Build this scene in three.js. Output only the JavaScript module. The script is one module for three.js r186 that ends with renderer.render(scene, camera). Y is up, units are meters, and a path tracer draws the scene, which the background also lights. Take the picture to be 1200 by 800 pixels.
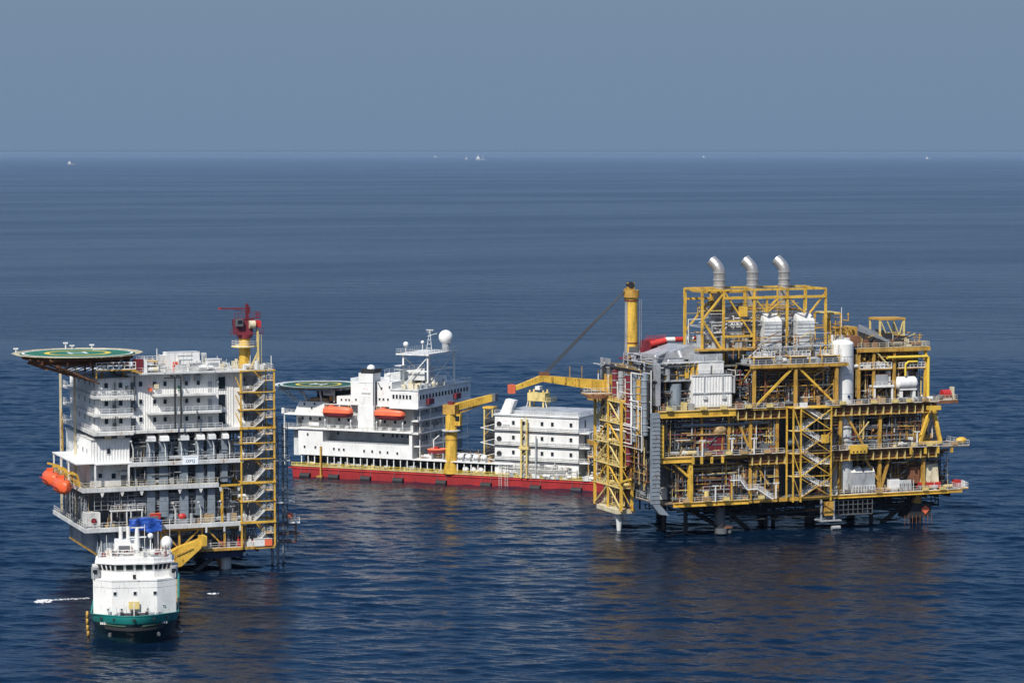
import * as THREE from 'three';
import { mergeGeometries } from 'three/addons/utils/BufferGeometryUtils.js';

// ---------------------------------------------------------------- camera, sky, sun, exposure
const scene = new THREE.Scene();
const camera = new THREE.PerspectiveCamera(14.25, 1024 / 682, 1, 400000);
camera.position.set(0, 90, 0);
camera.rotation.set(-3.9685 * Math.PI / 180, 0, 0);
const renderer = new THREE.WebGLRenderer({ antialias: true });
renderer.toneMapping = THREE.LinearToneMapping;
renderer.toneMappingExposure = 1.12;
renderer.shadowMap.enabled = true;
renderer.shadowMap.type = THREE.PCFSoftShadowMap;

function rng(seed) { let s = seed >>> 0; return () => { s = (s + 0x6D2B79F5) | 0; let t = Math.imul(s ^ (s >>> 15), 1 | s); t = (t + Math.imul(t ^ (t >>> 7), 61 | t)) ^ t; return ((t ^ (t >>> 14)) >>> 0) / 4294967296; }; }
function smooth(a, b, x) { const t = Math.min(1, Math.max(0, (x - a) / (b - a))); return t * t * (3 - 2 * t); }

const SUN_AZ = 25 * Math.PI / 180, SUN_EL = 48 * Math.PI / 180; // left of and behind the viewer
const sunDir = new THREE.Vector3(-Math.sin(SUN_AZ) * Math.cos(SUN_EL), Math.sin(SUN_EL), Math.cos(SUN_AZ) * Math.cos(SUN_EL));
{ // hazy tropical sky: blue-grey air low down, clearer blue overhead, a broad milky aureole round the sun
  const W = 256, H = 4096, d = new Float32Array(W * H * 4);
  const stops = [[-90, .07, .11, .15], [-.02, .070, .115, .150], [.03, .145, .221, .333], [1.2, .154, .228, .336], [4, .168, .240, .338], [6.5, .14, .222, .345], [13, .095, .205, .395], [35, .055, .17, .425], [90, .05, .16, .41]];
  for (let j = 0; j < H; j++) {
    const el = (j + .5) / H * 180 - 90, er = el * Math.PI / 180;
    let k = 0; while (k < stops.length - 2 && el > stops[k + 1][0]) k++;
    const t = smooth(stops[k][0], stops[k + 1][0], el);
    for (let i = 0; i < W; i++) {
      const ph = ((i + .5) / W - .5) * 2 * Math.PI, x = Math.cos(er) * Math.cos(ph), z = Math.cos(er) * Math.sin(ph);
      const ang = Math.acos(Math.max(-1, Math.min(1, x * sunDir.x + Math.sin(er) * sunDir.y + z * sunDir.z))) * 180 / Math.PI;
      const glow = el > 0 ? .75 * Math.exp(-ang * ang / (2 * 25 * 25)) * smooth(0, 12, el) : 0;
      const o = (j * W + i) * 4, warm = [1, .97, .9];
      for (let c = 0; c < 3; c++) d[o + c] = stops[k][c + 1] * (1 - t) + stops[k + 1][c + 1] * t + glow * warm[c];
      d[o + 3] = 1;
    }
  }
  const t = new THREE.DataTexture(d, W, H, THREE.RGBAFormat, THREE.FloatType);
  t.mapping = THREE.EquirectangularReflectionMapping; t.magFilter = THREE.LinearFilter; t.minFilter = THREE.LinearFilter; t.needsUpdate = true;
  scene.background = t; scene.environment = t;
}
const sun = new THREE.DirectionalLight(new THREE.Color(1, .95, .87), 5);
{
  sun.target.position.set(0, 20, -650); sun.position.copy(sun.target.position).addScaledVector(sunDir, 400);
  sun.castShadow = true; sun.shadow.radius = 2; sun.shadow.mapSize.set(4096, 4096);
  const c = sun.shadow.camera; c.left = -180; c.right = 180; c.top = 180; c.bottom = -180; c.near = 10; c.far = 900;
  scene.add(sun, sun.target);
}
scene.fog = new THREE.FogExp2(new THREE.Color(.46, .65, .95), 0.0000105);

// ---------------------------------------------------------------- textures
function tex(size, fn, srgb, rx = 1, ry = 1) {
  const d = new Uint8Array(size * size * 4);
  for (let j = 0; j < size; j++) for (let i = 0; i < size; i++) { const c = fn(i, j); const o = (j * size + i) * 4; d[o] = c[0]; d[o + 1] = c[1]; d[o + 2] = c[2]; d[o + 3] = 255; }
  const t = new THREE.DataTexture(d, size, size); t.wrapS = t.wrapT = THREE.RepeatWrapping; t.magFilter = THREE.LinearFilter; t.minFilter = THREE.LinearMipmapLinearFilter; t.generateMipmaps = true;
  if (srgb) t.colorSpace = THREE.SRGBColorSpace; t.repeat.set(rx, ry); t.needsUpdate = true; return t;
}
function valueNoise(size, cells, seed, cellsY = cells) { // tileable
  const r = rng(seed), g = new Float32Array(cells * cellsY).map(() => r()), out = new Float32Array(size * size);
  for (let j = 0; j < size; j++) for (let i = 0; i < size; i++) {
    const x = i / size * cells, y = j / size * cellsY, x0 = Math.floor(x), y0 = Math.floor(y), fx = smooth(0, 1, x - x0), fy = smooth(0, 1, y - y0);
    const a = g[(y0 % cellsY) * cells + x0 % cells], b = g[(y0 % cellsY) * cells + (x0 + 1) % cells], c = g[((y0 + 1) % cellsY) * cells + x0 % cells], e = g[((y0 + 1) % cellsY) * cells + (x0 + 1) % cells];
    out[j * size + i] = (a * (1 - fx) + b * fx) * (1 - fy) + (c * (1 - fx) + e * fx) * fy;
  }
  return out;
}
function waves(size, tile, specs, seed) { // height (m) and slopes of a tileable sea patch
  const r = rng(seed), h = new Float32Array(size * size), sx = new Float32Array(size * size), sy = new Float32Array(size * size);
  for (const [lam0, lam1, n, rms, dir, spread] of specs) for (let k = 0; k < n; k++) {
    const lam = lam0 * Math.pow(lam1 / lam0, r()), a = dir + (r() + r() + r() - 1.5) * spread;
    const kx = Math.round(tile / lam * Math.cos(a)), ky = Math.round(tile / lam * Math.sin(a));
    if (!kx && !ky) continue;
    const wx = 2 * Math.PI * kx / tile, wy = 2 * Math.PI * ky / tile, amp = rms / Math.sqrt(n) * Math.SQRT2 / Math.hypot(wx, wy), ph = r() * 6.283;
    const cx = new Float32Array(size), s1 = new Float32Array(size);
    for (let i = 0; i < size; i++) { const p = 2 * Math.PI * kx * i / size + ph; cx[i] = Math.cos(p); s1[i] = Math.sin(p); }
    for (let j = 0; j < size; j++) {
      const q = 2 * Math.PI * ky * j / size, cq = Math.cos(q), sq = Math.sin(q);
      for (let i = 0; i < size; i++) { const o = j * size + i, S = s1[i] * cq + cx[i] * sq, C = cx[i] * cq - s1[i] * sq; h[o] += amp * S; sx[o] += amp * wx * C; sy[o] += amp * wy * C; }
    }
  }
  return { h, sx, sy };
}

// ---------------------------------------------------------------- sea
{
  const S = 2048, TILE = 330;
  const w = waves(S, TILE, [[.9, 2.2, 26, .06, 1.2, .75], [2.2, 6, 26, .08, 1.35, .55], [6, 16, 18, .06, 1.5, .5], [16, 45, 8, .025, 1.2, .5]], 7);
  const gust = valueNoise(S, 7, 3), gust2 = valueNoise(S, 23, 5);
  const nm = tex(S, (i, j) => {
    const o = j * S + i, g = .9 + .6 * (.6 * gust[o] + .4 * gust2[o]);
    const x = -w.sx[o] * g, y = -w.sy[o] * g, l = 1 / Math.hypot(x, y, 1);
    return [127.5 + 127.5 * x * l, 127.5 + 127.5 * y * l, 127.5 + 127.5 * l];
  }, false);
  const b = waves(512, 90, [[1.5, 4, 20, .03, 1.0, .8], [4, 11, 14, .03, 1.7, .6]], 11);
  let lo = 1e9, hi = -1e9; for (const v of b.h) { lo = Math.min(lo, v); hi = Math.max(hi, v); }
  const bm = tex(512, (i, j) => { const v = 255 * (b.h[j * 512 + i] - lo) / (hi - lo); return [v, v, v]; }, false, TILE / 83.7, TILE / 83.7);
  const g1 = valueNoise(512, 5, 21, 9), g2 = valueNoise(512, 17, 22, 31), g3 = valueNoise(512, 41, 23, 63);
  const rough = tex(512, (i, j) => { const o = j * 512 + i, v = 255 * Math.min(1, Math.max(0, .5 + .3 * smooth(.25, .75, .5 * g1[o] + .32 * g2[o] + .18 * g3[o]))); return [v, v, v]; }, false, TILE / 5200, TILE / 2600);
  const m = new THREE.MeshPhysicalMaterial({ color: new THREE.Color().setRGB(.001, .007, .020), roughness: .24, roughnessMap: rough, metalness: 0, ior: 1.333, specularIntensity: .7, normalMap: nm, bumpMap: bm, bumpScale: hi - lo });
  const radii = [0]; for (let r = 60; r < 52000; r *= 1.5) radii.push(r); radii.push(52000);
  const N = 72, pos = [], uv = [], idx = [];
  const cx = 0, cz = -650, ang = .33;
  radii.forEach((r) => { for (let i = 0; i <= N; i++) { const a = i / N * 2 * Math.PI, x = Math.cos(a) * r, z = Math.sin(a) * r; pos.push(x, 0, z); uv.push((x * Math.cos(ang) - z * Math.sin(ang)) / TILE, (-z * Math.cos(ang) - x * Math.sin(ang)) / TILE); } });
  for (let k = 0; k < radii.length - 1; k++) for (let i = 0; i < N; i++) { const a = k * (N + 1) + i, c = a + N + 1; if (k > 0) idx.push(a, a + 1, c); idx.push(a + 1, c + 1, c); }
  const g = new THREE.BufferGeometry(); g.setAttribute('position', new THREE.Float32BufferAttribute(pos, 3)); g.setAttribute('uv', new THREE.Float32BufferAttribute(uv, 2));
  g.setAttribute('normal', new THREE.Float32BufferAttribute(pos.map((_, i) => i % 3 === 1 ? 1 : 0), 3)); g.setIndex(idx);
  const sea = new THREE.Mesh(g, m); sea.name = 'sea'; sea.position.set(cx, -.6, cz); sea.receiveShadow = true; sea.userData = { kind: 'structure', label: 'dark blue rippled open sea reaching to a hazy horizon' };
  scene.add(sea);

  // the water round the platforms as a real wavy surface; ripples under a metre or two are its fine relief
  const sm = waves(1024, 64, [[.45, .9, 24, .05, 1.2, .9], [.9, 2.4, 24, .06, 1.3, .8]], 17);
  const sn = tex(1024, (i, j) => { const o = j * 1024 + i, x = -sm.sx[o], y = -sm.sy[o], l = 1 / Math.hypot(x, y, 1); return [127.5 + 127.5 * x * l, 127.5 + 127.5 * y * l, 127.5 + 127.5 * l]; }, false);
  const nearMat = new THREE.MeshPhysicalMaterial({ color: m.color, roughness: .16, metalness: 0, ior: 1.333, specularIntensity: 1, normalMap: sn });
  const r = rng(23), W = [];
  for (const [l0, l1, n, rms, dir, spread] of [[2.2, 4.5, 30, .085, 1.45, .75], [4.5, 9, 26, .075, 1.6, .6], [9, 20, 16, .05, 1.7, .5], [20, 60, 8, .02, 1.4, .5]]) for (let k = 0; k < n; k++) { const lam = l0 * Math.pow(l1 / l0, r()), a = dir + (r() + r() + r() - 1.5) * spread, kk = 2 * Math.PI / lam; W.push([kk * Math.cos(a), -kk * Math.sin(a), rms / Math.sqrt(n) * Math.SQRT2 / kk, r() * 6.283, lam]); }
  const rows = [], D0 = 380, D1 = 1300, C = 450; for (let D = D0; D < D1; D *= 1.00122) rows.push(D); rows.push(D1);
  const P = new Float32Array(rows.length * (C + 1) * 3), Nn = new Float32Array(P.length), U = new Float32Array(rows.length * (C + 1) * 2), I = [];
  rows.forEach((D, j) => {
    const half = .22 * D + 80, cell = 2 * half / C, fade = 1 - smooth(1080, 1290, D);
    const amp = W.map(([, , A, , lam]) => A * fade * smooth(1.6, 3, lam / cell * 1.15));
    for (let i = 0; i <= C; i++) {
      const x = -half + 2 * half * i / C, z = -D, o = j * (C + 1) + i; let h = 0, hx = 0, hz = 0;
      const edge = smooth(0, 14, half - Math.abs(x)) * smooth(0, 10, D - D0);
      for (let k = 0; k < W.length; k++) { const A = amp[k]; if (A < 1e-4) continue; const w = W[k], p = w[0] * x + w[1] * z + w[3], s = Math.sin(p), c = Math.cos(p); h += A * s; hx += A * w[0] * c; hz += A * w[1] * c; }
      P[o * 3] = x; P[o * 3 + 1] = h * edge; P[o * 3 + 2] = z; const l = 1 / Math.hypot(hx * edge, 1, hz * edge); Nn[o * 3] = -hx * edge * l; Nn[o * 3 + 1] = l; Nn[o * 3 + 2] = -hz * edge * l; U[o * 2] = (x * .94 - z * .34) / 64; U[o * 2 + 1] = (-z * .94 - x * .34) / 64;
    }
    if (j) for (let i = 0; i < C; i++) { const a = (j - 1) * (C + 1) + i, c = a + C + 1; I.push(a, a + 1, c + 1, a, c + 1, c); }
  });
  const ng = new THREE.BufferGeometry(); ng.setAttribute('position', new THREE.BufferAttribute(P, 3)); ng.setAttribute('normal', new THREE.BufferAttribute(Nn, 3)); ng.setAttribute('uv', new THREE.BufferAttribute(U, 2)); ng.setIndex(I);
  const near = new THREE.Mesh(ng, nearMat); near.name = 'near_water'; near.receiveShadow = true; near.userData = { kind: 'structure', label: 'choppy dark blue water round the platforms and ships' }; scene.add(near);
}
// ---------------------------------------------------------------- materials
const wn1 = valueNoise(512, 6, 31, 4), wn2 = valueNoise(512, 40, 32, 9), wn3 = valueNoise(512, 90, 33, 14), wn4 = valueNoise(512, 64, 34), wn5 = valueNoise(512, 14, 35, 10);
function weather(streak, patch, rust) { // paint wear: runs, scuffs and rust bleeding with their own grain
  return tex(512, (i, j) => {
    const o = j * 512 + i;
    const run = smooth(.62, .95, .55 * wn2[o] + .45 * wn3[o]) * streak, pt = (.55 * wn1[o] + .3 * wn5[o] + .15 * wn4[o] - .5) * patch;
    const ru = smooth(.66, .86, .5 * wn5[o] + .3 * wn3[o] + .2 * wn4[o]) * rust;
    const b = Math.max(0, Math.min(1, .93 - run + pt));
    return [255 * Math.min(1, b * (1 - .28 * ru)), 255 * Math.min(1, b * (1 - .52 * ru)), 255 * Math.min(1, b * (1 - .68 * ru))];
  }, true, 1 / 11, 1 / 9);
}
const wearLight = weather(.10, .12, .22), wearMid = weather(.2, .3, .55), wearHeavy = weather(.3, .5, 1);
function paint(r, g, b, wear = wearMid, rough = .55, metal = 0) { return new THREE.MeshStandardMaterial({ color: new THREE.Color().setRGB(r, g, b), roughness: rough, metalness: metal, map: wear }); }
const M = {
  white: paint(.80, .80, .78, wearLight, .5), offwhite: paint(.66, .66, .63, wearMid, .55), pale: paint(.56, .58, .58, wearMid, .6), grey: paint(.34, .36, .38, wearMid, .6), blueGrey: paint(.21, .25, .29, wearMid, .55),
  darkGrey: paint(.11, .12, .13, wearMid, .6), black: paint(.018, .018, .02, wearMid, .7), yellow: paint(.66, .41, .055, wearHeavy, .5), dullYellow: paint(.48, .28, .05, wearHeavy, .6), paleYellow: paint(.66, .52, .20, wearMid, .6),
  rust: paint(.20, .085, .04, wearHeavy, .8), maroon: paint(.17, .018, .028, wearMid, .5), red: paint(.50, .035, .03, wearMid, .5), hullRed: paint(.31, .016, .018, wearMid, .55), orange: paint(.82, .13, .035, wearLight, .4),
  coral: paint(.82, .17, .075, wearLight, .4), green: paint(.018, .15, .085, wearMid, .7), darkGreen: paint(.012, .075, .05, wearMid, .75), deckGreen: paint(.05, .11, .07, wearHeavy, .75), teal: paint(.012, .22, .20, wearLight, .45), hullDark: paint(.006, .035, .045, wearMid, .4),
  galv: paint(.46, .47, .48, wearMid, .42, .35), steel: paint(.52, .50, .47, wearMid, .35, .6), blue: paint(.012, .08, .42, wearLight, .6), darkBlue: paint(.012, .03, .10, wearMid, .6), tarp: paint(.16, .17, .18, wearMid, .8),
  deckSteel: paint(.16, .155, .145, wearHeavy, .75), grate: paint(.20, .15, .10, wearHeavy, .8), cream: paint(.62, .55, .38, wearMid, .6), brass: paint(.45, .3, .14, wearHeavy, .6),
  glass: new THREE.MeshPhysicalMaterial({ color: new THREE.Color().setRGB(.012, .016, .02), roughness: .08, metalness: 0, ior: 1.5 }),
  lineWhite: paint(.82, .82, .8, wearLight, .6), lineYellow: paint(.75, .55, .06, wearLight, .6), rope: new THREE.MeshStandardMaterial({ color: new THREE.Color().setRGB(.035, .037, .042), roughness: .8 }), lampHead: paint(.7, .7, .68, wearLight, .4),
};
for (const k in M) { M[k].name = k; M[k].side = THREE.DoubleSide; }

// ---------------------------------------------------------------- mesh builder (metres; uv in metres)
const V = (x, y, z) => new THREE.Vector3(x, y, z);
class MB {
  constructor() { this.p = []; this.n = []; this.t = []; this.i = []; }
  vert(x, y, z, nx, ny, nz) {
    this.p.push(x, y, z); this.n.push(nx, ny, nz);
    if (Math.abs(ny) < .72) { const l = Math.hypot(nx, nz) || 1; this.t.push((x * nz - z * nx) / l + nx * 3.7, y); } else this.t.push(x, z);
    return this.p.length / 3 - 1;
  }
  quad(a, b, c, d) {
    const ux = b[0] - a[0], uy = b[1] - a[1], uz = b[2] - a[2], vx = d[0] - a[0], vy = d[1] - a[1], vz = d[2] - a[2];
    let nx = uy * vz - uz * vy, ny = uz * vx - ux * vz, nz = ux * vy - uy * vx; const l = Math.hypot(nx, ny, nz) || 1; nx /= l; ny /= l; nz /= l;
    const k = [a, b, c, d].map((q) => this.vert(q[0], q[1], q[2], nx, ny, nz)); this.i.push(k[0], k[1], k[2], k[0], k[2], k[3]); return this;
  }
  tri(a, b, c) { const n = V(b[0] - a[0], b[1] - a[1], b[2] - a[2]).cross(V(c[0] - a[0], c[1] - a[1], c[2] - a[2])).normalize(); const k = [a, b, c].map((q) => this.vert(q[0], q[1], q[2], n.x, n.y, n.z)); this.i.push(...k); return this; }
  hexa(c) { // eight corners: bottom 0-3 (counter-clockwise from above), top 4-7
    this.quad(c[0], c[3], c[2], c[1]); this.quad(c[4], c[5], c[6], c[7]);
    for (let k = 0; k < 4; k++) { const m = (k + 1) % 4; this.quad(c[k], c[m], c[m + 4], c[k + 4]); } return this;
  }
  b(x0, x1, y0, y1, z0, z1) { // box by extents
    return this.hexa([[x0, y0, z1], [x1, y0, z1], [x1, y0, z0], [x0, y0, z0], [x0, y1, z1], [x1, y1, z1], [x1, y1, z0], [x0, y1, z0]]);
  }
  box(cx, cy, cz, sx, sy, sz) { return this.b(cx - sx / 2, cx + sx / 2, cy - sy / 2, cy + sy / 2, cz - sz / 2, cz + sz / 2); }
  bar(p, q, w = .1, h = w) { // square section along p-q
    const d = V(q[0] - p[0], q[1] - p[1], q[2] - p[2]), L = d.length(); if (L < 1e-4) return this; d.divideScalar(L);
    const up = Math.abs(d.y) > .95 ? V(0, 0, 1) : V(0, 1, 0), s = d.clone().cross(up).normalize().multiplyScalar(w / 2), t = s.clone().normalize().cross(d).multiplyScalar(h / 2);
    const c = (o, a, b) => [o[0] + s.x * a + t.x * b, o[1] + s.y * a + t.y * b, o[2] + s.z * a + t.z * b];
    return this.hexa([c(p, -1, -1), c(p, 1, -1), c(q, 1, -1), c(q, -1, -1), c(p, -1, 1), c(p, 1, 1), c(q, 1, 1), c(q, -1, 1)]);
  }
  cyl(p, q, r0, r1 = r0, seg = 10, caps = true) {
    const d = V(q[0] - p[0], q[1] - p[1], q[2] - p[2]).normalize(), up = Math.abs(d.y) > .95 ? V(1, 0, 0) : V(0, 1, 0), s = d.clone().cross(up).normalize(), t = s.clone().cross(d), k0 = [], k1 = [];
    for (let i = 0; i <= seg; i++) { const a = i / seg * 2 * Math.PI, n = s.clone().multiplyScalar(Math.cos(a)).addScaledVector(t, Math.sin(a)); k0.push(this.vert(p[0] + n.x * r0, p[1] + n.y * r0, p[2] + n.z * r0, n.x, n.y, n.z)); k1.push(this.vert(q[0] + n.x * r1, q[1] + n.y * r1, q[2] + n.z * r1, n.x, n.y, n.z)); }
    for (let i = 0; i < seg; i++) this.i.push(k0[i], k1[i], k0[i + 1], k0[i + 1], k1[i], k1[i + 1]);
    if (caps) for (const [c, r, sg] of [[p, r0, -1], [q, r1, 1]]) { const o = this.vert(c[0], c[1], c[2], d.x * sg, d.y * sg, d.z * sg), ring = []; for (let i = 0; i <= seg; i++) { const a = i / seg * 2 * Math.PI, n = s.clone().multiplyScalar(Math.cos(a)).addScaledVector(t, Math.sin(a)); ring.push(this.vert(c[0] + n.x * r, c[1] + n.y * r, c[2] + n.z * r, d.x * sg, d.y * sg, d.z * sg)); } for (let i = 0; i < seg; i++) sg > 0 ? this.i.push(o, ring[i + 1], ring[i]) : this.i.push(o, ring[i], ring[i + 1]); }
    return this;
  }
  path(pts, r, seg = 7) { for (let k = 0; k < pts.length - 1; k++) this.cyl(pts[k], pts[k + 1], r, r, seg, false); for (let k = 1; k < pts.length - 1; k++) this.ball(pts[k], r * 1.02, 6); return this; }
  bars(pts, w, h = w) { for (let k = 0; k < pts.length - 1; k++) this.bar(pts[k], pts[k + 1], w, h); return this; }
  ball(c, r, seg = 12, sx = 1, sy = 1, sz = 1, v0 = 0, v1 = 1) {
    const g = new THREE.SphereGeometry(r, seg, Math.max(4, Math.round(seg * .7)), 0, Math.PI * 2, v0 * Math.PI, (v1 - v0) * Math.PI); g.scale(sx, sy, sz); return this.add(g, c);
  }
  add(g, c = [0, 0, 0]) { // any BufferGeometry
    if (!g.attributes.normal) g.computeVertexNormals(); const P = g.attributes.position, N = g.attributes.normal, o = this.p.length / 3;
    for (let k = 0; k < P.count; k++) this.vert(P.getX(k) + c[0], P.getY(k) + c[1], P.getZ(k) + c[2], N.getX(k), N.getY(k), N.getZ(k));
    if (g.index) for (const k of g.index.array) this.i.push(o + k); else for (let k = 0; k < P.count; k++) this.i.push(o + k); return this;
  }
  prism(pts, y0, y1) { // plan outline [x, z] raised from y0 to y1
    const s = new THREE.Shape(pts.map(([x, z]) => new THREE.Vector2(x, -z))), g = new THREE.ExtrudeGeometry(s, { depth: y1 - y0, bevelEnabled: false }); g.rotateX(-Math.PI / 2); return this.add(g, [0, y0, 0]);
  }
  slab(pts, z0, z1) { // outline [x, y] from z0 to z1
    const s = new THREE.Shape(pts.map(([x, y]) => new THREE.Vector2(x, y))), g = new THREE.ExtrudeGeometry(s, { depth: z1 - z0, bevelEnabled: false }); return this.add(g, [0, 0, z0]);
  }
  corr(x0, x1, y0, y1, z, pitch = .6, amp = .09) { // ribbed sheet facing +z
    const n = Math.max(1, Math.round((x1 - x0) / pitch)), p = (x1 - x0) / n;
    for (let k = 0; k < n; k++) { const a = x0 + k * p, xs = [a, a + .34 * p, a + .5 * p, a + .84 * p, a + p], zs = [z, z, z + amp, z + amp, z]; for (let m = 0; m < 4; m++) this.quad([xs[m], y0, zs[m]], [xs[m + 1], y0, zs[m + 1]], [xs[m + 1], y1, zs[m + 1]], [xs[m], y1, zs[m]]); }
    return this;
  }
  corrX(z0, z1, y0, y1, x, dir = -1, pitch = .6, amp = .09) { // ribbed sheet facing +-x
    const n = Math.max(1, Math.round((z1 - z0) / pitch)), p = (z1 - z0) / n;
    for (let k = 0; k < n; k++) { const a = z0 + k * p, zs = [a, a + .34 * p, a + .5 * p, a + .84 * p, a + p], xs = [x, x, x + amp * dir, x + amp * dir, x]; for (let m = 0; m < 4; m++) dir < 0 ? this.quad([xs[m], y0, zs[m]], [xs[m + 1], y0, zs[m + 1]], [xs[m + 1], y1, zs[m + 1]], [xs[m], y1, zs[m]]) : this.quad([xs[m + 1], y0, zs[m + 1]], [xs[m], y0, zs[m]], [xs[m], y1, zs[m]], [xs[m + 1], y1, zs[m + 1]]); }
    return this;
  }
  rail(pts, h = 1.15, sp = 1.9, th = .075, toe = true) { // handrail along points at floor level
    for (let k = 0; k < pts.length - 1; k++) {
      const a = pts[k], c = pts[k + 1], L = Math.hypot(c[0] - a[0], c[1] - a[1], c[2] - a[2]), n = Math.max(1, Math.round(L / sp));
      for (const y of [h, h * .55]) this.bar([a[0], a[1] + y, a[2]], [c[0], c[1] + y, c[2]], th);
      if (toe) this.bar([a[0], a[1] + .08, a[2]], [c[0], c[1] + .08, c[2]], .02, .15);
      for (let m = 0; m <= n; m++) { const t = m / n, x = a[0] + (c[0] - a[0]) * t, y = a[1] + (c[1] - a[1]) * t, z = a[2] + (c[2] - a[2]) * t; this.b(x - th / 2, x + th / 2, y, y + h, z - th / 2, z + th / 2); }
    }
    return this;
  }
  flight(a, c, w = .9, rails = true) { // a stair flight from a (low) to c (high), running along x or z
    const dx = c[0] - a[0], dy = c[1] - a[1], dz = c[2] - a[2], along = Math.abs(dx) > Math.abs(dz), s = along ? [0, 0, w / 2] : [w / 2, 0, 0];
    for (const k of [-1, 1]) this.bar([a[0] + s[0] * k, a[1], a[2] + s[2] * k], [c[0] + s[0] * k, c[1], c[2] + s[2] * k], .07, .28);
    const n = Math.max(3, Math.round(Math.abs(dy) / .3)); for (let m = 1; m < n; m++) { const t = m / n; this.box(a[0] + dx * t, a[1] + dy * t, a[2] + dz * t, along ? .28 : w, .04, along ? w : .28); }
    if (rails) for (const k of [-1, 1]) this.rail([[a[0] + s[0] * k, a[1], a[2] + s[2] * k], [c[0] + s[0] * k, c[1], c[2] + s[2] * k]], 1.1, 1.4, .07, false);
    return this;
  }
  ladder(x, y0, y1, z, w = .5, cage = false) {
    for (const k of [-1, 1]) this.b(x + k * w / 2 - .03, x + k * w / 2 + .03, y0, y1, z - .03, z + .03); for (let y = y0 + .4; y < y1; y += .45) this.bar([x - w / 2, y, z], [x + w / 2, y, z], .035);
    if (cage) for (let y = y0 + 2.3; y < y1; y += 1.1) this.bars([[x - .35, y, z], [x - .35, y, z + .5], [x, y, z + .75], [x + .35, y, z + .5], [x + .35, y, z]], .05); return this;
  }
  geom() { const g = new THREE.BufferGeometry(); g.setAttribute('position', new THREE.Float32BufferAttribute(this.p, 3)); g.setAttribute('normal', new THREE.Float32BufferAttribute(this.n, 3)); g.setAttribute('uv', new THREE.Float32BufferAttribute(this.t, 2)); g.setIndex(this.i); return g; }
  build(name, mat, parent, kind) { const m = new THREE.Mesh(this.geom(), mat); m.name = name; m.castShadow = m.receiveShadow = true; if (kind) m.userData.kind = kind; if (parent) parent.add(m); return m; }
}
const mb = () => new MB();

// ---------------------------------------------------------------- things
const used = {};
function numbered(name) { const k = used[name] = (used[name] ?? -1) + 1; return k ? `${name}_${String(k).padStart(3, '0')}` : name; }
class Frame { // a structure's own axes at sea level: x along its face, z towards the viewer
  constructor(ox, oz, deg) { this.o = [ox, oz]; this.a = deg * Math.PI / 180; this.c = Math.cos(this.a); this.s = Math.sin(this.a); }
  at(x, y, z) { return [this.o[0] + x * this.c + z * this.s, y, this.o[1] - x * this.s + z * this.c]; }
}
function thing(name, label, category, fr, at = [0, 0, 0], turn = 0, group) {
  const g = new THREE.Group(); g.name = numbered(name); g.position.set(...fr.at(...at)); g.rotation.y = fr.a + turn; g.userData = { label, category }; if (group) g.userData.group = group; scene.add(g); return g;
}
function tag(m, label, category, fr, at, turn = 0, group) { m.name = numbered(m.name); m.position.set(...fr.at(...at)); m.rotation.y = fr.a + turn; m.userData = { ...m.userData, label, category }; if (group) m.userData.group = group; scene.add(m); return m; }
function copy(o, label, fr, at, turn = 0) { const c = o.clone(); c.name = numbered(o.name.replace(/_\d{3}$/, '')); c.position.set(...fr.at(...at)); c.rotation.y = fr.a + turn; c.userData = { ...o.userData, label }; scene.add(c); return c; }
const shared = {};
function keep(key, make) { return shared[key] ??= make(); }
function pane(parent, x, y, z, w, h, face = 'z', name = 'window', fm = M.pale) { // a window: dark glass set in a proud frame
  const key = `${w},${h},${face}`;
  const gg = keep('pane' + key, () => face === 'z' ? mb().b(-w / 2, w / 2, -h / 2, h / 2, -.05, .03).geom() : mb().b(-.03, .05, -h / 2, h / 2, -w / 2, w / 2).geom());
  const fg = keep('frame' + key, () => { const m = mb(), t = .07; if (face === 'z') { m.b(-w / 2 - t, w / 2 + t, h / 2, h / 2 + t, -.05, .07).b(-w / 2 - t, w / 2 + t, -h / 2 - t, -h / 2, -.05, .07).b(-w / 2 - t, -w / 2, -h / 2, h / 2, -.05, .07).b(w / 2, w / 2 + t, -h / 2, h / 2, -.05, .07); } else { m.b(-.07, .05, h / 2, h / 2 + t, -w / 2 - t, w / 2 + t).b(-.07, .05, -h / 2 - t, -h / 2, -w / 2 - t, w / 2 + t).b(-.07, .05, -h / 2, h / 2, -w / 2 - t, -w / 2).b(-.07, .05, -h / 2, h / 2, w / 2, w / 2 + t); } return m.geom(); });
  const p = new THREE.Mesh(gg, M.glass); p.name = name; p.position.set(x, y, z); p.castShadow = p.receiveShadow = true; if (face === '-z') p.rotation.y = Math.PI; if (face === 'x') p.rotation.y = Math.PI;
  const f = new THREE.Mesh(fg, fm); f.name = 'frame'; f.castShadow = f.receiveShadow = true; p.add(f); parent.add(p); return p;
}
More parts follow.
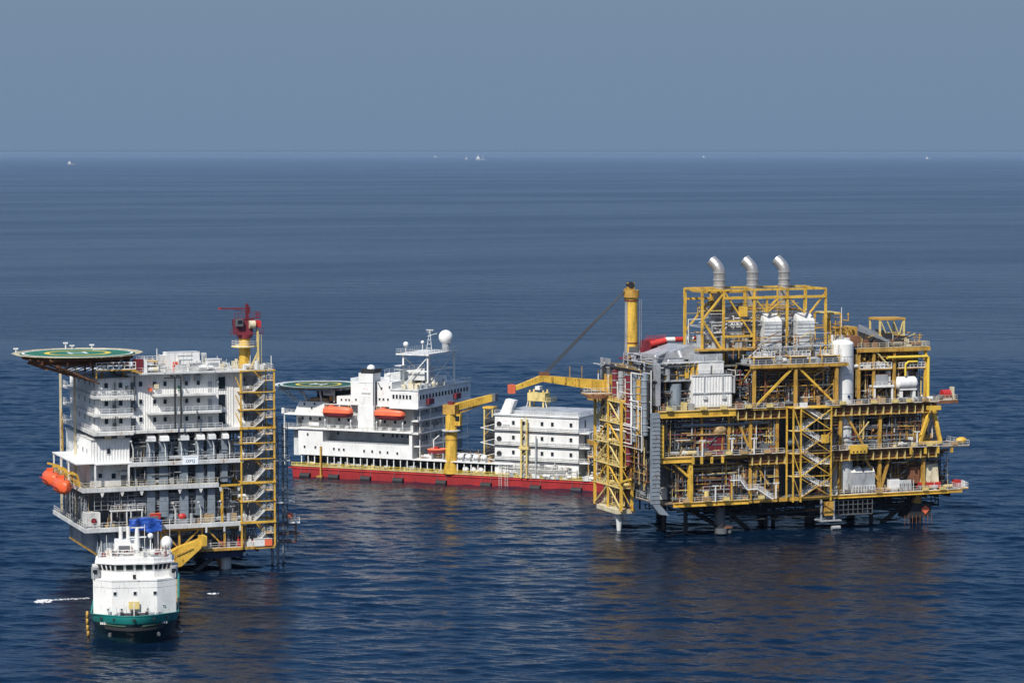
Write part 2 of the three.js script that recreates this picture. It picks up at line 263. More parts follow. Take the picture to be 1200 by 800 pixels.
// pipe runs too thin to pick apart: right-angled runs inside a box
function pipes(m, r, x0, x1, y0, y1, z0, z1, n, rad = [.06, .22]) {
  for (let k = 0; k < n; k++) {
    let p = [x0 + r() * (x1 - x0), y0 + r() * (y1 - y0), z0 + r() * (z1 - z0)]; const pts = [p], R = rad[0] + (rad[1] - rad[0]) * r() * r(); let ax = Math.floor(r() * 3);
    for (let s = 0; s < 3 + r() * 2; s++) { const q = p.slice(), lim = [[x0, x1], [y0, y1], [z0, z1]][ax]; q[ax] = lim[0] + r() * (lim[1] - lim[0]); if (Math.abs(q[ax] - p[ax]) > .4) { pts.push(q); p = q; } ax = (ax + 1 + Math.floor(r() * 2)) % 3; }
    if (pts.length > 1) m.path(pts, R, 6);
    if (r() < .5) m.cyl([p[0], p[1], p[2]], [p[0], p[1] + .5, p[2]], R * 1.8, R * 1.8, 8); // valve body
  }
}
// small skids, cabinets and drums too small to pick apart
function skids(m, r, x0, x1, y, z0, z1, n, size = 1.6) {
  for (let k = 0; k < n; k++) {
    const x = x0 + r() * (x1 - x0), z = z0 + r() * (z1 - z0), w = .4 + r() * size, h = .5 + r() * size * 1.1, d = .4 + r() * size;
    if (r() < .55) m.box(x, y + h / 2, z, w, h, d); else if (r() < .5) m.cyl([x, y, z], [x, y + h * 1.3, z], w * .4, w * .4, 9); else m.cyl([x - w, y + .7, z], [x + w, y + .7, z], .45, .45, 9);
    if (r() < .4) m.b(x - .05, x + .05, y, y + h + 1.2, z - .05, z + .05);
  }
}
// ================================================================ accommodation platform (white block with helideck)
const LQ = new Frame(-88.3, -573, 21);
{
  const P = thing('accommodation_platform', 'white multi-storey accommodation platform on legs with green helideck and yellow stair tower', 'oil platform', LQ);
  const R = rng(101);
  // legs and low bracing
  for (const [x, z] of [[9.5, -8], [29.8, -5], [12, -27], [29.8, -27]]) {
    const l = mb().cyl([x, -8, z], [x, 5, z], 1.15, 1.15, 16).build('leg', M.darkGrey, P);
    mb().cyl([x, -.5, z], [x, 2.4, z], 1.22, 1.22, 16, false).build('splash_sleeve', M.pale, l);
  }
  for (const [a, c] of [[[9.5, 3, -8], [29.8, 3, -5]], [[12, 3, -27], [29.8, 3, -27]], [[9.5, 3, -8], [12, 3, -27]], [[29.8, 3, -5], [29.8, 3, -27]], [[9.5, 4.2, -8], [19, -3, -6.5]], [[29.8, 4.2, -5], [20, -3, -6.3]]]) mb().cyl(a, c, .5, .5, 10).build('brace', M.darkGrey, P);
  mb().bar([26.5, 5, -4.5], [28.8, .2, -4.8], .7).build('rusty_fender_post', M.rust, P);
  mb().b(24, 33, 2.6, 4.6, -2.4, -2.2).build('sheeting', M.darkBlue, P);
  // decks: plate > edge beam, handrail, hangers
  function deck(name, y, x0, x1, z0, z1, plate, edge, t = .7, railPts, railMat = M.pale, sp) {
    const d = mb().b(x0 + .2, x1 - .2, y - .18, y, z0 + .2, z1 - .2).build(name, plate, P);
    const e = mb(); e.b(x0, x1, y - t, y + .02, z1 - .2, z1).b(x0, x1, y - t, y + .02, z0, z0 + .2).b(x0, x0 + .2, y - t, y + .02, z0 + .2, z1 - .2).b(x1 - .2, x1, y - t, y + .02, z0 + .2, z1 - .2); e.build('edge_beam', edge, d);
    const j = mb(); for (let x = x0 + 2.5; x < x1 - 1; x += 3.1) j.b(x - .12, x + .12, y - t + .05, y - .19, z0 + .3, z1 - .3); j.build('joist', edge, d, 'stuff');
    if (railPts) mb().rail(railPts, 1.15, sp).build('handrail', railMat, d);
    return d;
  }
  const yC = 5, yL = 10.6, y2 = 19.2, y3 = 24.2, yA = 31, yB = 34.8, yD = 38.6, yR = 43.2;
  deck('cellar_deck', yC, 1, 39.6, -31, -.2, M.grate, M.dullYellow, .6, [[23.2, yC, -.3], [33, yC, -.3]], M.offwhite);
  deck('lower_deck', yL, -2.2, 33, -33, .4, M.deckSteel, M.pale, .85, [[-2.1, yL, -32], [-2.1, yL, .3], [7, yL, .3]], M.offwhite);
  mb().rail([[14.2, yL, .3], [32.9, yL, .3]]).build('handrail', M.offwhite, P);
  deck('pipe_deck', y2, -2.6, 27, -32, .5, M.deckSteel, M.pale, .9, [[-2.5, y2, -31], [-2.5, y2, .4], [26.8, y2, .4]], M.cream);
  deck('machinery_deck', y3, 7.6, 32.5, -30, .5, M.deckSteel, M.pale, .75, [[8, y3, .4], [32.3, y3, .4]], M.offwhite);
  // grey closing panels round the cellar's side, each its own sheet
  for (let k = 0; k < 7; k++) mb().corrX(-30 + k * 4.2, -30 + k * 4.2 + 3.9, yC + .1, yL - .9, .9, -1, .7, .12).build('side_panel', k % 3 ? M.grey : M.blueGrey, P);
  for (let k = 0; k < 4; k++) mb().corr(1.3 + k * 3.9, 1.3 + k * 3.9 + 3.6, yC + .1, yL - .9, -1.2, .7, .12).build('side_panel', k % 2 ? M.grey : M.blueGrey, P);
  // yellow frame under the lower deck
  for (const x of [14.5, 18.5, 23.5, 28.5, 33]) mb().b(x - .2, x + .2, yC, yL - .86, -1, -.6).build('column', M.dullYellow, P);
  for (const [a, c] of [[[14.7, yL - 1, -.8], [18.3, yC + .3, -.8]], [[28.3, yC + .3, -.8], [24.2, yL - 1, -.8]], [[18.7, yC + .3, -.8], [23.3, yL - 1, -.8]]]) mb().bar(a, c, .3).build('diagonal_brace', M.dullYellow, P);
  mb().b(10, 33, yL - 1.5, yL - .9, -1.2, -.7).build('girder', M.dullYellow, P);
  // chunky yellow landing ramp that drops towards the supply ship
  { const m = mb().slab([[14.5, 4.7], [18, 6.2], [21.6, 7.3], [22.9, 7.8], [23.1, 6.3], [21.4, 4.8], [18.1, 2.0], [14.5, 1.2]], .8, 2.8); m.b(22.3, 23.6, 6.1, 8.2, .4, 3.1); m.build('landing_ramp', M.yellow, P); mb().slab([[17, 4.2], [20.6, 5.6], [20.6, 5.9], [17, 4.6]], 2.8, 3.0).build('ramp_stiffener', M.dullYellow, P); mb().b(22.4, 23.3, 4.98, 6.2, -.2, .9).build('ramp_hinge', M.dullYellow, P); }
  // machinery seen between the decks: back walls, tall grey ducts with pale hoods, pipework, cabinets
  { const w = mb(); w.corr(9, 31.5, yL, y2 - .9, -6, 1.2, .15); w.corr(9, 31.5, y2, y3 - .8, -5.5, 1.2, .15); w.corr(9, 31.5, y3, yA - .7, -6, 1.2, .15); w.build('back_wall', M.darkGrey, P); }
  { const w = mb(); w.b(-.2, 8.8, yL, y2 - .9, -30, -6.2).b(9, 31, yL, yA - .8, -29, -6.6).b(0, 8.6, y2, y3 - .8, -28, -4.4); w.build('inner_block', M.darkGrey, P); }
  const ductX = [[12.4, 1.7], [15.2, 1.9], [19.6, 1.8], [23.1, 1.7], [25.6, 1.6], [28.6, 1.3]];
  ductX.forEach(([x, w], k) => {
    const d = mb(); d.b(x - w / 2, x + w / 2, y3 + .02, yA - 2.3, -2.6, -.7); d.b(x - w / 2, x + w / 2, y2 + .02, y3 - .8, -2.6, -.7);
    if (k < 5) { d.b(x - w / 2, x + w / 2, yL + .02 + (k % 2 ? 1.7 : 0), y2 - .95, -2.5, -.6); if (k % 2) d.cyl([x, yL + 2.2, -1.6], [x + 1.8, yL + 1.2, -1.6], w / 2, w / 2, 14); }
    for (let y = yL + 3; y < yA - 3; y += 2.1) if (Math.abs(y - y2) > 1 && Math.abs(y - y3) > 1) d.b(x - w / 2 - .06, x + w / 2 + .06, y, y + .12, -2.7, -.55);
    const o = d.build('air_duct', M.blueGrey, P);
    const h = mb().hexa([[x - w / 2, yA - 2.3, .75], [x + w / 2, yA - 2.3, .75], [x + w / 2, yA - 2.3, -2.4], [x - w / 2, yA - 2.3, -2.4], [x - w / 2, yA - 1.5, .6], [x + w / 2, yA - 1.5, .6], [x + w / 2, yA - .7, -2.2], [x - w / 2, yA - .7, -2.2]]);
    h.build('hood', k % 2 ? M.white : M.pale, o);
  });
  for (const [x, w, y, h, mat] of [[10.3, 1.5, y3, 3.4, M.grey], [17.4, 1.2, y3, 3.8, M.grey], [21.6, 1.2, y3, 3.3, M.offwhite], [26.9, 1.2, y3, 3.6, M.pale], [30.4, 1.6, y3, 3.6, M.grey], [10, 1.8, y2, 3.2, M.blueGrey], [17.4, 1.6, y2, 3.4, M.darkGrey], [21.4, 1.4, y2, 3.2, M.black], [10.2, 2.4, yL, 4.5, M.darkGrey], [17.6, 1.6, yL, 5, M.darkGrey], [21.4, 1.6, yL, 3.4, M.grey], [27.8, 2, yL, 3, M.brass], [30.6, 1.2, yL, 4, M.grey]]) mb().b(x - w / 2, x + w / 2, y + .02, y + h, -4.4, -2.9).build('cabinet', mat, P);
  for (const [x, y] of [[20.9, y3 + 2.2], [26.6, y3 + 2.4], [29.3, y3 + 2.2], [24.2, y2 + 2], [27.6, y2 + 2.2], [30.2, y2 + 2.3]]) pane(P, x, y, -5.35 - (y > y3 ? .45 : 0), .8, 1.0, 'z', 'window', M.grey);
  { const m = mb(), d = mb(); pipes(m, R, 9, 31, y3 + .3, yA - 1, -2.8, -1.6, 26, [.05, .18]); pipes(m, R, 4, 31, yL + .3, y2 - 1, -2.6, -1.2, 34, [.05, .2]); pipes(d, R, 4, 31, y2 + .3, y3 - 1, -2.6, -1.3, 26, [.05, .16]); pipes(d, R, 2, 38, yC + .3, yL - 1, -5, -1.6, 50, [.06, .25]); m.build('pipework', M.grey, P, 'stuff'); d.build('pipework', M.darkGrey, P, 'stuff'); }
  { const m = mb(); skids(m, R, 8, 31, y3, -2.3, -.8, 16, 1.1); skids(m, R, 16, 32, yL, -2, -.8, 16, 1.2); skids(m, R, 9, 26, y2, -2.2, -.8, 12, 1.1); m.build('machinery', M.grey, P, 'stuff'); const w = mb(); skids(w, R, 24, 38, yC, -3.5, -1, 12, 1.2); w.build('machinery', M.offwhite, P, 'stuff'); const q = mb(); skids(q, R, 25, 37, yC, -2.5, -1, 8, 1.1); q.build('machinery', M.red, P, 'stuff'); const u = mb(); skids(u, R, 0, 30, yL, -3, -.8, 14, .9); u.build('machinery', M.brass, P, 'stuff'); }
  function sticks(m, x0, x1, y0, y1, z0, z1, n, t0, t1) { for (let k = 0; k < n; k++) { const x = x0 + R() * (x1 - x0), y = y0 + R() * (y1 - y0), z = z0 + R() * (z1 - z0), t = t0 + (t1 - t0) * R(), q = R(); if (q < .55) m.b(x - t / 2, x + t / 2, y0 + R() * .4 * (y1 - y0), y, z - t / 2, z + t / 2); else { const L = 1 + R() * 5; m.b(x, Math.min(x1, x + L), y, y + t, z - t / 2, z + t / 2); } } }
  for (const [mat, n] of [[M.grey, 40], [M.offwhite, 14], [M.darkGrey, 44], [M.brass, 12], [M.blueGrey, 24]]) { const m = mb(); sticks(m, 3, 32, yL + .2, y2 - 1.1, -2.4, -.9, n, .06, .2); sticks(m, 8, 32, y2 + .2, y3 - 1, -2, -.5, n * .6, .06, .18); sticks(m, 8, 32, y3 + .2, yA - .9, -2.6, -.6, n * .7, .06, .18); sticks(m, 10, 38, yC + .2, yL - 1.1, -3.5, -1.3, n * .8, .06, .2); sticks(m, -2, -.4, yL + .2, y2 - 1.1, -28, -1, n * .5, .06, .16); m.build('light_steelwork', mat, P, 'stuff'); }
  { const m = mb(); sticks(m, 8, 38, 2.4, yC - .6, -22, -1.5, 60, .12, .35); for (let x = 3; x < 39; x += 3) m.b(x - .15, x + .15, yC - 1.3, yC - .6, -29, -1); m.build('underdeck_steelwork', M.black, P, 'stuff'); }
  // bent white lamp posts along two decks
  for (const [x, y] of [[8.4, y3], [11.9, y3], [15.4, y3], [18.9, y3], [22.5, y3], [26, y3], [29.5, y3], [32.1, y3], [17.4, yL], [23, yL], [27.8, yL], [7.8, yL]]) {
    const l = mb().bars([[x, y, .15], [x, y + 3.1, .15], [x - .5, y + 4.6, .35]], .17).build('lamp_post', M.white, P);
    mb().b(x - .75, x - .35, y + 4.55, y + 4.85, .2, .6).build('lamp_head', M.lampHead, l);
  }
  for (const x of [1.2, 5.5, 9.7, 18, 22.6, 27, 31]) mb().slab([[x, y2 - .9], [x + .9, y2 - .9], [x + .55, y2 - 1.9], [x + .3, y2 - 1.9]], .1, .4).build('bracket', M.offwhite, P);
  for (const x of [24, 28, 31.5]) mb().b(x, x + .35, yL - 2, yL - .85, .05, .4).build('bracket', M.pale, P);
  // white muster rooms at the corner
  { const r = mb(); r.b(-.2, 8, y3 - .1, y3 + 5, -27, -1.25); const o = r.build('corner_room', M.white, P); const s = mb(); s.corr(-.2, 8, y3 - .1, y3 + 5, -1.2, .62, .1); s.corrX(-27, -1.25, y3 - .1, y3 + 5, -.25, -1, .62, .1); s.build('ribbed_cladding', M.white, o); pane(P, 3.4, y3 + 2.6, -1.05, .7, 1.1); for (const z of [-5, -9, -14]) pane(P, -.4, y3 + 2.4, z, .6, .9, '-x'); mb().b(-.4, 8.2, y3 + 5, y3 + 5.25, -27.2, -.9).build('room_roof', M.offwhite, o); }
  { const m = mb(); for (let k = 0; k < 9; k++) m.b(.2, 8.6, y3 + 5.4 + k * .17, y3 + 5.48 + k * .17, -1.6, -1.45); m.b(.4, 8.4, y3 + 5.26, yA - .9, -2, -1.7); m.build('louvre', M.grey, P); mb().b(5.3, 6.9, y3 + 5.2, y3 + 6.5, -1.4, -.9).build('vent_box', M.white, P); mb().b(2.6, 4, y3 + 5.1, y3 + 6.4, -1.4, -.9).build('vent_box', M.cream, P); }
  { const w = mb(); w.b(-.4, 8, y2 + .02, y3 - .4, -26, -1.8); const o = w.build('muster_room', M.offwhite, P); pane(P, 1.7, y2 + 2.4, -1.77, .8, .9); pane(P, 4.6, y2 + 2.2, -1.77, .9, 1.1); mb().b(6.2, 7.2, y2 + .1, y2 + 2.3, -1.8, -1.7).build('door', M.darkGrey, o); }
  mb().b(-4, 0, y3 + .15, y3 + .4, -24, .6).build('canopy', M.white, P); mb().b(0, 8.2, y3 - .1, y3 + .15, -1.2, .5).build('canopy', M.white, P);
  for (const x of [.2, 7.4]) mb().b(x - .18, x + .18, y2, y3 - .1, .05, .4).build('column', M.white, P); for (const z of [-8, -16, -23.5]) mb().b(-3.9, -3.6, y2, y3 + .15, z - .15, z + .15).build('column', M.white, P);
  for (const [x, z] of [[-.6, -31], [-.6, -16]]) mb().b(x - .22, x + .22, yL, yR - 1.2, z - .22, z + .22).build('column', M.cream, P);
  { const m = mb(); for (let y = y3 + .2; y < yA; y += 2.2) m.bar([-.6, y, -31], [-.6, y + 2.2, -29], .1).bar([-.6, y + 2.2, -31], [-.6, y, -29], .1); m.b(-.75, -.5, y3, yA, -29.2, -28.9); m.build('cable_ladder', M.dullYellow, P); }
  // grey scaffold bay at the lower corner
  { const m = mb(); for (let x = .2; x < 9; x += 1.45) m.b(x - .05, x + .05, yL + 3.6, y2 - 1, -.9, -.8); for (let y = yL + 3.8; y < y2 - 1; y += .9) m.bar([0, y, -.85], [9.2, y, -.85], .06); for (let z = -22; z < -1; z += 2.4) { m.b(-1.6, -1.5, yL, y2 - 1, z, z + .1); } for (let y = yL + 1.2; y < y2 - 1; y += 1.3) m.bar([-1.55, y, -22], [-1.55, y, -1], .07); m.build('scaffold', M.grey, P, 'stuff'); }
  { const m = mb(); m.b(3.4, 10.5, yL + 3.4, yL + 3.6, -1.2, .2); for (const x of [3.6, 6.9, 10.2]) m.b(x - .12, x + .12, yL, yL + 3.4, -.1, .14); m.build('shelter_frame', M.offwhite, P); mb().rail([[3.5, yL + 3.6, .1], [10.4, yL + 3.6, .1]], 1, 1.2).build('handrail', M.offwhite, P); }
  // ---- accommodation block
  const body = mb().b(1.4, 8.4, yA, 42, -30, -1.7).b(8.4, 33.2, yA, yR - .3, -30, -2).build('accommodation_block', M.white, P);
  { const s = mb(); s.corr(1.4, 8.4, yA + .1, 42, -1.66, .55, .09); s.corr(8.4, 31, yA + .1, yR - .3, -1.95, .55, .09); s.corrX(-30, -1.7, yA + .1, 42, 1.36, -1, .55, .09); s.build('ribbed_cladding', M.white, body); }
  mb().b(-.2, 8.4, yA - .7, yA, -31.5, .9).b(8.4, 33.2, yA - .55, yA, -31.5, .2).build('base_slab', M.offwhite, P);
  mb().b(2, 33, yA - 1.5, yA - .7, -31, -1.5).build('base_girder', M.black, P);
  mb().b(7.4, 33.4, yR - .3, yR, -31, .2).build('roof_slab', M.pale, P); mb().b(1, 8.3, 42, 42.3, -30.5, -1.2).build('roof_slab', M.pale, P);
  for (const y of [yB, yD]) {
    const d = mb().b(-.1, 8.5, y - .5, y, -.95, .6).b(-.1, 1.4, y - .5, y, -31, -.95).build('walkway', M.offwhite, P);
    mb().rail([[8.4, y, .5], [0, y, .5], [0, y, -30.9]], 1.1, 1.6).build('handrail', M.white, d);
    const [x0, x1] = y === yB ? [11.8, 27.6] : [13, 26.6];
    const e = mb().b(x0, x1, y - .42, y, -1.8, 1.0).build('walkway', M.offwhite, P);
    mb().rail([[x0 + .1, y, .9], [x1 - .1, y, .9]], 1.1, 1.5).build('handrail', M.white, e);
  }
  mb().rail([[-.1, yA, -31], [-.1, yA, .8], [8.4, yA, .8]], 1.1, 1.6).build('handrail', M.white, P); mb().rail([[8.4, yA, .1], [28, yA, .1]], 1.1, 1.6).build('handrail', M.white, P);
  for (const y of [yA, yB, yD]) { pane(P, 3.1, y + 2.1, -1.5, .75, 1.05); pane(P, 6.2, y + 2.1, -1.5, .75, 1.05); mb().b(4.3, 5.2, y + .1, y + 2.3, -1.65, -1.5).build('door', M.pale, P); pane(P, 10.6, y + 2.2, -1.78, .7, 1); for (const x of [13.6, 15.9, 20.6, 23.2]) pane(P, x, y + 2.1, -1.78, .65, .95); pane(P, 28.4, y + 1.9, -1.78, 1.5, 2.6); for (const z of [-4.5, -9, -14, -20]) pane(P, 1.22, y + 2.1, z, .7, 1, '-x'); mb().b(25.3, 26.2, y + .1, y + 2.3, -1.95, -1.8).build('door', M.grey, P); mb().b(8.5, 9.5, y + .1, y + 2.6, -1.95, -1.78).build('door', M.darkGrey, P); }
  for (const x of [17.3, 18.6]) mb().cyl([x, yA + .3, 1.25], [x, yR - .9, 1.25], .17, .17, 8).cyl([x, yR - .9, 1.25], [x, yR - .9, -1.9], .17, .17, 8).build('drain_pipe', M.black, P);
  mb().cyl([15, yR - 1, 1.2], [18.6, yR - 1, 1.2], .14, .14, 8).build('drain_pipe', M.black, P); mb().cyl([22.1, yA + .2, 1.2], [22.1, yB + .2, 1.2], .13, .13, 8).build('drain_pipe', M.darkGrey, P); mb().cyl([4.9, yA + .3, -1.1], [4.9, 41.5, -1.1], .11, .11, 8).build('drain_pipe', M.darkGrey, P); mb().cyl([9.2, yA + 4, -1.3], [9.2, 42.6, -1.3], .16, .16, 8).build('drain_pipe', M.darkGrey, P);
  for (const [x, y, w, h, mat] of [[13.9, yD + 1.2, 1, .9, M.cream], [20.6, yD + 2.6, 1.4, 1.3, M.grey], [22.9, yD + 2.6, 1.2, 1.2, M.grey], [24.7, yB + 2.8, .9, .9, M.white], [12.6, yD + .6, .7, .7, M.coral], [18.9, yD + .7, .5, .9, M.green], [4.8, yB + .9, .7, .8, M.darkGrey], [4.8, yA + .9, .7, .8, M.darkGrey], [7.6, yD + 1, .7, .9, M.darkGrey], [9.3, yB + 1.1, 1, .7, M.blueGrey], [27.3, yD + 2, .4, .6, M.grey], [23.4, yA + .7, .8, 1.2, M.grey]]) mb().b(x - w / 2, x + w / 2, y, y + h, -1.75, -1.0).build('wall_unit', mat, P);
  // roof rails and small plant on the roof
  mb().rail([[9, yR, -30], [9, yR, .1], [33, yR, .1], [39.3, yR, .1], [39.3, yR, -8]], 1.15, 1.7).build('roof_rail', M.offwhite, P);
  { const m = mb(), c = mb(), d = mb(); skids(m, R, 9.5, 38, yR, -9, -1, 34, 1.2); skids(c, R, 9.5, 38, yR, -8, -1, 16, 1); skids(d, R, 9, 32, yR, -12, -2, 14, 1.2); pipes(m, R, 9.5, 33, yR + .2, yR + 1.6, -7, -.8, 22, [.05, .14]); for (let k = 0; k < 9; k++) { const x = 9.6 + R() * 28, h = 2 + R() * 2.2; m.b(x - .05, x + .05, yR, yR + h, -3.05, -2.95); } m.build('roof_plant', M.offwhite, P, 'stuff'); c.build('roof_plant', M.cream, P, 'stuff'); d.build('roof_plant', M.grey, P, 'stuff'); }
  { const m = mb(); for (const x of [10, 14]) m.b(x - .15, x + .15, yR, yR + 2.2, -3, -2.7); m.b(9.7, 14.4, yR + 2.2, yR + 2.5, -6, -1.6); m.build('roof_platform', M.dullYellow, P); mb().rail([[9.8, yR + 2.5, -1.7], [14.3, yR + 2.5, -1.7]], 1, 1.1).build('handrail', M.white, P); }
  mb().b(14.3, 14.45, yR, yR + 5, -2.6, -2.45).build('antenna_mast', M.white, P); mb().b(38.9, 39.05, yR, yR + 3, -.3, -.15).build('antenna_mast', M.white, P);
  // ---- helideck
  const hx = -1.2, hz = -9.6, hy = 47.2, hr = 12.2, N = 16;
  const oct = (r) => [...Array(N)].map((_, k) => { const a = (k + .5) / N * 2 * Math.PI; return [hx + Math.cos(a) * r, hz + Math.sin(a) * r]; });
  const H = mb().prism(oct(hr), hy - .3, hy).build('helideck', M.green, P);
  const ring = (r0, r1, y) => { const m = mb(), n = 64; for (let k = 0; k < n; k++) { const a = k / n * 2 * Math.PI, c = (k + 1) / n * 2 * Math.PI; m.quad([hx + Math.cos(a) * r0, y, hz + Math.sin(a) * r0], [hx + Math.cos(c) * r0, y, hz + Math.sin(c) * r0], [hx + Math.cos(c) * r1, y, hz + Math.sin(c) * r1], [hx + Math.cos(a) * r1, y, hz + Math.sin(a) * r1]); } return m; };
  ring(11.3, 11.8, hy + .03).build('perimeter_line', M.lineWhite, H); ring(6, 7.1, hy + .03).build('landing_circle', M.lineYellow, H);
  mb().b(hx - 2, hx - 1.3, hy + .02, hy + .04, hz - 2, hz + 2).b(hx + 1.3, hx + 2, hy + .02, hy + .04, hz - 2, hz + 2).b(hx - 1.3, hx + 1.3, hy + .02, hy + .04, hz - .35, hz + .35).build('landing_letter', M.lineWhite, H);
  mb().b(hx + 5, hx + 9, hy + .02, hy + .04, hz - 9, hz - 7.6).build('deck_marking', M.lineWhite, H);
  { const a = oct(hr), c = oct(hr + 1.6), m = mb(), f = mb(); for (let k = 0; k < N; k++) { const n = (k + 1) % N; for (let s = 0; s < 3; s++) { const t = s / 3, u = t + .14; const L = (p, q, w) => p + (q - p) * w; m.quad([L(a[k][0], c[k][0], t), hy - .25 + .3 * t, L(a[k][1], c[k][1], t)], [L(a[n][0], c[n][0], t), hy - .25 + .3 * t, L(a[n][1], c[n][1], t)], [L(a[n][0], c[n][0], u), hy - .25 + .3 * u, L(a[n][1], c[n][1], u)], [L(a[k][0], c[k][0], u), hy - .25 + .3 * u, L(a[k][1], c[k][1], u)]); } f.bar([a[k][0], hy - .3, a[k][1]], [c[k][0], hy + .05, c[k][1]], .14).bar([c[k][0], hy + .05, c[k][1]], [c[n][0], hy + .05, c[n][1]], .16); for (let q = 1; q < 5; q++) { const t = q / 5, x0 = a[k][0] + (a[n][0] - a[k][0]) * t, z0 = a[k][1] + (a[n][1] - a[k][1]) * t, x1 = c[k][0] + (c[n][0] - c[k][0]) * t, z1 = c[k][1] + (c[n][1] - c[k][1]) * t; f.bar([x0, hy - .3, z0], [x1, hy + .05, z1], .08); } } m.build('safety_net', M.cream, H); f.build('net_frame', M.cream, H); }
  { const m = mb(); for (let z = -11; z <= 9; z += 2.5) { const w = Math.sqrt(Math.max(0, hr * hr - z * z)) - .4; m.b(hx - w, hx + w, hy - 1.1, hy - .32, hz + z - .12, hz + z + .12); } for (let x = -9; x <= 10; x += 4.7) { const w = Math.sqrt(Math.max(0, hr * hr - x * x)) - 1; m.b(hx + x - .14, hx + x + .14, hy - 1.9, hy - 1.12, hz - w, hz + w); } m.build('support_beam', M.rust, H); }
  for (const z of [-.5, -4, -7.5, -11, -14.5, -18]) {
    const w = Math.sqrt(Math.max(0, hr * hr - (z - hz) * (z - hz))) - 1.6, xl = hx - w;
    mb().bar([xl, 45.2, z], [1.5, 41.2, z], .34).build('support_strut', M.rust, P); mb().bar([xl / 2, 45.2, z], [xl / 2 + 1, 43.2 - .4, z], .24).build('support_strut', M.dullYellow, P); mb().bar([xl, 45.25, z], [8.2, 45.25, z], .3).build('support_girder', M.rust, P);
    mb().bar([xl / 2 + 1, 42.9, z], [1.5, 44.6, z], .2).build('support_strut', M.rust, P);
  }
  for (const [x, z] of [[2.6, -3], [7.2, -3], [2.6, -12], [7.2, -12], [2.6, -20], [7.2, -19]]) mb().b(x - .2, x + .2, 42.2, 45.2, z - .2, z + .2).build('support_post', M.dullYellow, P);
  for (const [x0, y] of [[-9.5, 44.4], [-5, 43.1], [-1, 42]]) mb().bar([x0, y, -1], [x0, y, -17.5], .24).build('support_girder', M.rust, P);
  { const m = mb(); m.b(.4, 9, 44.0, 44.25, -1, 1.2); m.b(.5, .8, 42.3, 44, .2, .5).b(8.6, 8.9, 43.2, 44, -.4, -.1); m.bar([7.8, 44.1, 1], [10.2, 43.3, 1], .4); m.build('access_platform', M.dullYellow, P); mb().rail([[.5, 44.25, 1.1], [8.9, 44.25, 1.1]], 1.5, 1.2, .12).build('handrail', M.white, P); mb().b(9.2, 11, yR, 46.2, -2.4, -.8).build('foam_cabinet', M.maroon, P); mb().b(11.1, 11.9, yR, 46, -2.2, -1).build('foam_cabinet', M.white, P); }
  for (const [x, z, h] of [[-1, -23, 1.4], [.4, -23, .8], [4.6, -22.2, .9], [-13.4, -15, 1]]) mb().b(x - .12, x + .12, hy - .3, hy + h, z - .12, z + .12).b(x - .5, x + .5, hy + h - .3, hy + h, z - .2, z + .2).build('floodlight_post', M.white, P);
  // ---- yellow stair tower
  const T = mb(), X0 = 31.6, X1 = 39.4, Z1 = .4, Z0 = -6, lv = [yC, yL, 15, y2, y3, 27.6, yA, yB, yD, yR];
  const TW = mb().b(27.5, 27.95, yL, 18.8, -.1, .35).b(27.5, 32, 18.4, 18.85, .4, .62);
  for (const [x, z] of [[X0 + .4, Z1], [X1, Z1], [X1, Z0], [X0 + .4, Z0]]) T.b(x - .16, x + .16, yC, yR + .1, z - .16, z + .16);
  for (const y of lv.slice(1)) { const t = y === yA || y === y2 || y === yL ? .5 : .22; T.b(X0, X1 + .2, y - t, y - .02, Z1 + .17, Z1 + .36); T.b(X0, X1 + .2, y - t, y - .02, Z0 - .36, Z0 - .17); T.b(X1 + .17, X1 + .36, y - t, y - .02, Z0, Z1); }
  for (const y of [yA, yB, yD]) T.bar([X0 + .5, y + .2, Z1 + .1], [X0 - .8, y + 3.2, Z1 + .1], .22);
  const tower = T.build('stair_tower', M.yellow, P); TW.build('portal_frame', M.yellow, tower);
  for (let k = 0; k < lv.length - 1; k++) {
    const a = lv[k], c = lv[k + 1], h = (a + c) / 2;
    mb().flight([35.2, a, -1], [37.6, h, -1], 1).build('stair_flight', M.offwhite, tower); mb().flight([37.6, h, -2.6], [35.2, c, -2.6], 1).build('stair_flight', M.dullYellow, tower);
    mb().b(37.6, X1, h - .1, h, -3.4, Z1).build('landing', M.dullYellow, tower); mb().b(X0 + .2, 35.2, c - .12, c - .03, -3.6, Z1).build('landing', M.dullYellow, tower);
    mb().rail([[37.7, h, Z1 - .1], [X1 - .25, h, Z1 - .1], [X1 - .25, h, -3.3]], 1.1, 1).build('handrail', M.offwhite, tower); mb().rail([[X0 + .7, c, Z1 - .1], [35.1, c, Z1 - .1]], 1.1, 1).build('handrail', M.offwhite, tower);
  }
  { const w = mb(); w.b(33.2, 39, yA + .1, yR - .4, -8.4, -6.5).build('tower_back_wall', M.pale, P); mb().b(32.2, 38.4, yL + .1, y3, -9, -7).build('tower_back_wall', M.pale, P); for (const y of [yA, yB, yD]) { pane(P, 34.4, y + 2.2, -6.47, .9, 1.1); mb().b(36.6, 37.6, y + .1, y + 2.3, -6.5, -6.4).build('door', M.grey, P); } const m = mb(), n = mb(); pipes(m, R, 32.4, 39, yC + .5, yR - 1, -5.4, -3.8, 46, [.05, .16]); skids(n, R, 32.5, 38.5, yC, -3.5, -1.5, 8, 1.2); for (const y of lv.slice(1, 9)) skids(n, R, 32.6, 34.6, y, -3.2, -1, 4, .7); m.build('pipework', M.grey, P, 'stuff'); n.build('machinery', M.offwhite, P, 'stuff'); }
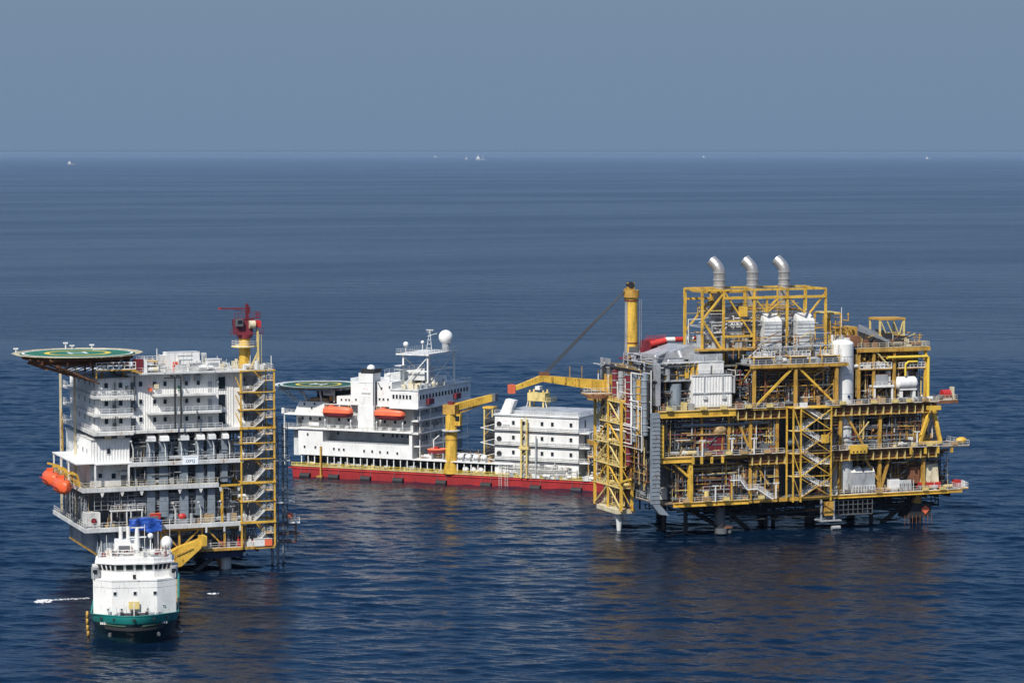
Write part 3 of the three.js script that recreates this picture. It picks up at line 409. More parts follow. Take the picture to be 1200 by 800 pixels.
  // dark risers beyond the tower, with little landings near the water
  { const m = mb(); for (let k = 0; k < 6; k++) m.cyl([40.6 + k * .62, -6, -6 - (k % 2) * 1.6], [40.6 + k * .62, 26 + (k * 7 % 5) * 1.6, -6 - (k % 2) * 1.6], .22, .22, 8); m.build('riser_pipes', M.blueGrey, P); const t = mb(); for (let y = 6; y < 31; y += 1.4) t.b(40.2, 44.2, y, y + .12, -5.7, -5.6); for (const x of [40.2, 44.1]) t.b(x - .08, x + .08, 3, 31, -5.75, -5.55); t.ladder(43.4, 6, 30, -5.3, .5, true); t.build('riser_rack', M.darkGrey, P); const s = mb(); s.b(40, 45.5, 13.4, 13.6, -9, -5); s.b(40, 44.5, 22.6, 22.8, -9, -5); s.build('riser_landing', M.pale, P); mb().rail([[40, 13.6, -5], [45.4, 13.6, -5], [45.4, 13.6, -9]]).build('handrail', M.pale, P); mb().rail([[40, 22.8, -5], [44.4, 22.8, -5]]).build('handrail', M.pale, P); }
  { const m = mb(); for (const [y, x] of [[8.2, 46.5], [6.2, 47.3], [4.4, 46]]) m.b(40, x, y, y + .3, -7, -6.6).b(40, x, y, y + .3, -10, -9.6); m.b(46, 46.3, 4.4, 8.4, -6.6, -6.3); m.build('fender_frame', M.rust, P); mb().b(44.4, 47, 8.7, 8.9, -10, -6).build('davit_landing', M.pale, P); mb().rail([[44.4, 8.9, -6.1], [46.9, 8.9, -6.1]]).build('handrail', M.white, P); }
  // sign board hung on the machinery deck rail
  { const c = document.createElement('canvas'); c.width = 256; c.height = 136; const x = c.getContext('2d'); x.fillStyle = '#e9eef2'; x.fillRect(0, 0, 256, 136); x.fillStyle = '#9aa4ae'; x.fillRect(20, 14, 216, 10); x.fillStyle = '#5b6b80'; x.font = 'bold 74px sans-serif'; x.textAlign = 'center'; x.fillText('OPQ', 128, 108); const t = new THREE.CanvasTexture(c); t.colorSpace = THREE.SRGBColorSpace;
    const s = mb().b(19, 22.5, y3 - .75, y3 + 1.1, .5, .58).build('sign_board', M.white, P); const f = new THREE.Mesh(new THREE.PlaneGeometry(3.4, 1.8), new THREE.MeshStandardMaterial({ map: t, roughness: .6 })); f.name = 'sign_face'; f.position.set(20.75, y3 + .17, .595); s.add(f); }

  // ---- things that stand on or hang from it
  // covered lifeboats hung in line on yellow davits
  const lb = thing('lifeboat', 'orange enclosed lifeboat hung on yellow davits, nearer the corner of the accommodation platform', 'lifeboat', LQ, [-5.6, 17.4, -6], 0, 'lifeboats of the accommodation platform');
  { const sec = []; const L = 4.6; const hull = new MB(), n = 16; const prof = (t) => { const w = Math.pow(Math.max(0, 1 - Math.pow(Math.abs(t), 2.6)), .55); return w; };
    const ringAt = (t) => { const w = 1.75 * prof(t), z = t * L, pts = []; for (let k = 0; k <= n; k++) { const a = k / n * 2 * Math.PI, c = Math.cos(a), s = Math.sin(a); let x = w * Math.sign(c) * Math.pow(Math.abs(c), .75), y = s > 0 ? 1.75 * Math.pow(s, .8) * (.55 + .45 * prof(t)) : 1.5 * -Math.pow(-s, .9) * (.35 + .65 * prof(t)); pts.push([x, 1.75 + y, z]); } return pts; };
    for (let q = 0; q <= 18; q++) sec.push(ringAt(-1 + q / 9)); for (let q = 0; q < 18; q++) for (let k = 0; k < n; k++) hull.quad(sec[q][k], sec[q][k + 1], sec[q + 1][k + 1], sec[q + 1][k]); const h = hull.build('hull', M.orange, lb);
    mb().b(-.7, .7, 3.3, 3.95, -1.8, -.4).build('wheelhouse', M.orange, lb); mb().bars([[1.8, 1.9, -3.6], [1.86, 1.9, 0], [1.8, 1.9, 3.6]], .12, .2).bars([[-1.8, 1.9, -3.6], [-1.86, 1.9, 0], [-1.8, 1.9, 3.6]], .12, .2).build('fender_strip', M.red, lb); for (const z of [-2.6, 2.6]) mb().b(-.08, .08, 3.2, 3.9, z - .12, z + .12).build('lifting_hook', M.darkGrey, lb); }
  copy(lb, 'orange enclosed lifeboat on yellow davits, the farther one out over open water', LQ, [-5.6, 17.7, -17.5]);
  for (const [z, lab] of [[-6, 'yellow davit pair holding the nearer platform lifeboat'], [-17.5, 'yellow davit pair holding the farther platform lifeboat']]) { const d = thing('lifeboat_davit', lab, 'davit', LQ, [-2.4, 19.2, z], 0, 'lifeboat davits'); for (const s of [-3, 3]) { mb().bars([[0, 0, s], [-.6, 2.6, s], [-3.4, 3.4, s]], .4).build('arm', M.yellow, d); mb().bar([-.1, .1, s], [-2.4, 2.6, s], .22).build('strut', M.dullYellow, d); mb().bar([-3.2, 3.3, s], [-3.2, 1.7, s], .06).build('fall_wire', M.rope, d); } mb().bar([-.6, 2.6, -3], [-.6, 2.6, 3], .25).build('cross_beam', M.yellow, d); mb().b(-.4, .6, .02, 1.2, -.6, .6).build('winch', M.dullYellow, d); }
  // red crane on a yellow pedestal
  { const c = thing('pedestal_crane', 'dark red crane with short horizontal jib on yellow pedestal above the stair tower', 'crane', LQ, [34.4, yR, -5]);
    mb().cyl([0, 0, 0], [0, 6.6, 0], 1.25, 1.25, 18).build('pedestal', M.yellow, c); const pl = mb().cyl([0, 4.7, 0], [0, 4.95, 0], 2.9, 2.9, 18).build('platform', M.paleYellow, c); mb().rail([...Array(13)].map((_, k) => [2.8 * Math.cos(k / 6 * Math.PI), 4.95, 2.8 * Math.sin(k / 6 * Math.PI)]), 1.1, 1).build('handrail', M.white, pl);
    const h = mb().cyl([0, 6.6, 0], [0, 7.4, 0], 1.5, 1.9, 12).hexa([[-1.9, 7.4, 1.6], [1.4, 7.4, 1.6], [1.4, 7.4, -2.4], [-1.9, 7.4, -2.4], [-2.2, 10.6, 1.2], [1.8, 10.9, 1.2], [2, 10.9, -2.4], [-2.2, 10.6, -2.4]]).build('slewing_house', M.maroon, c); mb().b(-2.3, -.9, 9.3, 10.9, 1.0, 2.3).build('operator_cab', M.darkGrey, h); mb().b(-2.1, -1.1, 9.9, 10.6, 2.3, 2.35).build('cab_window', M.glass, h); mb().cyl([.6, 9.6, 1.5], [1.9, 9.6, 1.5], .9, .9, 14).build('hoist_drum', M.cream, h); mb().b(1.6, 3.4, 8.9, 10.4, -1.2, 1.2).build('counterweight', M.red, h);
    mb().rail([[-2.6, 10.9, 1.4], [3.2, 10.9, 1.4], [3.2, 10.9, -2.6]], 1.3, .8).build('handrail', M.maroon, h); mb().rail([[-3.6, 7.5, 1.4], [3.9, 7.5, 1.4]], 1.2, .8).build('handrail', M.maroon, h);
    mb().b(.3, .9, 10.8, 14, -.4, .2).b(.9, 1.3, 12, 13.4, -.3, .1).build('mast', M.maroon, c); mb().bars([[.4, 13, -.1], [-5.4, 13.1, -.1]], .32).bar([.5, 12.2, -.1], [-2.4, 13, -.1], .14).build('jib', M.maroon, c); mb().b(-5.7, -5.2, 12.9, 13.3, -.3, .1).build('jib_tip', M.red, c);
    mb().bar([2.5, 0, 2], [2.5, 8.6, 1.4], .4).bar([2.5, 3.6, 1.8], [.6, .1, 2.2], .3).ladder(3.1, .1, 7.4, 1.6).build('boom_rest', M.paleYellow, c); }
  // plant on the roof
  { const a = thing('air_handling_unit', 'long white air handling unit with hose reel on the accommodation roof', 'ventilation unit', LQ, [17, yR, -5]); mb().b(0, 7.4, .3, 3.9, -3, 0).build('casing', M.white, a); for (const x of [1.9, 3.7, 5.5]) mb().b(x, x + .07, .35, 3.85, 0, .06).build('seam', M.pale, a); for (const y of [1.2, 2.2, 3.1]) mb().b(2.6, 5.8, y, y + .12, 0, .09).build('louvre', M.grey, a); mb().b(-1.2, 0, .2, 3.3, -2.4, -.4).build('intake', M.offwhite, a); mb().b(0, 7.4, 0, .3, -2.8, -.2).build('skid', M.grey, a); mb().bars([[0, 4.0, .05], [7.4, 4.0, .05]], .08).build('top_rail', M.grey, a); }
  { const a = thing('hose_reel', 'small red hose cabinet in front of the white roof unit', 'cabinet', LQ, [18.6, yR, -3.4]); mb().b(-.5, .5, 0, 2, -.4, .4).build('cabinet', M.coral, a); mb().b(-.42, .42, .3, 1.7, .4, .46).build('door', M.red, a); }
  { const a = thing('ventilation_box', 'low white ventilation box on the roof beside the red crane', 'ventilation unit', LQ, [27, yR, -4]); mb().b(-1.4, 1.4, 0, 2.2, -1.2, 1).build('casing', M.white, a); mb().b(-1, 1, .8, 1.6, 1, 1.08).build('louvre', M.grey, a); mb().b(-1.5, 1.5, 2.2, 2.4, -1.3, 1.1).build('cover', M.offwhite, a); }
  { const a = thing('ventilation_box', 'tall pale cabinet on the roof just right of the long white unit', 'ventilation unit', LQ, [25.4, yR, -5.5]); mb().b(-.5, .5, 0, 3.6, -.5, .5).build('casing', M.pale, a); mb().b(-.3, .3, 1.2, 3, .5, .56).build('door', M.grey, a); }
  // on the lower deck
  { const a = thing('equipment_container', 'white equipment box with round dark red hatch on the lower corner deck', 'container', LQ, [-.6, yL, -1.2]); mb().b(-1.2, 1.9, 0, 3.3, -2.4, 1).build('body', M.offwhite, a); const d = mb().cyl([.5, 1.6, 1], [.5, 1.6, 1.2], .6, .6, 16).build('hatch', M.maroon, a); mb().cyl([.5, 1.6, 1.2], [.5, 1.6, 1.3], .2, .2, 10).build('hub', M.red, d); for (const x of [-1.15, 1.75]) mb().b(x, x + .12, 0, 3.35, 1, 1.1).build('corner_post', M.white, a); }
  { const a = thing('covered_load', 'bright blue tarpaulin over a load at the lower deck edge', 'tarpaulin', LQ, [10.6, yL - .9, .7]); const g = new THREE.PlaneGeometry(7, 4.4, 26, 18), p = g.attributes.position, n = valueNoise(64, 9, 77); for (let k = 0; k < p.count; k++) { const x = p.getX(k), y = p.getY(k), q = n[Math.round((x + 3.5) / 7 * 63) + 64 * Math.round((y + 2.2) / 4.4 * 63)]; const top = 2.9 - .12 * Math.abs(x) - .35 * smooth(1, 3.5, x); const t = (y + 2.2) / 4.4, dz = t > .6 ? -(t - .6) * 5 : 0; p.setXYZ(k, x, t < .6 ? t / .6 * top + (x > 0 && t < .05 ? -.3 * q : .2 * q * (1 - t)) : top + .2 * q - (t - .6) * .5, .5 + .45 * q + dz + .25 * Math.sin(x * 2.1)); } g.computeVertexNormals(); mb().add(g).build('sheet', M.blue, a); mb().b(-3, 3, 0, 2.9, -1.6, .3).build('load', M.darkGrey, a); mb().bars([[-3.3, 1.6, 1.25], [0, 1.4, 1.3], [3.2, 2.2, 1.2]], .06).build('lashing', M.rope, a); }
  for (const [x, w, lab] of [[13.2, 2.3, 'flat red storage box on the lower deck right behind the blue tarpaulin'], [19.2, 1.9, 'rounded red storage drum on the lower deck between lamp posts']]) { const a = thing('storage_box', lab, 'box', LQ, [x, yL + (x < 15 ? 1.3 : .6), -.9], 0, 'red stores on the lower deck'); if (x < 15) { mb().b(-w / 2, w / 2, 0, 1.15, -.6, .5).build('body', M.red, a); mb().b(-w / 2 - .06, w / 2 + .06, 1.15, 1.3, -.66, .56).build('lid', M.coral, a); mb().b(-w / 2, w / 2, -1.3, 0, -.5, .4).build('stand', M.grey, a); } else { mb().ball([0, .95, 0], .95, 16, 1, .85, .8).build('body', M.red, a); mb().b(-.7, .7, -.6, .3, -.5, .5).build('stand', M.grey, a); } }
  for (const [x, w, h, lab] of [[24.6, 3, 1.9, 'brown timber crate stack on the lower deck near the yellow portal'], [30.4, 1.6, 1.7, 'small brown crate tucked beside the yellow portal post']]) { const a = thing('timber_crate', lab, 'crate', LQ, [x, yL, -1.1], 0, 'brown crates on the lower deck'); mb().b(-w / 2, w / 2, .15, h, -.6, .5).build('box', M.brass, a); for (let k = 0; k < 4; k++) mb().b(-w / 2 - .03, w / 2 + .03, .2 + k * h / 4.4, .3 + k * h / 4.4, .5, .56).build('slat', M.cream, a); mb().b(-w / 2, w / 2, 0, .15, -.5, .4).build('pallet', M.rust, a); }
  { const a = thing('marker_buoy', 'orange marker buoy with white stand on the davit landing past the tower', 'buoy', LQ, [45.6, 8.9, -7.5]); mb().ball([-.6, 1.3, 0], .9, 14).build('float', M.coral, a); mb().cyl([.5, 0, 0], [.5, 1.9, 0], .35, .25, 10).build('stand', M.white, a); mb().b(-1.2, .8, 0, .35, -.5, .5).build('cradle', M.grey, a); }
  { const a = thing('equipment_container', 'white and red locker inside the foot of the yellow stair tower', 'container', LQ, [36, yC, -.5]); mb().b(-1, 1.2, 0, 1.4, -.6, .5).build('body', M.white, a); mb().b(1.2, 2.9, 0, 1.5, -.6, .5).build('locker', M.coral, a); mb().b(-1.05, 2.95, 1.5, 1.6, -.65, .55).build('lid', M.pale, a); }
}
// ================================================================ accommodation barge (red hull, white superstructure)
const FL = new Frame(-61.6, -758, -24);
function sheetSign(parent, w, h, at, draw, face = 'z') { const c = document.createElement('canvas'); c.width = 256; c.height = Math.round(256 * h / w); draw(c.getContext('2d'), c.width, c.height); const t = new THREE.CanvasTexture(c); t.colorSpace = THREE.SRGBColorSpace; const f = new THREE.Mesh(new THREE.PlaneGeometry(w, h), new THREE.MeshStandardMaterial({ map: t, roughness: .6 })); f.name = 'lettering'; f.position.set(...at); f.receiveShadow = true; parent.add(f); return f; }
function lettering(x, w, h) { x.fillStyle = '#eceae6'; x.fillRect(0, 0, w, h); x.textAlign = 'center'; x.fillStyle = '#b08f8b'; x.font = `bold ${Math.round(h * .3)}px sans-serif`; x.fillText('ETIU', w * .54, h * .36); x.fillStyle = '#3c3a40'; x.font = `bold ${Math.round(h * .36)}px sans-serif`; x.fillText('MMM', w * .62, h * .88); x.fillStyle = '#8d8b8c'; x.fillRect(w * .14, h * .6, w * .12, h * .06); x.fillRect(w * .14, h * .82, w * .12, h * .06); x.fillRect(w * .14, h * .6, w * .04, h * .26); }
{
  const P = thing('accommodation_barge', 'long red-hulled accommodation vessel with white superstructure moored between the platforms', 'ship', FL);
  const R = rng(202);
  // hull with raked ends
  { const pl = (e) => [[-2 + e, -3], [0 + e * .4, 0], [97.5, 0], [100.5 - e * .5, -4], [100.5 - e * .5, -28], [97.5, -32], [0 + e * .4, -32], [-2 + e, -29]]; const lo = pl(2.4), hi = pl(0), m = mb();
    for (let k = 0; k < lo.length; k++) { const n = (k + 1) % lo.length; m.quad([lo[k][0], -3.5, lo[k][1]], [lo[n][0], -3.5, lo[n][1]], [hi[n][0], 2.7, hi[n][1]], [hi[k][0], 2.7, hi[k][1]]); } m.build('hull', M.hullRed, P);
    mb().prism(hi, 2.5, 2.72).build('main_deck', M.deckGreen, P); const b = mb(); b.b(-1, 97.5, 2.1, 2.35, 0, .22); b.build('rubbing_strake', M.red, P);
    mb().rail([[0, 2.72, -.1], [97.5, 2.72, -.1], [100, 2.72, -4]], 1.0, 1.6, .12).build('deck_rail', M.lineYellow, P); mb().b(0, 97.5, 2.72, 3.0, -.06, .04).build('deck_coaming', M.paleYellow, P); }
  // posts of the open promenade
  { const posts = []; for (let x = 3; x < 47; x += 2.05) posts.push(x); for (let x = 51; x < 67; x += 2.05) posts.push(x); for (const x of posts) mb().b(x - .13, x + .13, 2.72, 6, -.6, -.34).build('post', M.white, P); }
  mb().b(2, 67, 2.72, 5.9, -30, -4).build('shaded_inner_wall', M.black, P);  // coloured black for the shade behind the promenade posts
  { const m = mb(), q = mb(); skids(m, R, 3, 46, 2.75, -3.4, -1.2, 34, 1); skids(q, R, 3, 100, 2.75, -3.4, -1.2, 50, .8); m.build('deck_stores', M.grey, P, 'stuff'); q.build('deck_stores', M.cream, P, 'stuff'); }
  // main superstructure walls
  const S = mb().b(2.2, 37.5, 6, 9.8, -32, 0).b(2.2, 9.9, 9.8, 13.2, -32, 0).b(9.9, 36.6, 9.8, 13.2, -32, -4.4).b(36.6, 37.5, 9.8, 13.2, -32, 0).build('superstructure', M.white, P);
  mb().b(37.5, 50, 5.95, 6.2, -20, .1).build('boat_deck', M.white, P); mb().b(50, 67.4, 5.95, 6.2, -12, .1).build('stores_deck', M.white, P);
  mb().b(9.9, 36.6, 9.8, 9.95, -4.4, -.05).build('shaded_recess_sill', M.grey, S); mb().b(9.9, 36.6, 9.95, 13.2, -4.4, -4.37).build('shaded_recess_wall', M.grey, S); for (const x of [11.6, 15, 19, 25.4, 28.6, 33.4]) mb().slab([[x, 13.1], [x + 1.1, 13.1], [x + .2, 11.2], [x, 11.2]], -4.3, -4.1).build('bracket', M.grey, S);  // recess wall and sill coloured grey to deepen the shade in there
  for (const [x, y] of [[5.2, 11.7], [7.6, 8.2], [13.4, 8], [15, 7.9], [16.5, 7.9], [22.8, 7.8], [25.3, 7.8], [27.7, 7.7], [30, 7.7], [33, 7.6], [4.2, 8.2]]) pane(P, x, y, .03, .5, .7, 'z', 'porthole', M.offwhite);
  for (const x of [12.4, 26.6, 29.4, 30.8, 32.4, 34]) pane(P, x, 11.9, -4.33, .7, .8, 'z', 'porthole', M.grey);
  mb().b(-2.6, 2.2, 13.0, 13.3, -32, .2).b(2.2, 37.7, 13.2, 13.55, -32, .5).build('upper_deck', M.white, P); mb().rail([[-2.4, 13.4, -20], [-2.4, 13.4, .1], [10, 13.55, .3], [37.4, 13.55, .3]], 1.1, 1.5).build('handrail', M.offwhite, P);
  mb().b(-.4, 2.1, 5.5, 13, -30, -2.2).b(-2.3, -2, 3, 17, -.2, .1).build('end_wall', M.pale, P);
  for (const [x, y0, y1] of [[-2.2, 13.3, 17]]) mb().b(x - .1, x + .1, y0, y1, -12, -11.8).build('post', M.white, P);
  const U = mb().b(0, 10, 13.55, 17, -30, -3).b(10, 37.4, 13.55, 20.3, -33, -3.6).build('upper_house', M.pale, P);
  mb().b(-2.8, 10.4, 17, 17.3, -31, .3).build('bridge_wing_deck', M.white, P); mb().rail([[-2.7, 17.3, -20], [-2.7, 17.3, .2], [10.2, 17.3, .2]], 1.1, 1.5).build('handrail', M.white, P);
  mb().slab([[.5, 17.3], [10, 17.3], [10, 20.8], [2.1, 20.8]], -14, -.8).build('forward_house', M.white, P); for (const [x, y] of [[3.8, 20], [6.1, 19], [7, 20.2]]) pane(P, x, y, -.77, .5, .6, 'z', 'porthole', M.offwhite);
  for (const x of [2, 4.5, 7.5, 13.2, 16.2, 27.4, 30.6, 33.6]) pane(P, x, 15.8, x < 10 ? -2.97 : -3.57, .8, .9, 'z', 'window', M.offwhite);
  mb().b(.6, 1.8, 13.7, 16, -2.99, -2.9).build('door', M.darkGrey, P); mb().b(5.4, 8.6, 14.2, 15.1, -.6, -.2).build('locker', M.white, P);
  for (const [x, z] of [[-2.5, .1], [-2.5, -19]]) { mb().cyl([x, 17.3, z], [x, 18.8, z], .5, .5, 10).build('vent_post', M.white, P); }
  // white funnel casing with lettering, flanking houses
  { const t = mb().b(20.8, 25.6, 13.55, 20.2, -5, -.2).b(21, 25.4, 20.2, 29.3, -5, -.3).build('funnel_casing', M.white, P); mb().b(25.6, 25.75, 13.6, 27, -4.8, -.6).build('shaded_casing_side', M.pale, t); mb().b(21.7, 25.9, 29.3, 30.4, -4.6, -.2).build('funnel_top', M.black, t); mb().ball([23.8, 30.4, -2.4], 1.15, 14, 1, 1, 1, 0, .55).build('dome', M.white, t); sheetSign(t, 3.2, 2.6, [23, 24.3, -.28], lettering); mb().b(21.2, 25.2, 26.6, 26.72, -.3, -.22).build('seam', M.pale, t); }  // pale slab tones down the casing side turned from the sun
  { const h = mb().b(18, 21, 20.3, 26.6, -9, -1.4).b(13.5, 18, 20.3, 22.6, -9, -1.6).build('accommodation_house', M.white, P); for (const [x, y] of [[15, 21.6], [16.4, 21.6], [17.4, 21.6], [19.6, 21.8]]) pane(P, x, y, x < 18 ? -1.57 : -1.37, .45, .55, 'z', 'porthole', M.offwhite); const g = mb().b(26.3, 30.8, 20.3, 27, -9, -1.2).build('accommodation_house', M.white, P); for (const [x, y] of [[27, 22.2], [28.2, 22.2], [29.6, 22.2], [27.6, 25.2], [30.1, 25.6]]) pane(P, x, y, -1.17, .5, .6, 'z', 'porthole', M.offwhite); mb().bar([26.6, 26.8, -1], [27.6, 25, -1], .2).build('pipe', M.darkGrey, g); }
  mb().b(5, 13.4, 20.85, 24.2, -14, -6).build('recess_shade_block', M.black, P); mb().b(10.4, 13.2, 20.9, 22.2, -5.6, -3).build('winch_house', M.dullYellow, P); mb().b(4.8, 10, 20.85, 21.7, -5, -2).build('stores_box', M.brass, P);  // black block stands in for the dark, shaded interior below the helideck
  sheetSign(P, 3, 1.8, [10, 23.4, -3.1], (x, w, h) => { x.fillStyle = '#dcdcd8'; x.fillRect(0, 0, w, h); x.fillStyle = '#5a5a5a'; x.font = `bold ${Math.round(h * .42)}px sans-serif`; x.textAlign = 'center'; x.fillText('MMM', w / 2, h * .68); }).name = 'name_sign'; mb().b(8.4, 11.6, 22.4, 24.4, -3.3, -3.14).build('name_board', M.white, P);
  // bridge with windows, and the shaded end of the block with its walkways
  { const B = mb().b(30.9, 39.4, 20.3, 24.9, -34, 0).build('bridge', M.white, P); for (let k = 0; k < 6; k++) pane(P, 31.9 + k * 1.02, 23.2, .03, .62, 1.15, 'z', 'bridge_window', M.white); for (let k = 0; k < 16; k++) pane(P, 39.43, 23.1, -1.2 - k * 2.02, 1.2, 1.15, 'x', 'bridge_window', M.offwhite); mb().b(30.7, 39.6, 24.9, 25.15, -34.2, .2).build('roof_edge', M.pale, B); mb().b(31, 39.7, 20, 20.32, -34, .9).build('wing_floor', M.white, B); mb().rail([[30.9, 25.15, .1], [39.5, 25.15, .1], [39.5, 25.15, -34]], 1.1, 2).build('handrail', M.offwhite, B);
    sheetSign(B, 4.2, .5, [34.6, 24.35, .06], (x, w, h) => { x.fillStyle = '#ecece8'; x.fillRect(0, 0, w, h); x.fillStyle = '#9a9896'; x.font = `bold ${Math.round(h * .8)}px sans-serif`; x.textAlign = 'center'; x.fillText('EM I MMM', w / 2, h * .8); }); }
  mb().b(37.5, 37.54, 6.2, 20, -32.5, -.6).build('shaded_end_sheet', M.grey, P);  // thin grey sheet over the white end, painting in its shade
  for (const y of [9.7, 13.3, 16.8, 20]) { const w = mb().b(37.5, 39.5, y - .3, y, -33, y === 9.7 ? -1 : .3).build('end_walkway', M.white, P); if (y < 20) mb().rail([[39.4, y, y === 9.7 ? -1 : .2], [39.4, y, -33]], 1.1, 1.8).build('handrail', M.white, w); }
  for (const y of [6, 9.9, 13.6, 17]) for (const z of [-4, -9, -15, -22, -28]) pane(P, 37.57, y + 1.6, z, .9, .9, 'x', 'window', M.pale);
  for (const z of [-1.2, -8, -16, -24, -32]) mb().b(39.2, 39.4, 5.9, 20, z - .1, z + .1).build('post', M.white, P);
  for (const [z, y] of [[-6.5, 20.9], [-24, 21]]) mb().b(39.5, 40.4, y, y + 1.5, z - 1.6, z + 1.6).build('raft_locker', M.maroon, P);
  { const m = mb(); skids(m, R, 37.8, 39, 13.4, -20, -2, 8, 1); skids(m, R, 37.8, 39, 9.8, -20, -2, 8, 1); skids(m, R, 38, 48, 6.2, -9, -3, 14, 1.2); m.build('deck_stores', M.offwhite, P, 'stuff'); const q = mb(); skids(q, R, 38, 66, 6.2, -9, -2, 20, 1); q.build('deck_stores', M.brass, P, 'stuff'); }
  // mast house, sloping grey exhaust casing and radar mast on the roof
  mb().slab([[24, 27], [36.5, 27], [36.5, 30.4], [31, 29.6], [24, 28.4]], -16, -10).build('exhaust_casing', M.pale, P); mb().b(14, 33, 20.3, 27, -16, -9).build('roof_house', M.pale, P); mb().rail([[24, 28.4, -10.2], [36.4, 30.4, -10.2]], 1.2, 1.6).build('handrail', M.grey, P);
  mb().cyl([29, 27.2, -3], [29, 28.6, -3], .35, .35, 10).ball([29, 28.9, -3], .6, 12).build('satellite_dome', M.white, P);
  { const m = mb(); skids(m, R, 32, 39, 25.1, -14, -1.5, 22, 1.1); m.build('roof_plant', M.cream, P, 'stuff'); const q = mb(); skids(q, R, 32, 39, 25.1, -20, -4, 16, 1.3); q.build('roof_plant', M.grey, P, 'stuff'); mb().b(33, 37.6, 25.15, 27.8, -22, -14).build('mast_house', M.white, P); }
  { const m = mb(), c = [[30.5, -9], [38, -9], [38, -26], [30.5, -26]]; for (const [x, z] of c) m.b(x - .22, x + .22, 25, 34, z - .22, z + .22); for (let k = 0; k < 4; k++) { const a = c[k], b = c[(k + 1) % 4]; m.bar([a[0], 29.6, a[1]], [b[0], 29.6, b[1]], .28).bar([a[0], 25.4, a[1]], [(a[0] + b[0]) / 2, 29.6, (a[1] + b[1]) / 2], .22).bar([b[0], 33.6, b[1]], [(a[0] + b[0]) / 2, 29.6, (a[1] + b[1]) / 2], .22); } const K = m.build('radar_mast', M.white, P); mb().b(28.6, 38.8, 34, 34.3, -27.5, -8).build('mast_platform', M.offwhite, K); mb().rail([[28.7, 34.3, -27], [28.7, 34.3, -8.1], [38.7, 34.3, -8.1], [38.7, 34.3, -27.4]], 1.3, 1.5).build('handrail', M.pale, K); mb().b(29, 31, 31, 31.2, -9.5, -6.5).b(29, 31.5, 30, 30.12, -9.5, -6).build('side_platform', M.pale, K);
    const t = mb(); for (const [x, z] of [[33.6, -17], [35.4, -17], [34.5, -19]]) t.bar([x, 34.3, z], [34.5, 40.4, -17.6], .16); for (let y = 35.5; y < 40; y += 1.1) t.bar([33.9, y, -17], [35.1, y, -17], .1); t.b(33.4, 35.6, 40.3, 40.6, -17.9, -17.4).bar([34.5, 39, -17.5], [36.8, 39.6, -17.5], .16); t.build('topmast', M.pale, K);
    for (const [x, z, r, y] of [[31, -9.5, .75, 36.9], [36.2, -9.4, .5, 37.6]]) { mb().cyl([x, 34.3, z], [x, y, z], .12, .12, 8).ball([x, y, z], r, 14).build('satellite_dome', M.white, K); } mb().cyl([36.6, 34.3, -23.5], [36.6, 36.4, -23.5], 1.1, 1.1, 14).build('dome_pedestal', M.grey, K); mb().ball([36.6, 38.2, -23.5], 2.0, 24).build('large_radome', M.white, K); }
  // helideck over the forward end
  { const hx = 4.4, hz = -8, hy = 25, hr = 11.4, N = 16, poly = (r) => [...Array(N)].map((_, k) => { const a = (k + .5) / N * 2 * Math.PI; return [hx + Math.cos(a) * r, hz + Math.sin(a) * r]; }); const H = mb().prism(poly(hr), hy - .3, hy).build('helideck', M.darkGreen, P);
    const ring = (r0, r1) => { const m = mb(); for (let k = 0; k < 64; k++) { const a = k / 32 * Math.PI, c = (k + 1) / 32 * Math.PI, q = (an, r) => [hx + Math.cos(an) * r, hy + .03, hz + Math.sin(an) * r]; m.quad(q(a, r0), q(c, r0), q(c, r1), q(a, r1)); } return m; }; ring(10.2, 10.8).build('perimeter_line', M.lineWhite, H); ring(5.6, 6.5).build('landing_circle', M.lineYellow, H); mb().b(hx - 2, hx - 1.3, hy + .02, hy + .04, hz - 2.2, hz + 2.2).b(hx + 1.3, hx + 2, hy + .02, hy + .04, hz - 2.2, hz + 2.2).b(hx - 1.3, hx + 1.3, hy + .02, hy + .04, hz - .4, hz + .4).build('landing_letter', M.lineWhite, H);
    const a = poly(hr), c = poly(hr + 1.4), m = mb(); for (let k = 0; k < N; k++) { const n = (k + 1) % N; m.quad([a[k][0], hy - .3, a[k][1]], [a[n][0], hy - .3, a[n][1]], [c[n][0], hy, c[n][1]], [c[k][0], hy, c[k][1]]); } m.build('safety_net', M.pale, H);
    const s = mb(); for (let z = -8; z <= 8; z += 2.6) { const w = Math.sqrt(hr * hr - z * z) - .4; s.b(hx - w, hx + w, hy - 1.1, hy - .32, hz + z - .15, hz + z + .15); } s.build('support_beam', M.grey, H); for (const [x, z, x2] of [[-3.6, 0, .8], [-1.4, 1, 1.6], [-3.6, -8, .8], [4, 1.4, 4.4], [9, 1, 9], [12.5, -1, 12.5], [-1, -14, 1.4]]) mb().bar([x, hy - 1.1, z - 1], [x2, 20.7, Math.min(z - 1, -1.2)], .34).build('support_strut', M.pale, P); mb().b(-6.5, -4, 23.4, 23.6, -7, -2).build('catwalk', M.offwhite, P); }
  // white five-sided accommodation module with ribbed storeys
  { const B = mb(), x0 = 62.1, x1 = 86.6; const ys = [3, 7.2, 11.2, 15.2, 19.3]; for (let k = 0; k < 4; k++) B.b(x0, x1, ys[k] + .12, ys[k + 1] - .12, -17, -.6); B.b(x0 + .3, x1 - .3, 2.72, 19.2, -16.6, -1); const o = B.build('module_block', M.white, P);
    for (let k = 1; k < 4; k++) { mb().b(x0, x1 - .2, ys[k] - .12, ys[k] + .12, -1, -.72).build('dark_joint', M.black, o); mb().rail([[x0, ys[k] + .1, -.4], [x1, ys[k] + .1, -.4]], 1, 2.2, .07).build('handrail', M.offwhite, o); mb().b(x0, x1, ys[k] - .3, ys[k] - .12, -.6, -.25).build('ledge', M.darkGrey, o); }
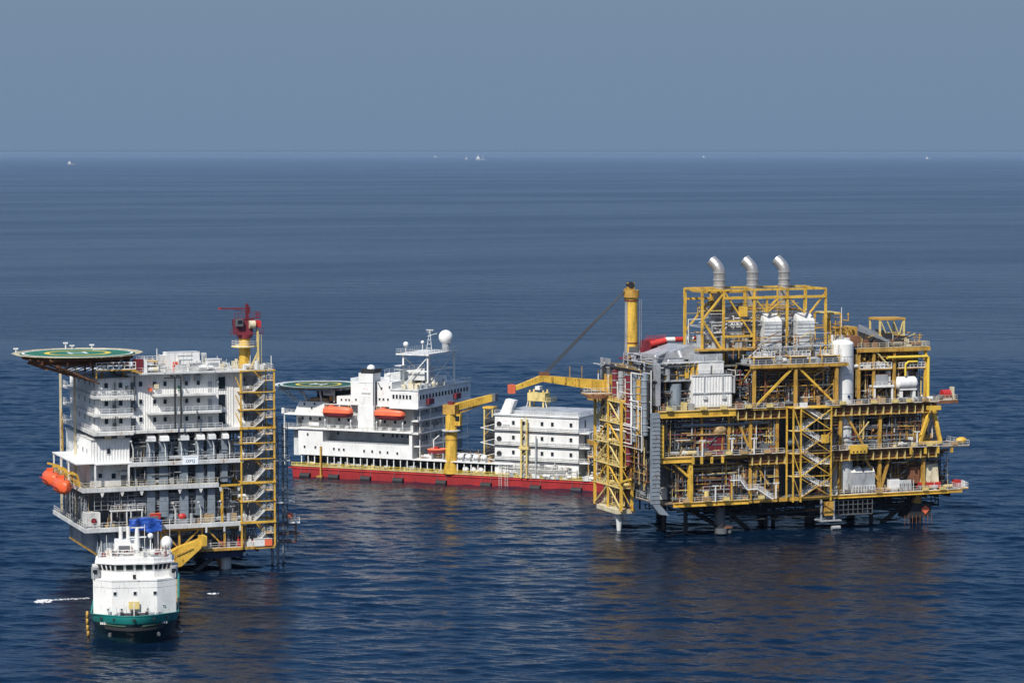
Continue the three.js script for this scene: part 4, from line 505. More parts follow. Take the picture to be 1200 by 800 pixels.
    for (let k = 1; k < 4; k++) for (const x of [67.6, 70.6, 76, 79, 84.4]) pane(P, x, ys[k] + 2.2, -.57, .75, 1.05, 'z', 'window', M.pale);
    sheetSign(o, 3.6, 2.3, [65, 17.2, -.56], lettering);
    mb().b(x0 - .4, x1 + .3, 19.2, 19.6, -17.4, -.3).build('module_roof', M.pale, P); mb().slab([[x0, 19.6], [x1, 19.6], [x1 - 1.4, 20.6], [x0 + 3, 20.6]], -16, -3).build('roof_hump', M.grey, P); mb().rail([[x0, 19.6, -.5], [x1, 19.6, -.5], [x1, 19.6, -17]], 1.1, 1.6).build('handrail', M.white, P); mb().slab([[63, 19.6], [66, 19.6], [67.4, 23.2], [64.8, 23.6]], -4, -1.8).build('escape_chute', M.white, P);
    for (const y of [7.2, 11.2, 15.2]) { const w = mb().b(x1, x1 + 3, y - .15, y + .1, -17, -1).build('end_landing', M.pale, P); mb().rail([[x1 + .1, y + .1, -1.1], [x1 + 2.9, y + .1, -1.1], [x1 + 2.9, y + .1, -17]], 1.1, 1.5).build('handrail', M.white, w); mb().flight([x1 + 1.6, y - 4, -6], [x1 + 1.6, y, -11], 1).build('stair_flight', M.pale, w); pane(P, x1 + .03, y + 2.2, -5, .9, 1.8, 'x', 'window', M.offwhite); }
    for (const y of [8.6, 12.6, 16.6]) { const d = mb().path([[61.9, y + .8, -3.2], [60.2, y + .8, -3.2], [58.4, y + .1, -3.4]], 1.0, 12).build('bellows_duct', M.black, P); mb().cyl([61.4, y + .8, -3.2], [62.08, y + .8, -3.2], 1.2, 1.2, 14).build('flange', M.grey, d); mb().bars([[57.5, y - 1, -1.4], [61.8, y - 1.6, -1]], .16).bars([[57.5, y - 1, -1.4], [61.9, y + .2, -1]], .14).build('stay', M.white, d); mb().cyl([63.4, y + .3, -.75], [63.4, y + .3, -.45], .75, .75, 14).build('duct_opening', M.black, P); }
    const L = mb(); for (const x of [70.4, 72]) L.b(x - .22, x + .22, 2.72, 18.6, .3, .74); for (let y = 4; y < 18; y += 2.3) L.bar([70.4, y, .5], [72, y + 1.6, .5], .14); L.b(69.8, 72.6, 10.4, 11.2, .1, .9); L.build('landing_ladder', M.paleYellow, P); mb().b(74.4, 74.7, 2.72, 14.2, .1, .4).build('pole', M.grey, P);
    const m = mb(), q = mb(); skids(m, R, 66, 92, 2.75, -.5, 0, 26, .8); pipes(m, R, 63, 88, 3, 6.6, -.4, .2, 26, [.05, .14]); m.build('deck_stores', M.offwhite, P, 'stuff'); skids(q, R, 66, 95, 2.75, -.4, 0, 16, .8); q.build('deck_stores', M.grey, P, 'stuff'); for (const [x, y] of [[80, 5], [84, 4.6], [76, 5.4]]) mb().b(x - .6, x + .6, y, y + 1.3, -.55, -.3).build('wall_unit', M.darkGrey, P); }
  // stern clutter towards the yellow platform
  { const m = mb(), q = mb(), y = mb(); pipes(m, R, 89, 97, 3, 17, -10, -1, 60, [.08, .3]); skids(m, R, 89, 97, 2.75, -10, -1, 30, 1.6); pipes(q, R, 89, 97, 3, 14, -10, -1, 40, [.08, .25]); skids(y, R, 89, 97, 2.75, -8, -1, 16, 1.4); pipes(y, R, 89, 97, 3, 15, -8, -1, 20, [.08, .2]); m.build('stern_machinery', M.offwhite, P, 'stuff'); q.build('stern_machinery', M.rust, P, 'stuff'); y.build('stern_machinery', M.dullYellow, P, 'stuff'); const f = mb(); f.b(89, 96, 9, 9.3, -9, -1); for (const x of [89.2, 95.6]) f.b(x - .15, x + .15, 2.72, 9, -1.4, -1.1); f.build('stern_platform', M.dullYellow, P); mb().rail([[89.1, 9.3, -1.1], [95.9, 9.3, -1.1]], 1.3, 1.3).build('handrail', M.pale, P); }
  for (const x of [64.2, 66]) mb().ladder(x, -.8, 6.4, .5, .8).build('boarding_ladder', M.white, P);
  mb().b(9.3, 9.7, -1, 8.6, .3, .7).b(8.6, 10.2, -1.2, .4, .2, 1.4).build('mooring_dolphin', M.dullYellow, P);

  // ---- things on the barge
  const lb = thing('enclosed_lifeboat', 'coral orange lifeboat of the white barge, left of its funnel casing', 'lifeboat', FL, [14.5, 16.6, -.3], 0, 'barge lifeboats');
  { const n = 14, sec = [], L = 4.7, hull = mb(), low = mb(); const pr = (t) => Math.pow(Math.max(0, 1 - Math.pow(Math.abs(t), 3.4)), .5); for (let q = 0; q <= 18; q++) { const t = -1 + q / 9, w = pr(t), ring = []; for (let k = 0; k <= n; k++) { const a = k / n * Math.PI * 2, c = Math.cos(a), s = Math.sin(a); ring.push([t * L, 1.55 + (s > 0 ? 1.6 * Math.pow(s, .6) * (.5 + .5 * w) : -1.5 * Math.pow(-s, .8) * (.4 + .6 * w)), 1.5 * w * Math.sign(c) * Math.pow(Math.abs(c), .7)]); } sec.push(ring); } for (let q = 0; q < 18; q++) for (let k = 0; k < n; k++) (k < n / 2 ? hull : low).quad(sec[q][k], sec[q + 1][k], sec[q + 1][k + 1], sec[q][k + 1]); hull.build('canopy', M.coral, lb); low.build('hull', M.maroon, lb); mb().b(-4.2, 4.2, 1.45, 1.62, 1.42, 1.6).build('fender_strip', M.orange, lb); mb().b(-2.6, -1.2, 3, 3.5, -.5, .5).build('wheelhouse', M.coral, lb); for (const x of [-3.4, 3.4]) mb().b(x - .1, x + .1, 3, 3.6, -.1, .1).build('lifting_hook', M.dullYellow, lb); }
  copy(lb, 'coral orange lifeboat of the white barge, right of its funnel casing below the bridge', FL, [30.5, 16.5, -.3]);
  for (const [x, lab] of [[14.5, 'white davits carrying the barge lifeboat left of the funnel'], [30.5, 'white davits carrying the barge lifeboat right of the funnel']]) { const d = thing('boat_davit', lab, 'davit', FL, [x, 13.55, -2], 0, 'barge davits'); for (const s of [-4, 4]) { mb().bars([[s, 0, 1.4], [s, 2, 1.8], [s, 4.5, .4], [s, 6.9, 1.7]], .34).build('arm', M.pale, d); mb().bar([s * .86, 6.7, 1.7], [s * .86, 6.4, 1.7], .08).build('fall_block', M.darkGrey, d); } mb().bar([-4, 6.8, 1.5], [4, 6.8, 1.5], .16).build('cross_beam', M.white, d); for (const s of [-2.8, 0, 2.8]) mb().b(s - .5, s + .5, 0, .9, 1.2, 2).build('canister', M.white, d); }
  { const c = thing('deck_crane', 'yellow deck crane with thick pedestal and long boom in the middle of the barge', 'crane', FL, [48.7, 2.72, -1.4]); mb().cyl([0, 0, 0], [0, 3.6, 0], 2.3, 1.6, 20).cyl([0, 3.6, 0], [0, 16.2, 0], 1.6, 1.6, 20).build('pedestal', M.yellow, c); mb().cyl([0, 11.6, 0], [0, 11.9, 0], 2.6, 2.6, 18).build('walkway', M.pale, c); mb().cyl([0, 9.2, 0], [0, 9.5, 0], 1.7, 1.7, 18).build('flange', M.dullYellow, c); mb().b(-1.8, 1.8, 16.2, 18.8, -1.9, 1.6).build('slewing_house', M.dullYellow, c); mb().b(1.4, 3, 13.2, 16.2, -.6, .8).build('operator_cab', M.yellow, c); mb().b(1.6, 2.8, 14.4, 15.8, .8, .86).build('cab_window', M.glass, c); mb().b(-.8, .8, 18.8, 19.6, -.9, .6).build('winch', M.maroon, c);
    const B = mb(); const a = [.5, 18.0, -.6], e = [8.3, 20.3, -9.6]; B.bar([a[0], a[1], a[2]], [e[0], e[1], e[2]], 1.2, 1.9).build('boom', M.yellow, c); mb().bar([a[0] + .5, a[1] - 1.9, a[2] - .4], [e[0] - 2.5, e[1] - 1.8, e[2] + 3], .4).build('luffing_ram', M.dullYellow, c); mb().b(e[0] - .9, e[0] + .9, e[1] - 1, e[1] + 1, e[2] - .9, e[2] + .9).build('boom_head', M.darkGrey, c); }
  { const f = thing('boom_rest_tower', 'tall slim yellow lattice frame under the barge crane boom tip', 'frame', FL, [58, 6.2, -6.5]); for (const [x, z] of [[-1.2, -1], [1.2, -1], [1.2, 1], [-1.2, 1]]) mb().b(x - .2, x + .2, 0, 14.2, z - .2, z + .2).build('post', M.paleYellow, f); for (let k = 0; k < 6; k++) mb().bar([-1.2, k * 2.3 + .2, 1], [1.2, k * 2.3 + 2.4, 1], .14).bar([-1.2, k * 2.3 + 2.4, 1.02], [1.2, k * 2.3 + 2.4, 1.02], .14).build('bracing', M.dullYellow, f); mb().b(-1.6, 1.6, 14.2, 14.7, -1.4, 1.4).build('saddle', M.yellow, f); }
  { const b = thing('rescue_boat', 'small dark red open rescue boat in a cradle beside the yellow barge crane', 'boat', FL, [44.2, 6.2, -3.2]); const sec = [], n = 10, h = mb(); for (let q = 0; q <= 12; q++) { const t = q / 12, w = 1.15 * Math.pow(1 - Math.pow(t, 4), .5) * (.8 + .2 * Math.min(1, t * 4)), r = []; for (let k = 0; k <= n; k++) { const a = Math.PI + k / n * Math.PI; r.push([-3 + t * 6.2, 2.5 + .6 * t * t + Math.sin(a) * (1.3 - .5 * t * t), Math.cos(a) * w]); } sec.push(r); } for (let q = 0; q < 12; q++) for (let k = 0; k < n; k++) h.quad(sec[q][k], sec[q][k + 1], sec[q + 1][k + 1], sec[q + 1][k]); h.build('hull', M.hullRed, b); for (const s of [-1, 1]) mb().path([[-3, 2.6, s * .95], [0, 2.65, s * 1.12], [2, 2.9, s * .95], [3.1, 3.15, s * .2]], .28, 8).build('collar', M.coral, b); mb().b(-1.4, -.2, 2.2, 3.4, -.5, .5).build('console', M.red, b); for (const x of [-1.8, 1.6]) mb().b(x - .15, x + .15, 0, 1.7, -1, 1).build('cradle', M.grey, b); mb().bars([[-2.4, 0, -1.6], [-2.4, 5, -1.6], [-.4, 6.4, -.6]], .26).build('davit_arm', M.white, b); }
  // white canisters in two rows
  const raft = thing('raft_canister', 'white raft canister on the upper stores deck, next to the yellow crane', 'life raft', FL, [51.8, 6.2, -.9], 0, 'raft canisters'); { mb().ball([0, 1.25, 0], 1, 14, .92, .95, 1.1).build('canister', M.white, raft); mb().cyl([-.06, 1.25, 0], [.06, 1.25, 0], 1.08, 1.08, 16).build('band', M.grey, raft); mb().b(-.8, .8, 0, .5, -.8, .8).build('cradle', M.pale, raft); }
  ['second raft canister from the yellow crane on the upper stores deck', 'third raft canister from the yellow crane on the upper stores deck', 'raft canister on the upper stores deck farthest from the yellow crane'].forEach((l, k) => copy(raft, l, FL, [54.1 + k * 2.3, 6.2, -.9]));
  ['white raft canister under the stores deck, nearest the yellow crane', 'middle raft canister of the three under the stores deck', 'raft canister under the stores deck, farthest from the crane'].forEach((l, k) => copy(raft, l, FL, [53 + k * 2.3, 2.72, -1.6]));
  { const f = thing('boom_cradle', 'pale yellow frame on the white module roof under the long crane boom', 'frame', FL, [69.2, 19.9, -14]); for (const [x, z] of [[-2, -1.4], [2, -1.4], [2, 1.4], [-2, 1.4]]) mb().b(x - .22, x + .22, 0, 5.4, z - .22, z + .22).build('post', M.paleYellow, f); mb().b(-2.6, 2.6, 2.4, 4.6, -1.8, 1.8).build('cabin', M.paleYellow, f); for (const s of [-1, 1]) mb().bar([s * 3.2, 0, 1.4], [s * 2, 4.4, 1.4], .22).build('brace', M.offwhite, f); mb().b(-.7, .7, 5.4, 6.4, -1, 1).build('saddle', M.offwhite, f); mb().rail([[2, 2.4, 2], [4.4, 2.4, 2], [4.4, 2.4, -2]], 1.1, 1).build('handrail', M.paleYellow, f); }
  { const v = thing('process_vessel', 'dark maroon horizontal vessel on the barge stern beside the yellow lattice tower', 'tank', FL, [92.4, 9.3, -4]); mb().cyl([-2.2, 2.2, 0], [2.2, 2.2, 0], 1.6, 1.6, 18).build('shell', M.maroon, v); for (const s of [-1, 1]) mb().ball([s * 2.2, 2.2, 0], 1.6, 16, .4, 1, 1).build('end_cap', M.maroon, v); for (const s of [-1.3, 1.3]) mb().b(s - .2, s + .2, 0, 1, -1.2, 1.2).build('saddle', M.grey, v); mb().cyl([.6, 3.6, 0], [.6, 5.2, 0], .3, .3, 10).build('nozzle', M.pale, v); }
  { const v = thing('white_module', 'white cylindrical module standing on the barge stern under the crane boom', 'tank', FL, [95.2, 2.72, -9]); mb().cyl([0, 0, 0], [0, 12, 0], 2.4, 2.4, 20).build('shell', M.offwhite, v); mb().cyl([0, 12, 0], [0, 12.8, 0], 2.4, 1.4, 20).build('top', M.pale, v); for (const y of [3, 6, 9]) mb().cyl([0, y, 0], [0, y + .2, 0], 2.5, 2.5, 20).build('band', M.grey, v); }
  // black fenders along the red side
  const fen = thing('hull_fender', 'black rubber fender hanging on the red hull under the first lifeboat', 'fender', FL, [13.6, .2, .55], 0, 'barge fenders'); mb().cyl([-1.5, -.1, -.1], [1.5, -.1, -.1], .85, .85, 14).build('body', M.black, fen); for (const s of [-1.5, 1.5]) mb().bar([s * .9, .6, -.2], [s * .9, 2.6, -.45], .08).build('chain', M.darkGrey, fen);
  [[4.6, 'black rubber fender at the far end of the red hull'], [23.5, 'black rubber fender on the red hull below the funnel casing'], [33.5, 'black rubber fender on the red hull below the bridge'], [46.6, 'black rubber fender on the red hull at the foot of the yellow crane'], [60, 'black rubber fender on the red hull below the white canisters'], [74.5, 'black rubber fender on the red hull below the module block'], [86.5, 'black rubber fender on the red hull at the stern end']].forEach(([x, l]) => copy(fen, l, FL, [x, .2, .55]));
}
// ================================================================ supply ship, bow towards us
const SV = new Frame(-69.2, -494.5, 7);
{
  const P = thing('supply_ship', 'white and teal supply ship seen bow-on in front of the accommodation platform', 'ship', SV);
  const R = rng(303), W = 8.1;
  const tip = (y) => -2.6 + 2.7 * smooth(-1, 5.3, y), half = (z, y) => { const t = Math.min(1, Math.max(0, (tip(y) - z) / (12.5 + (5 - y) * .7))), w = Math.pow(Math.max(0, 1 - Math.pow(1 - t, 2.3)), .55); return W * (.9 + .1 * smooth(-1, 4, y)) * w; };
  const top = (z) => 4.15 + 1.15 * smooth(-14, 0, z), deckAft = -27;
  const zs = []; for (let k = 0; k <= 34; k++) { const t = k / 34; zs.push(t); }
  function strake(f0, f1, z1) { const m = mb(), n = 26; for (const s of [-1, 1]) { const rows = []; for (let k = 0; k <= n; k++) { const t = Math.pow(k / n, 2); const col = []; for (let q = 0; q <= 5; q++) { const z0 = tip(5) - t * (tip(5) - z1), y = f0(z0) + (f1(z0) - f0(z0)) * q / 5, z = tip(y) - t * (tip(y) - z1); col.push([s * half(z, y), y, z]); } rows.push(col); } for (let k = 0; k < n; k++) for (let q = 0; q < 5; q++) s > 0 ? m.quad(rows[k][q], rows[k + 1][q], rows[k + 1][q + 1], rows[k][q + 1]) : m.quad(rows[k + 1][q], rows[k][q], rows[k][q + 1], rows[k + 1][q + 1]); } const g = m.geom(); g.computeVertexNormals(); return m; }
  strake(() => -3, (z) => top(z) - 1.5, -27).build('hull', M.hullDark, P); strake((z) => top(z) - 1.5, top, -27).build('bulwark', M.teal, P);
  { const m = mb(), n = 26; for (const s of [-1, 1]) for (let k = 0; k < n; k++) { const z0 = tip(5) - Math.pow(k / n, 2) * (tip(5) + 27), z1 = tip(5) - Math.pow((k + 1) / n, 2) * (tip(5) + 27); m.bar([s * half(z0, 5), top(z0) + .02, z0 - .05], [s * half(z1, 5), top(z1) + .02, z1 - .05], .3, .14); } m.build('bulwark_cap', M.teal, P); }
  { const o = []; for (let k = 0; k <= 20; k++) { const z = tip(4) - .6 - Math.pow(k / 20, 2) * 26; o.push([half(z, 4) - .25, z]); } const out = [...o, ...o.map(([x, z]) => [-x, z]).reverse()]; mb().prism(out, 3.3, 3.5).build('foredeck', M.deckGreen, P); }
  mb().b(-W * .98, W * .98, -3, 2.4, -62, -27).build('aft_hull', M.hullDark, P); for (const s of [-1, 1]) mb().b(s * W - .2, s * W + .2, 2.4, 3.6, -62, -27).build('cargo_rail', M.teal, P); mb().b(-W, W, 2.4, 2.46, -61.6, -27).build('cargo_deck', M.brass, P);
  { const m = mb(); for (let k = -7; k < 7; k++) { const f = (x) => { let z = tip(3) - .01; while (half(z, 3) < Math.abs(x) && z > -14) z -= .05; return z; }; m.bar([k * .75, 2.8, f(k * .75) + .12], [(k + 1) * .75, 2.8, f((k + 1) * .75) + .12], .35, .6); } m.build('bow_band', M.black, P); }  // raised black band across the front of the bow
  // anchor pockets, fairleads and draught marks on the bow
  for (const [x, z] of [[-4.4, -2.7], [4.4, -2.7]]) mb().cyl([x, 1.6, z - .4], [x * 1.02, 1.5, z + .35], .32, .32, 12).build('anchor_pocket', M.darkGrey, P);
  for (const [x, z] of [[-3.6, -1.5], [0, .1], [3.6, -1.5], [-6, -4], [6, -4]]) { const y = top(z) - .65; mb().b(x - .25, x + .25, y - .15, y + .2, z - .3, z + .25).build('fairlead', M.black, P); }
  for (const s of [-1, 1]) { const m = mb(); for (let k = 0; k < 5; k++) m.b(s * 5.3 + k * .34 - .9, s * 5.3 + k * .34 - .66, 3.3, 3.7, -3.5 - (s > 0 ? k : 4 - k) * .12, -3.3 - (s > 0 ? k : 4 - k) * .12); m.build('name_letters', M.white, P); }
  // windlass and mooring gear on the foredeck
  { const w = mb(); w.cyl([-2.2, 4.3, -6.6], [2.2, 4.3, -6.6], .55, .55, 12).b(-.6, .6, 3.5, 5.2, -7.4, -5.8).b(-2.6, -2, 3.5, 5, -7.2, -6).b(2, 2.6, 3.5, 5, -7.2, -6); w.build('windlass', M.black, P); for (const x of [-4.6, -3.4, 3.4, 4.6, 5.4]) mb().cyl([x, 3.5, -6.4], [x, 4.5, -6.4], .28, .28, 10).cyl([x, 4.45, -6.4], [x, 4.6, -6.4], .38, .38, 10).build('bollard', M.darkGrey, P); const d = mb(); skids(d, R, -5, 5, 3.5, -9, -7.5, 14, .7); d.build('deck_gear', M.grey, P, 'stuff'); mb().b(-1.1, .9, 5.0, 6.4, -10, -9.86).build('notice_board', M.paleYellow, P); mb().b(-.1, .1, 3.5, 7.4, -3, -2.8).build('jackstaff', M.offwhite, P); }
  // white forecastle block: three facets
  const plan = (i, zf) => [[-7.7 + i, -25], [-7.7 + i, -12.4], [-4.2, zf], [4.2, zf], [7.7 - i, -12.4], [7.7 - i, -25]];
  const blk = mb().prism(plan(0, -10.4), 3.4, 10.2).build('forecastle_block', M.white, P); mb().prism(plan(-.06, -10.3), 10.2, 10.5).build('block_top', M.white, blk);
  mb().prism(plan(-.03, -10.36), 8.95, 9.02).build('seam', M.pale, blk);
  for (const [x, y, w] of [[-3.6, 7.9, .55], [.1, 7.9, .55], [3.8, 7.9, .55], [-4.9, 4.9, .3], [-2.4, 4.9, .3], [2.4, 4.9, .3], [5.4, 5.4, .3]]) { const z = Math.abs(x) < 4.2 ? -10.37 : -10.37 - (Math.abs(x) - 4.2) * .571; pane(P, x, y, z, w, w * 1.1, 'z', 'porthole', M.pale); }
  // bridge with slanted windows
  { const up = (i) => [[-6.9 - i, -21], [-6.9 - i, -13.4], [-3.6, -11.6 + i], [3.6, -11.6 + i], [6.9 + i, -13.4], [6.9 + i, -21]]; const B = mb().prism(up(-.35), 10.5, 11.9).build('bridge', M.white, P);
    const a = up(-.35), c = up(.15), m = mb(); for (let k = 0; k < 5; k++) m.quad([a[k][0], 11.9, a[k][1]], [a[k + 1][0], 11.9, a[k + 1][1]], [c[k + 1][0], 13.2, c[k + 1][1]], [c[k][0], 13.2, c[k][1]]); m.build('window_band', M.white, B);
    const win = (p0, p1, q0, q1, n) => { for (let k = 0; k < n; k++) { const t0 = (k + .12) / n, t1 = (k + .88) / n, L = (u, v, t) => [u[0] + (v[0] - u[0]) * t, 0, u[1] + (v[1] - u[1]) * t]; const lo0 = L(p0, p1, t0), lo1 = L(p0, p1, t1), hi0 = L(q0, q1, t0), hi1 = L(q0, q1, t1), ex = .06, nx = -(p1[1] - p0[1]), nz = p1[0] - p0[0], ln = Math.hypot(nx, nz), o = [nx / ln * ex, nz / ln * ex]; const pt = (lo, hi, f) => [lo[0] + (hi[0] - lo[0]) * f + o[0], 11.9 + 1.3 * f, lo[2] + (hi[2] - lo[2]) * f + o[1]]; const w = mb().quad(pt(lo0, hi0, .1), pt(lo1, hi1, .1), pt(lo1, hi1, .9), pt(lo0, hi0, .9)).build('bridge_window', M.glass, P); mb().bars([pt(lo0, hi0, .08), pt(lo1, hi1, .08)], .05).bars([pt(lo0, hi0, .92), pt(lo1, hi1, .92)], .05).bars([pt(lo0, hi0, .08), pt(lo0, hi0, .92)], .05).bars([pt(lo1, hi1, .08), pt(lo1, hi1, .92)], .05).build('frame', M.offwhite, w); } };
    win(a[2], a[3], c[2], c[3], 4); win(a[1], a[2], c[1], c[2], 4); win(a[3], a[4], c[3], c[4], 4); win(a[0], a[1], c[0], c[1], 4); win(a[4], a[5], c[4], c[5], 4);
    mb().prism(up(.45), 13.2, 13.5).build('visor', M.white, B); mb().prism(up(.05), 13.5, 14.2).build('bridge_roof', M.white, B); mb().rail(up(-.2).map(([x, z]) => [x, 14.2, z]), 1.1, 1.2).build('roof_rail', M.offwhite, B); mb().b(-.3, .3, 10.5, 11.3, -11.2, -10.7).bar([0, 10.55, -10.6], [.9, 10.2, -10.3], .12).build('horn', M.black, B); }
  for (const s of [-1, 1]) { const w = mb().cyl([s * 7.3, 10.5, -12.8], [s * 7.3, 12.6, -12.8], .75, .75, 14).build('wing_control', M.galv, P); mb().b(s * 7.3 - .4, s * 7.3 + .4, 11.4, 12.2, -12.2, -12).build('window', M.glass, w); mb().rail([[s * 7.6, 10.5, -11.9], [s * 7.6, 10.5, -20]], 1.1, 1.3).build('wing_rail', M.white, P); }
  // roof gear: funnel casings, radar mast, domes
  { mb().b(-3.8, .2, 14.2, 17, -19.5, -16.5).build('mast_house', M.white, P); mb().b(-3, -.9, 14.8, 16, -16.5, -16.4).build('mast_house_opening', M.darkGrey, P); const m = mb().cyl([.5, 14.2, -16], [.5, 19.4, -16], .75, .35, 12).build('mast', M.white, P); mb().b(-1.2, 2.2, 17.6, 17.75, -16.4, -15.6).build('radar_arm', M.white, m); mb().b(-.7, 1.7, 19.4, 19.6, -16.1, -15.8).build('radar_bar', M.offwhite, m); mb().bars([[.5, 19.4, -16], [.5, 27, -16]], .09).build('whip_aerial', M.black, m); for (const x of [-2.6, -1.2]) mb().cyl([x, 17, -18], [x, 19.4, -18.4], .4, .4, 10).build('exhaust_pipe', M.offwhite, P); mb().cyl([3, 14.2, -15], [3, 17.6, -15], .12, .12, 8).ball([3, 18, -15], .55, 14).build('satellite_dome', M.white, P); const d = mb().cyl([6, 14.2, -16.5], [6, 15.2, -16.5], .7, .7, 14).ball([6, 16.4, -16.5], 1.15, 18, 1, 1.15, 1).build('satellite_dome', M.white, P); mb().cyl([6, 14.3, -16.5], [6, 14.5, -16.5], .85, .85, 14).build('base_ring', M.grey, d); for (const [x, h] of [[-5.2, 4], [-6.2, 3], [1.9, 6], [4.4, 4.6], [6.6, 7], [-4.6, 2.6]]) mb().b(x - .05, x + .05, 14.2, 14.2 + h, -15, -14.9).build('aerial', M.offwhite, P); const q = mb(); skids(q, R, -6, 6, 14.2, -19, -13.4, 22, .8); pipes(q, R, -6, 6, 14.4, 15.4, -16, -13, 14, [.04, .1]); q.build('roof_plant', M.offwhite, P, 'stuff'); const r2 = mb(); skids(r2, R, -6, 6, 14.2, -18, -13.4, 9, .6); r2.build('roof_plant', M.maroon, P, 'stuff'); mb().bars([[1.2, 14.2, -13.6], [1.2, 15.6, -13.6]], .15).b(.9, 1.5, 15.5, 16, -13.8, -13.2).build('searchlight', M.black, P); }
  mb().b(-6.4, 6.4, 2.5, 9, -27, -25).build('aft_wall', M.white, P);
  for (const s of [-1, 1]) { mb().cyl([s * 7.2, 10.5, -19], [s * 7.2, 12.2, -19], .9, .9, 14).build('funnel', M.offwhite, P); }
  // strung yellow fenders on the side
  const f = thing('tyre_fender', 'upper yellow and black tyre fender on the side of the supply ship', 'fender', SV, [-8.75, 4.2, -9.5], 0, 'yellow tyre fenders'); { const g = new THREE.TorusGeometry(.5, .26, 8, 16); g.rotateY(Math.PI / 2); mb().add(g).build('tyre', M.dullYellow, f); mb().bar([.25, .4, 0], [.35, 1.2, 0], .06).build('chain', M.black, f); }
  copy(f, 'second yellow tyre fender from the top on the supply ship side', SV, [-8.75, 3, -9.5]); copy(f, 'third yellow tyre fender from the top on the supply ship side', SV, [-8.7, 1.8, -9.5]); copy(f, 'lowest yellow tyre fender, just above the water beside the supply ship', SV, [-8.6, .75, -9.5]);
}
// ================================================================ far ships on the horizon
{
  const O = new Frame(0, 0, 0);
  function farShip(x, z, s, turn, label, tall) { const g = thing('distant_ship', label, 'ship', O, [x, 0, z], turn, 'far ships'); const h = mb(); h.hexa([[-46 * s, -2, 8 * s], [44 * s, -2, 8 * s], [44 * s, -2, -8 * s], [-46 * s, -2, -8 * s], [-48 * s, 9 * s, 9 * s], [52 * s, 11 * s, 9 * s], [52 * s, 11 * s, -9 * s], [-48 * s, 9 * s, -9 * s]]).build('hull', M.blueGrey, g); mb().b(-36 * s, -4 * s, 9 * s, 27 * s, -8 * s, 8 * s).build('superstructure', M.pale, g); mb().b(-30 * s, -12 * s, 27 * s, 36 * s, -7 * s, 7 * s).build('bridge', M.pale, g); mb().b(-21 * s, -19 * s, 36 * s, (tall ? 62 : 48) * s, -1.5 * s, 1.5 * s).build('mast', M.offwhite, g); if (tall) mb().bar([20 * s, 10 * s, 0], [34 * s, 50 * s, 0], 4 * s).build('crane', M.grey, g); return g; }
  farShip(-3160, -19600, .62, .1, 'tiny white boat on the horizon above the big helideck'); farShip(-355, -30500, 1.15, -.1, 'pale ship with tall mast on the horizon above the barge', true); farShip(-505, -31000, .7, .6, 'faint grey hull just beside the pale ship on the horizon'); farShip(-1190, -43000, .8, .3, 'very faint speck of a ship above the barge helideck'); farShip(3030, -43000, .8, -.4, 'very faint speck of a ship above the exhaust stacks'); farShip(5100, -33500, .8, .2, 'small faint ship on the horizon past the yellow platform');
}
// ================================================================ foam
{
  const r = rng(404), m = mb(); const patch = (x, z, lx, lz, n, s) => { for (let k = 0; k < n; k++) { const a = r() * 6.28, q = Math.sqrt(r()); m.ball([x + Math.cos(a) * q * lx, .22 + .1 * r(), z + Math.sin(a) * q * lz], s * (.4 + r()), 6, 1.6, .3, 1.1); } };
  patch(-94, -542, 1.8, 2.4, 60, .22); for (let k = 0; k < 14; k++) patch(-92 + k * .5, -543.6 - k * .18, .35, .6, 5, .13); patch(-61, -551.5, 1.2, .9, 30, .16); patch(-62.5, -508, .8, 2.2, 22, .12);
  const f = m.build('sea_foam', M.white, scene, 'stuff'); f.userData.label = 'thin white foam churned up beside the supply ship';
}
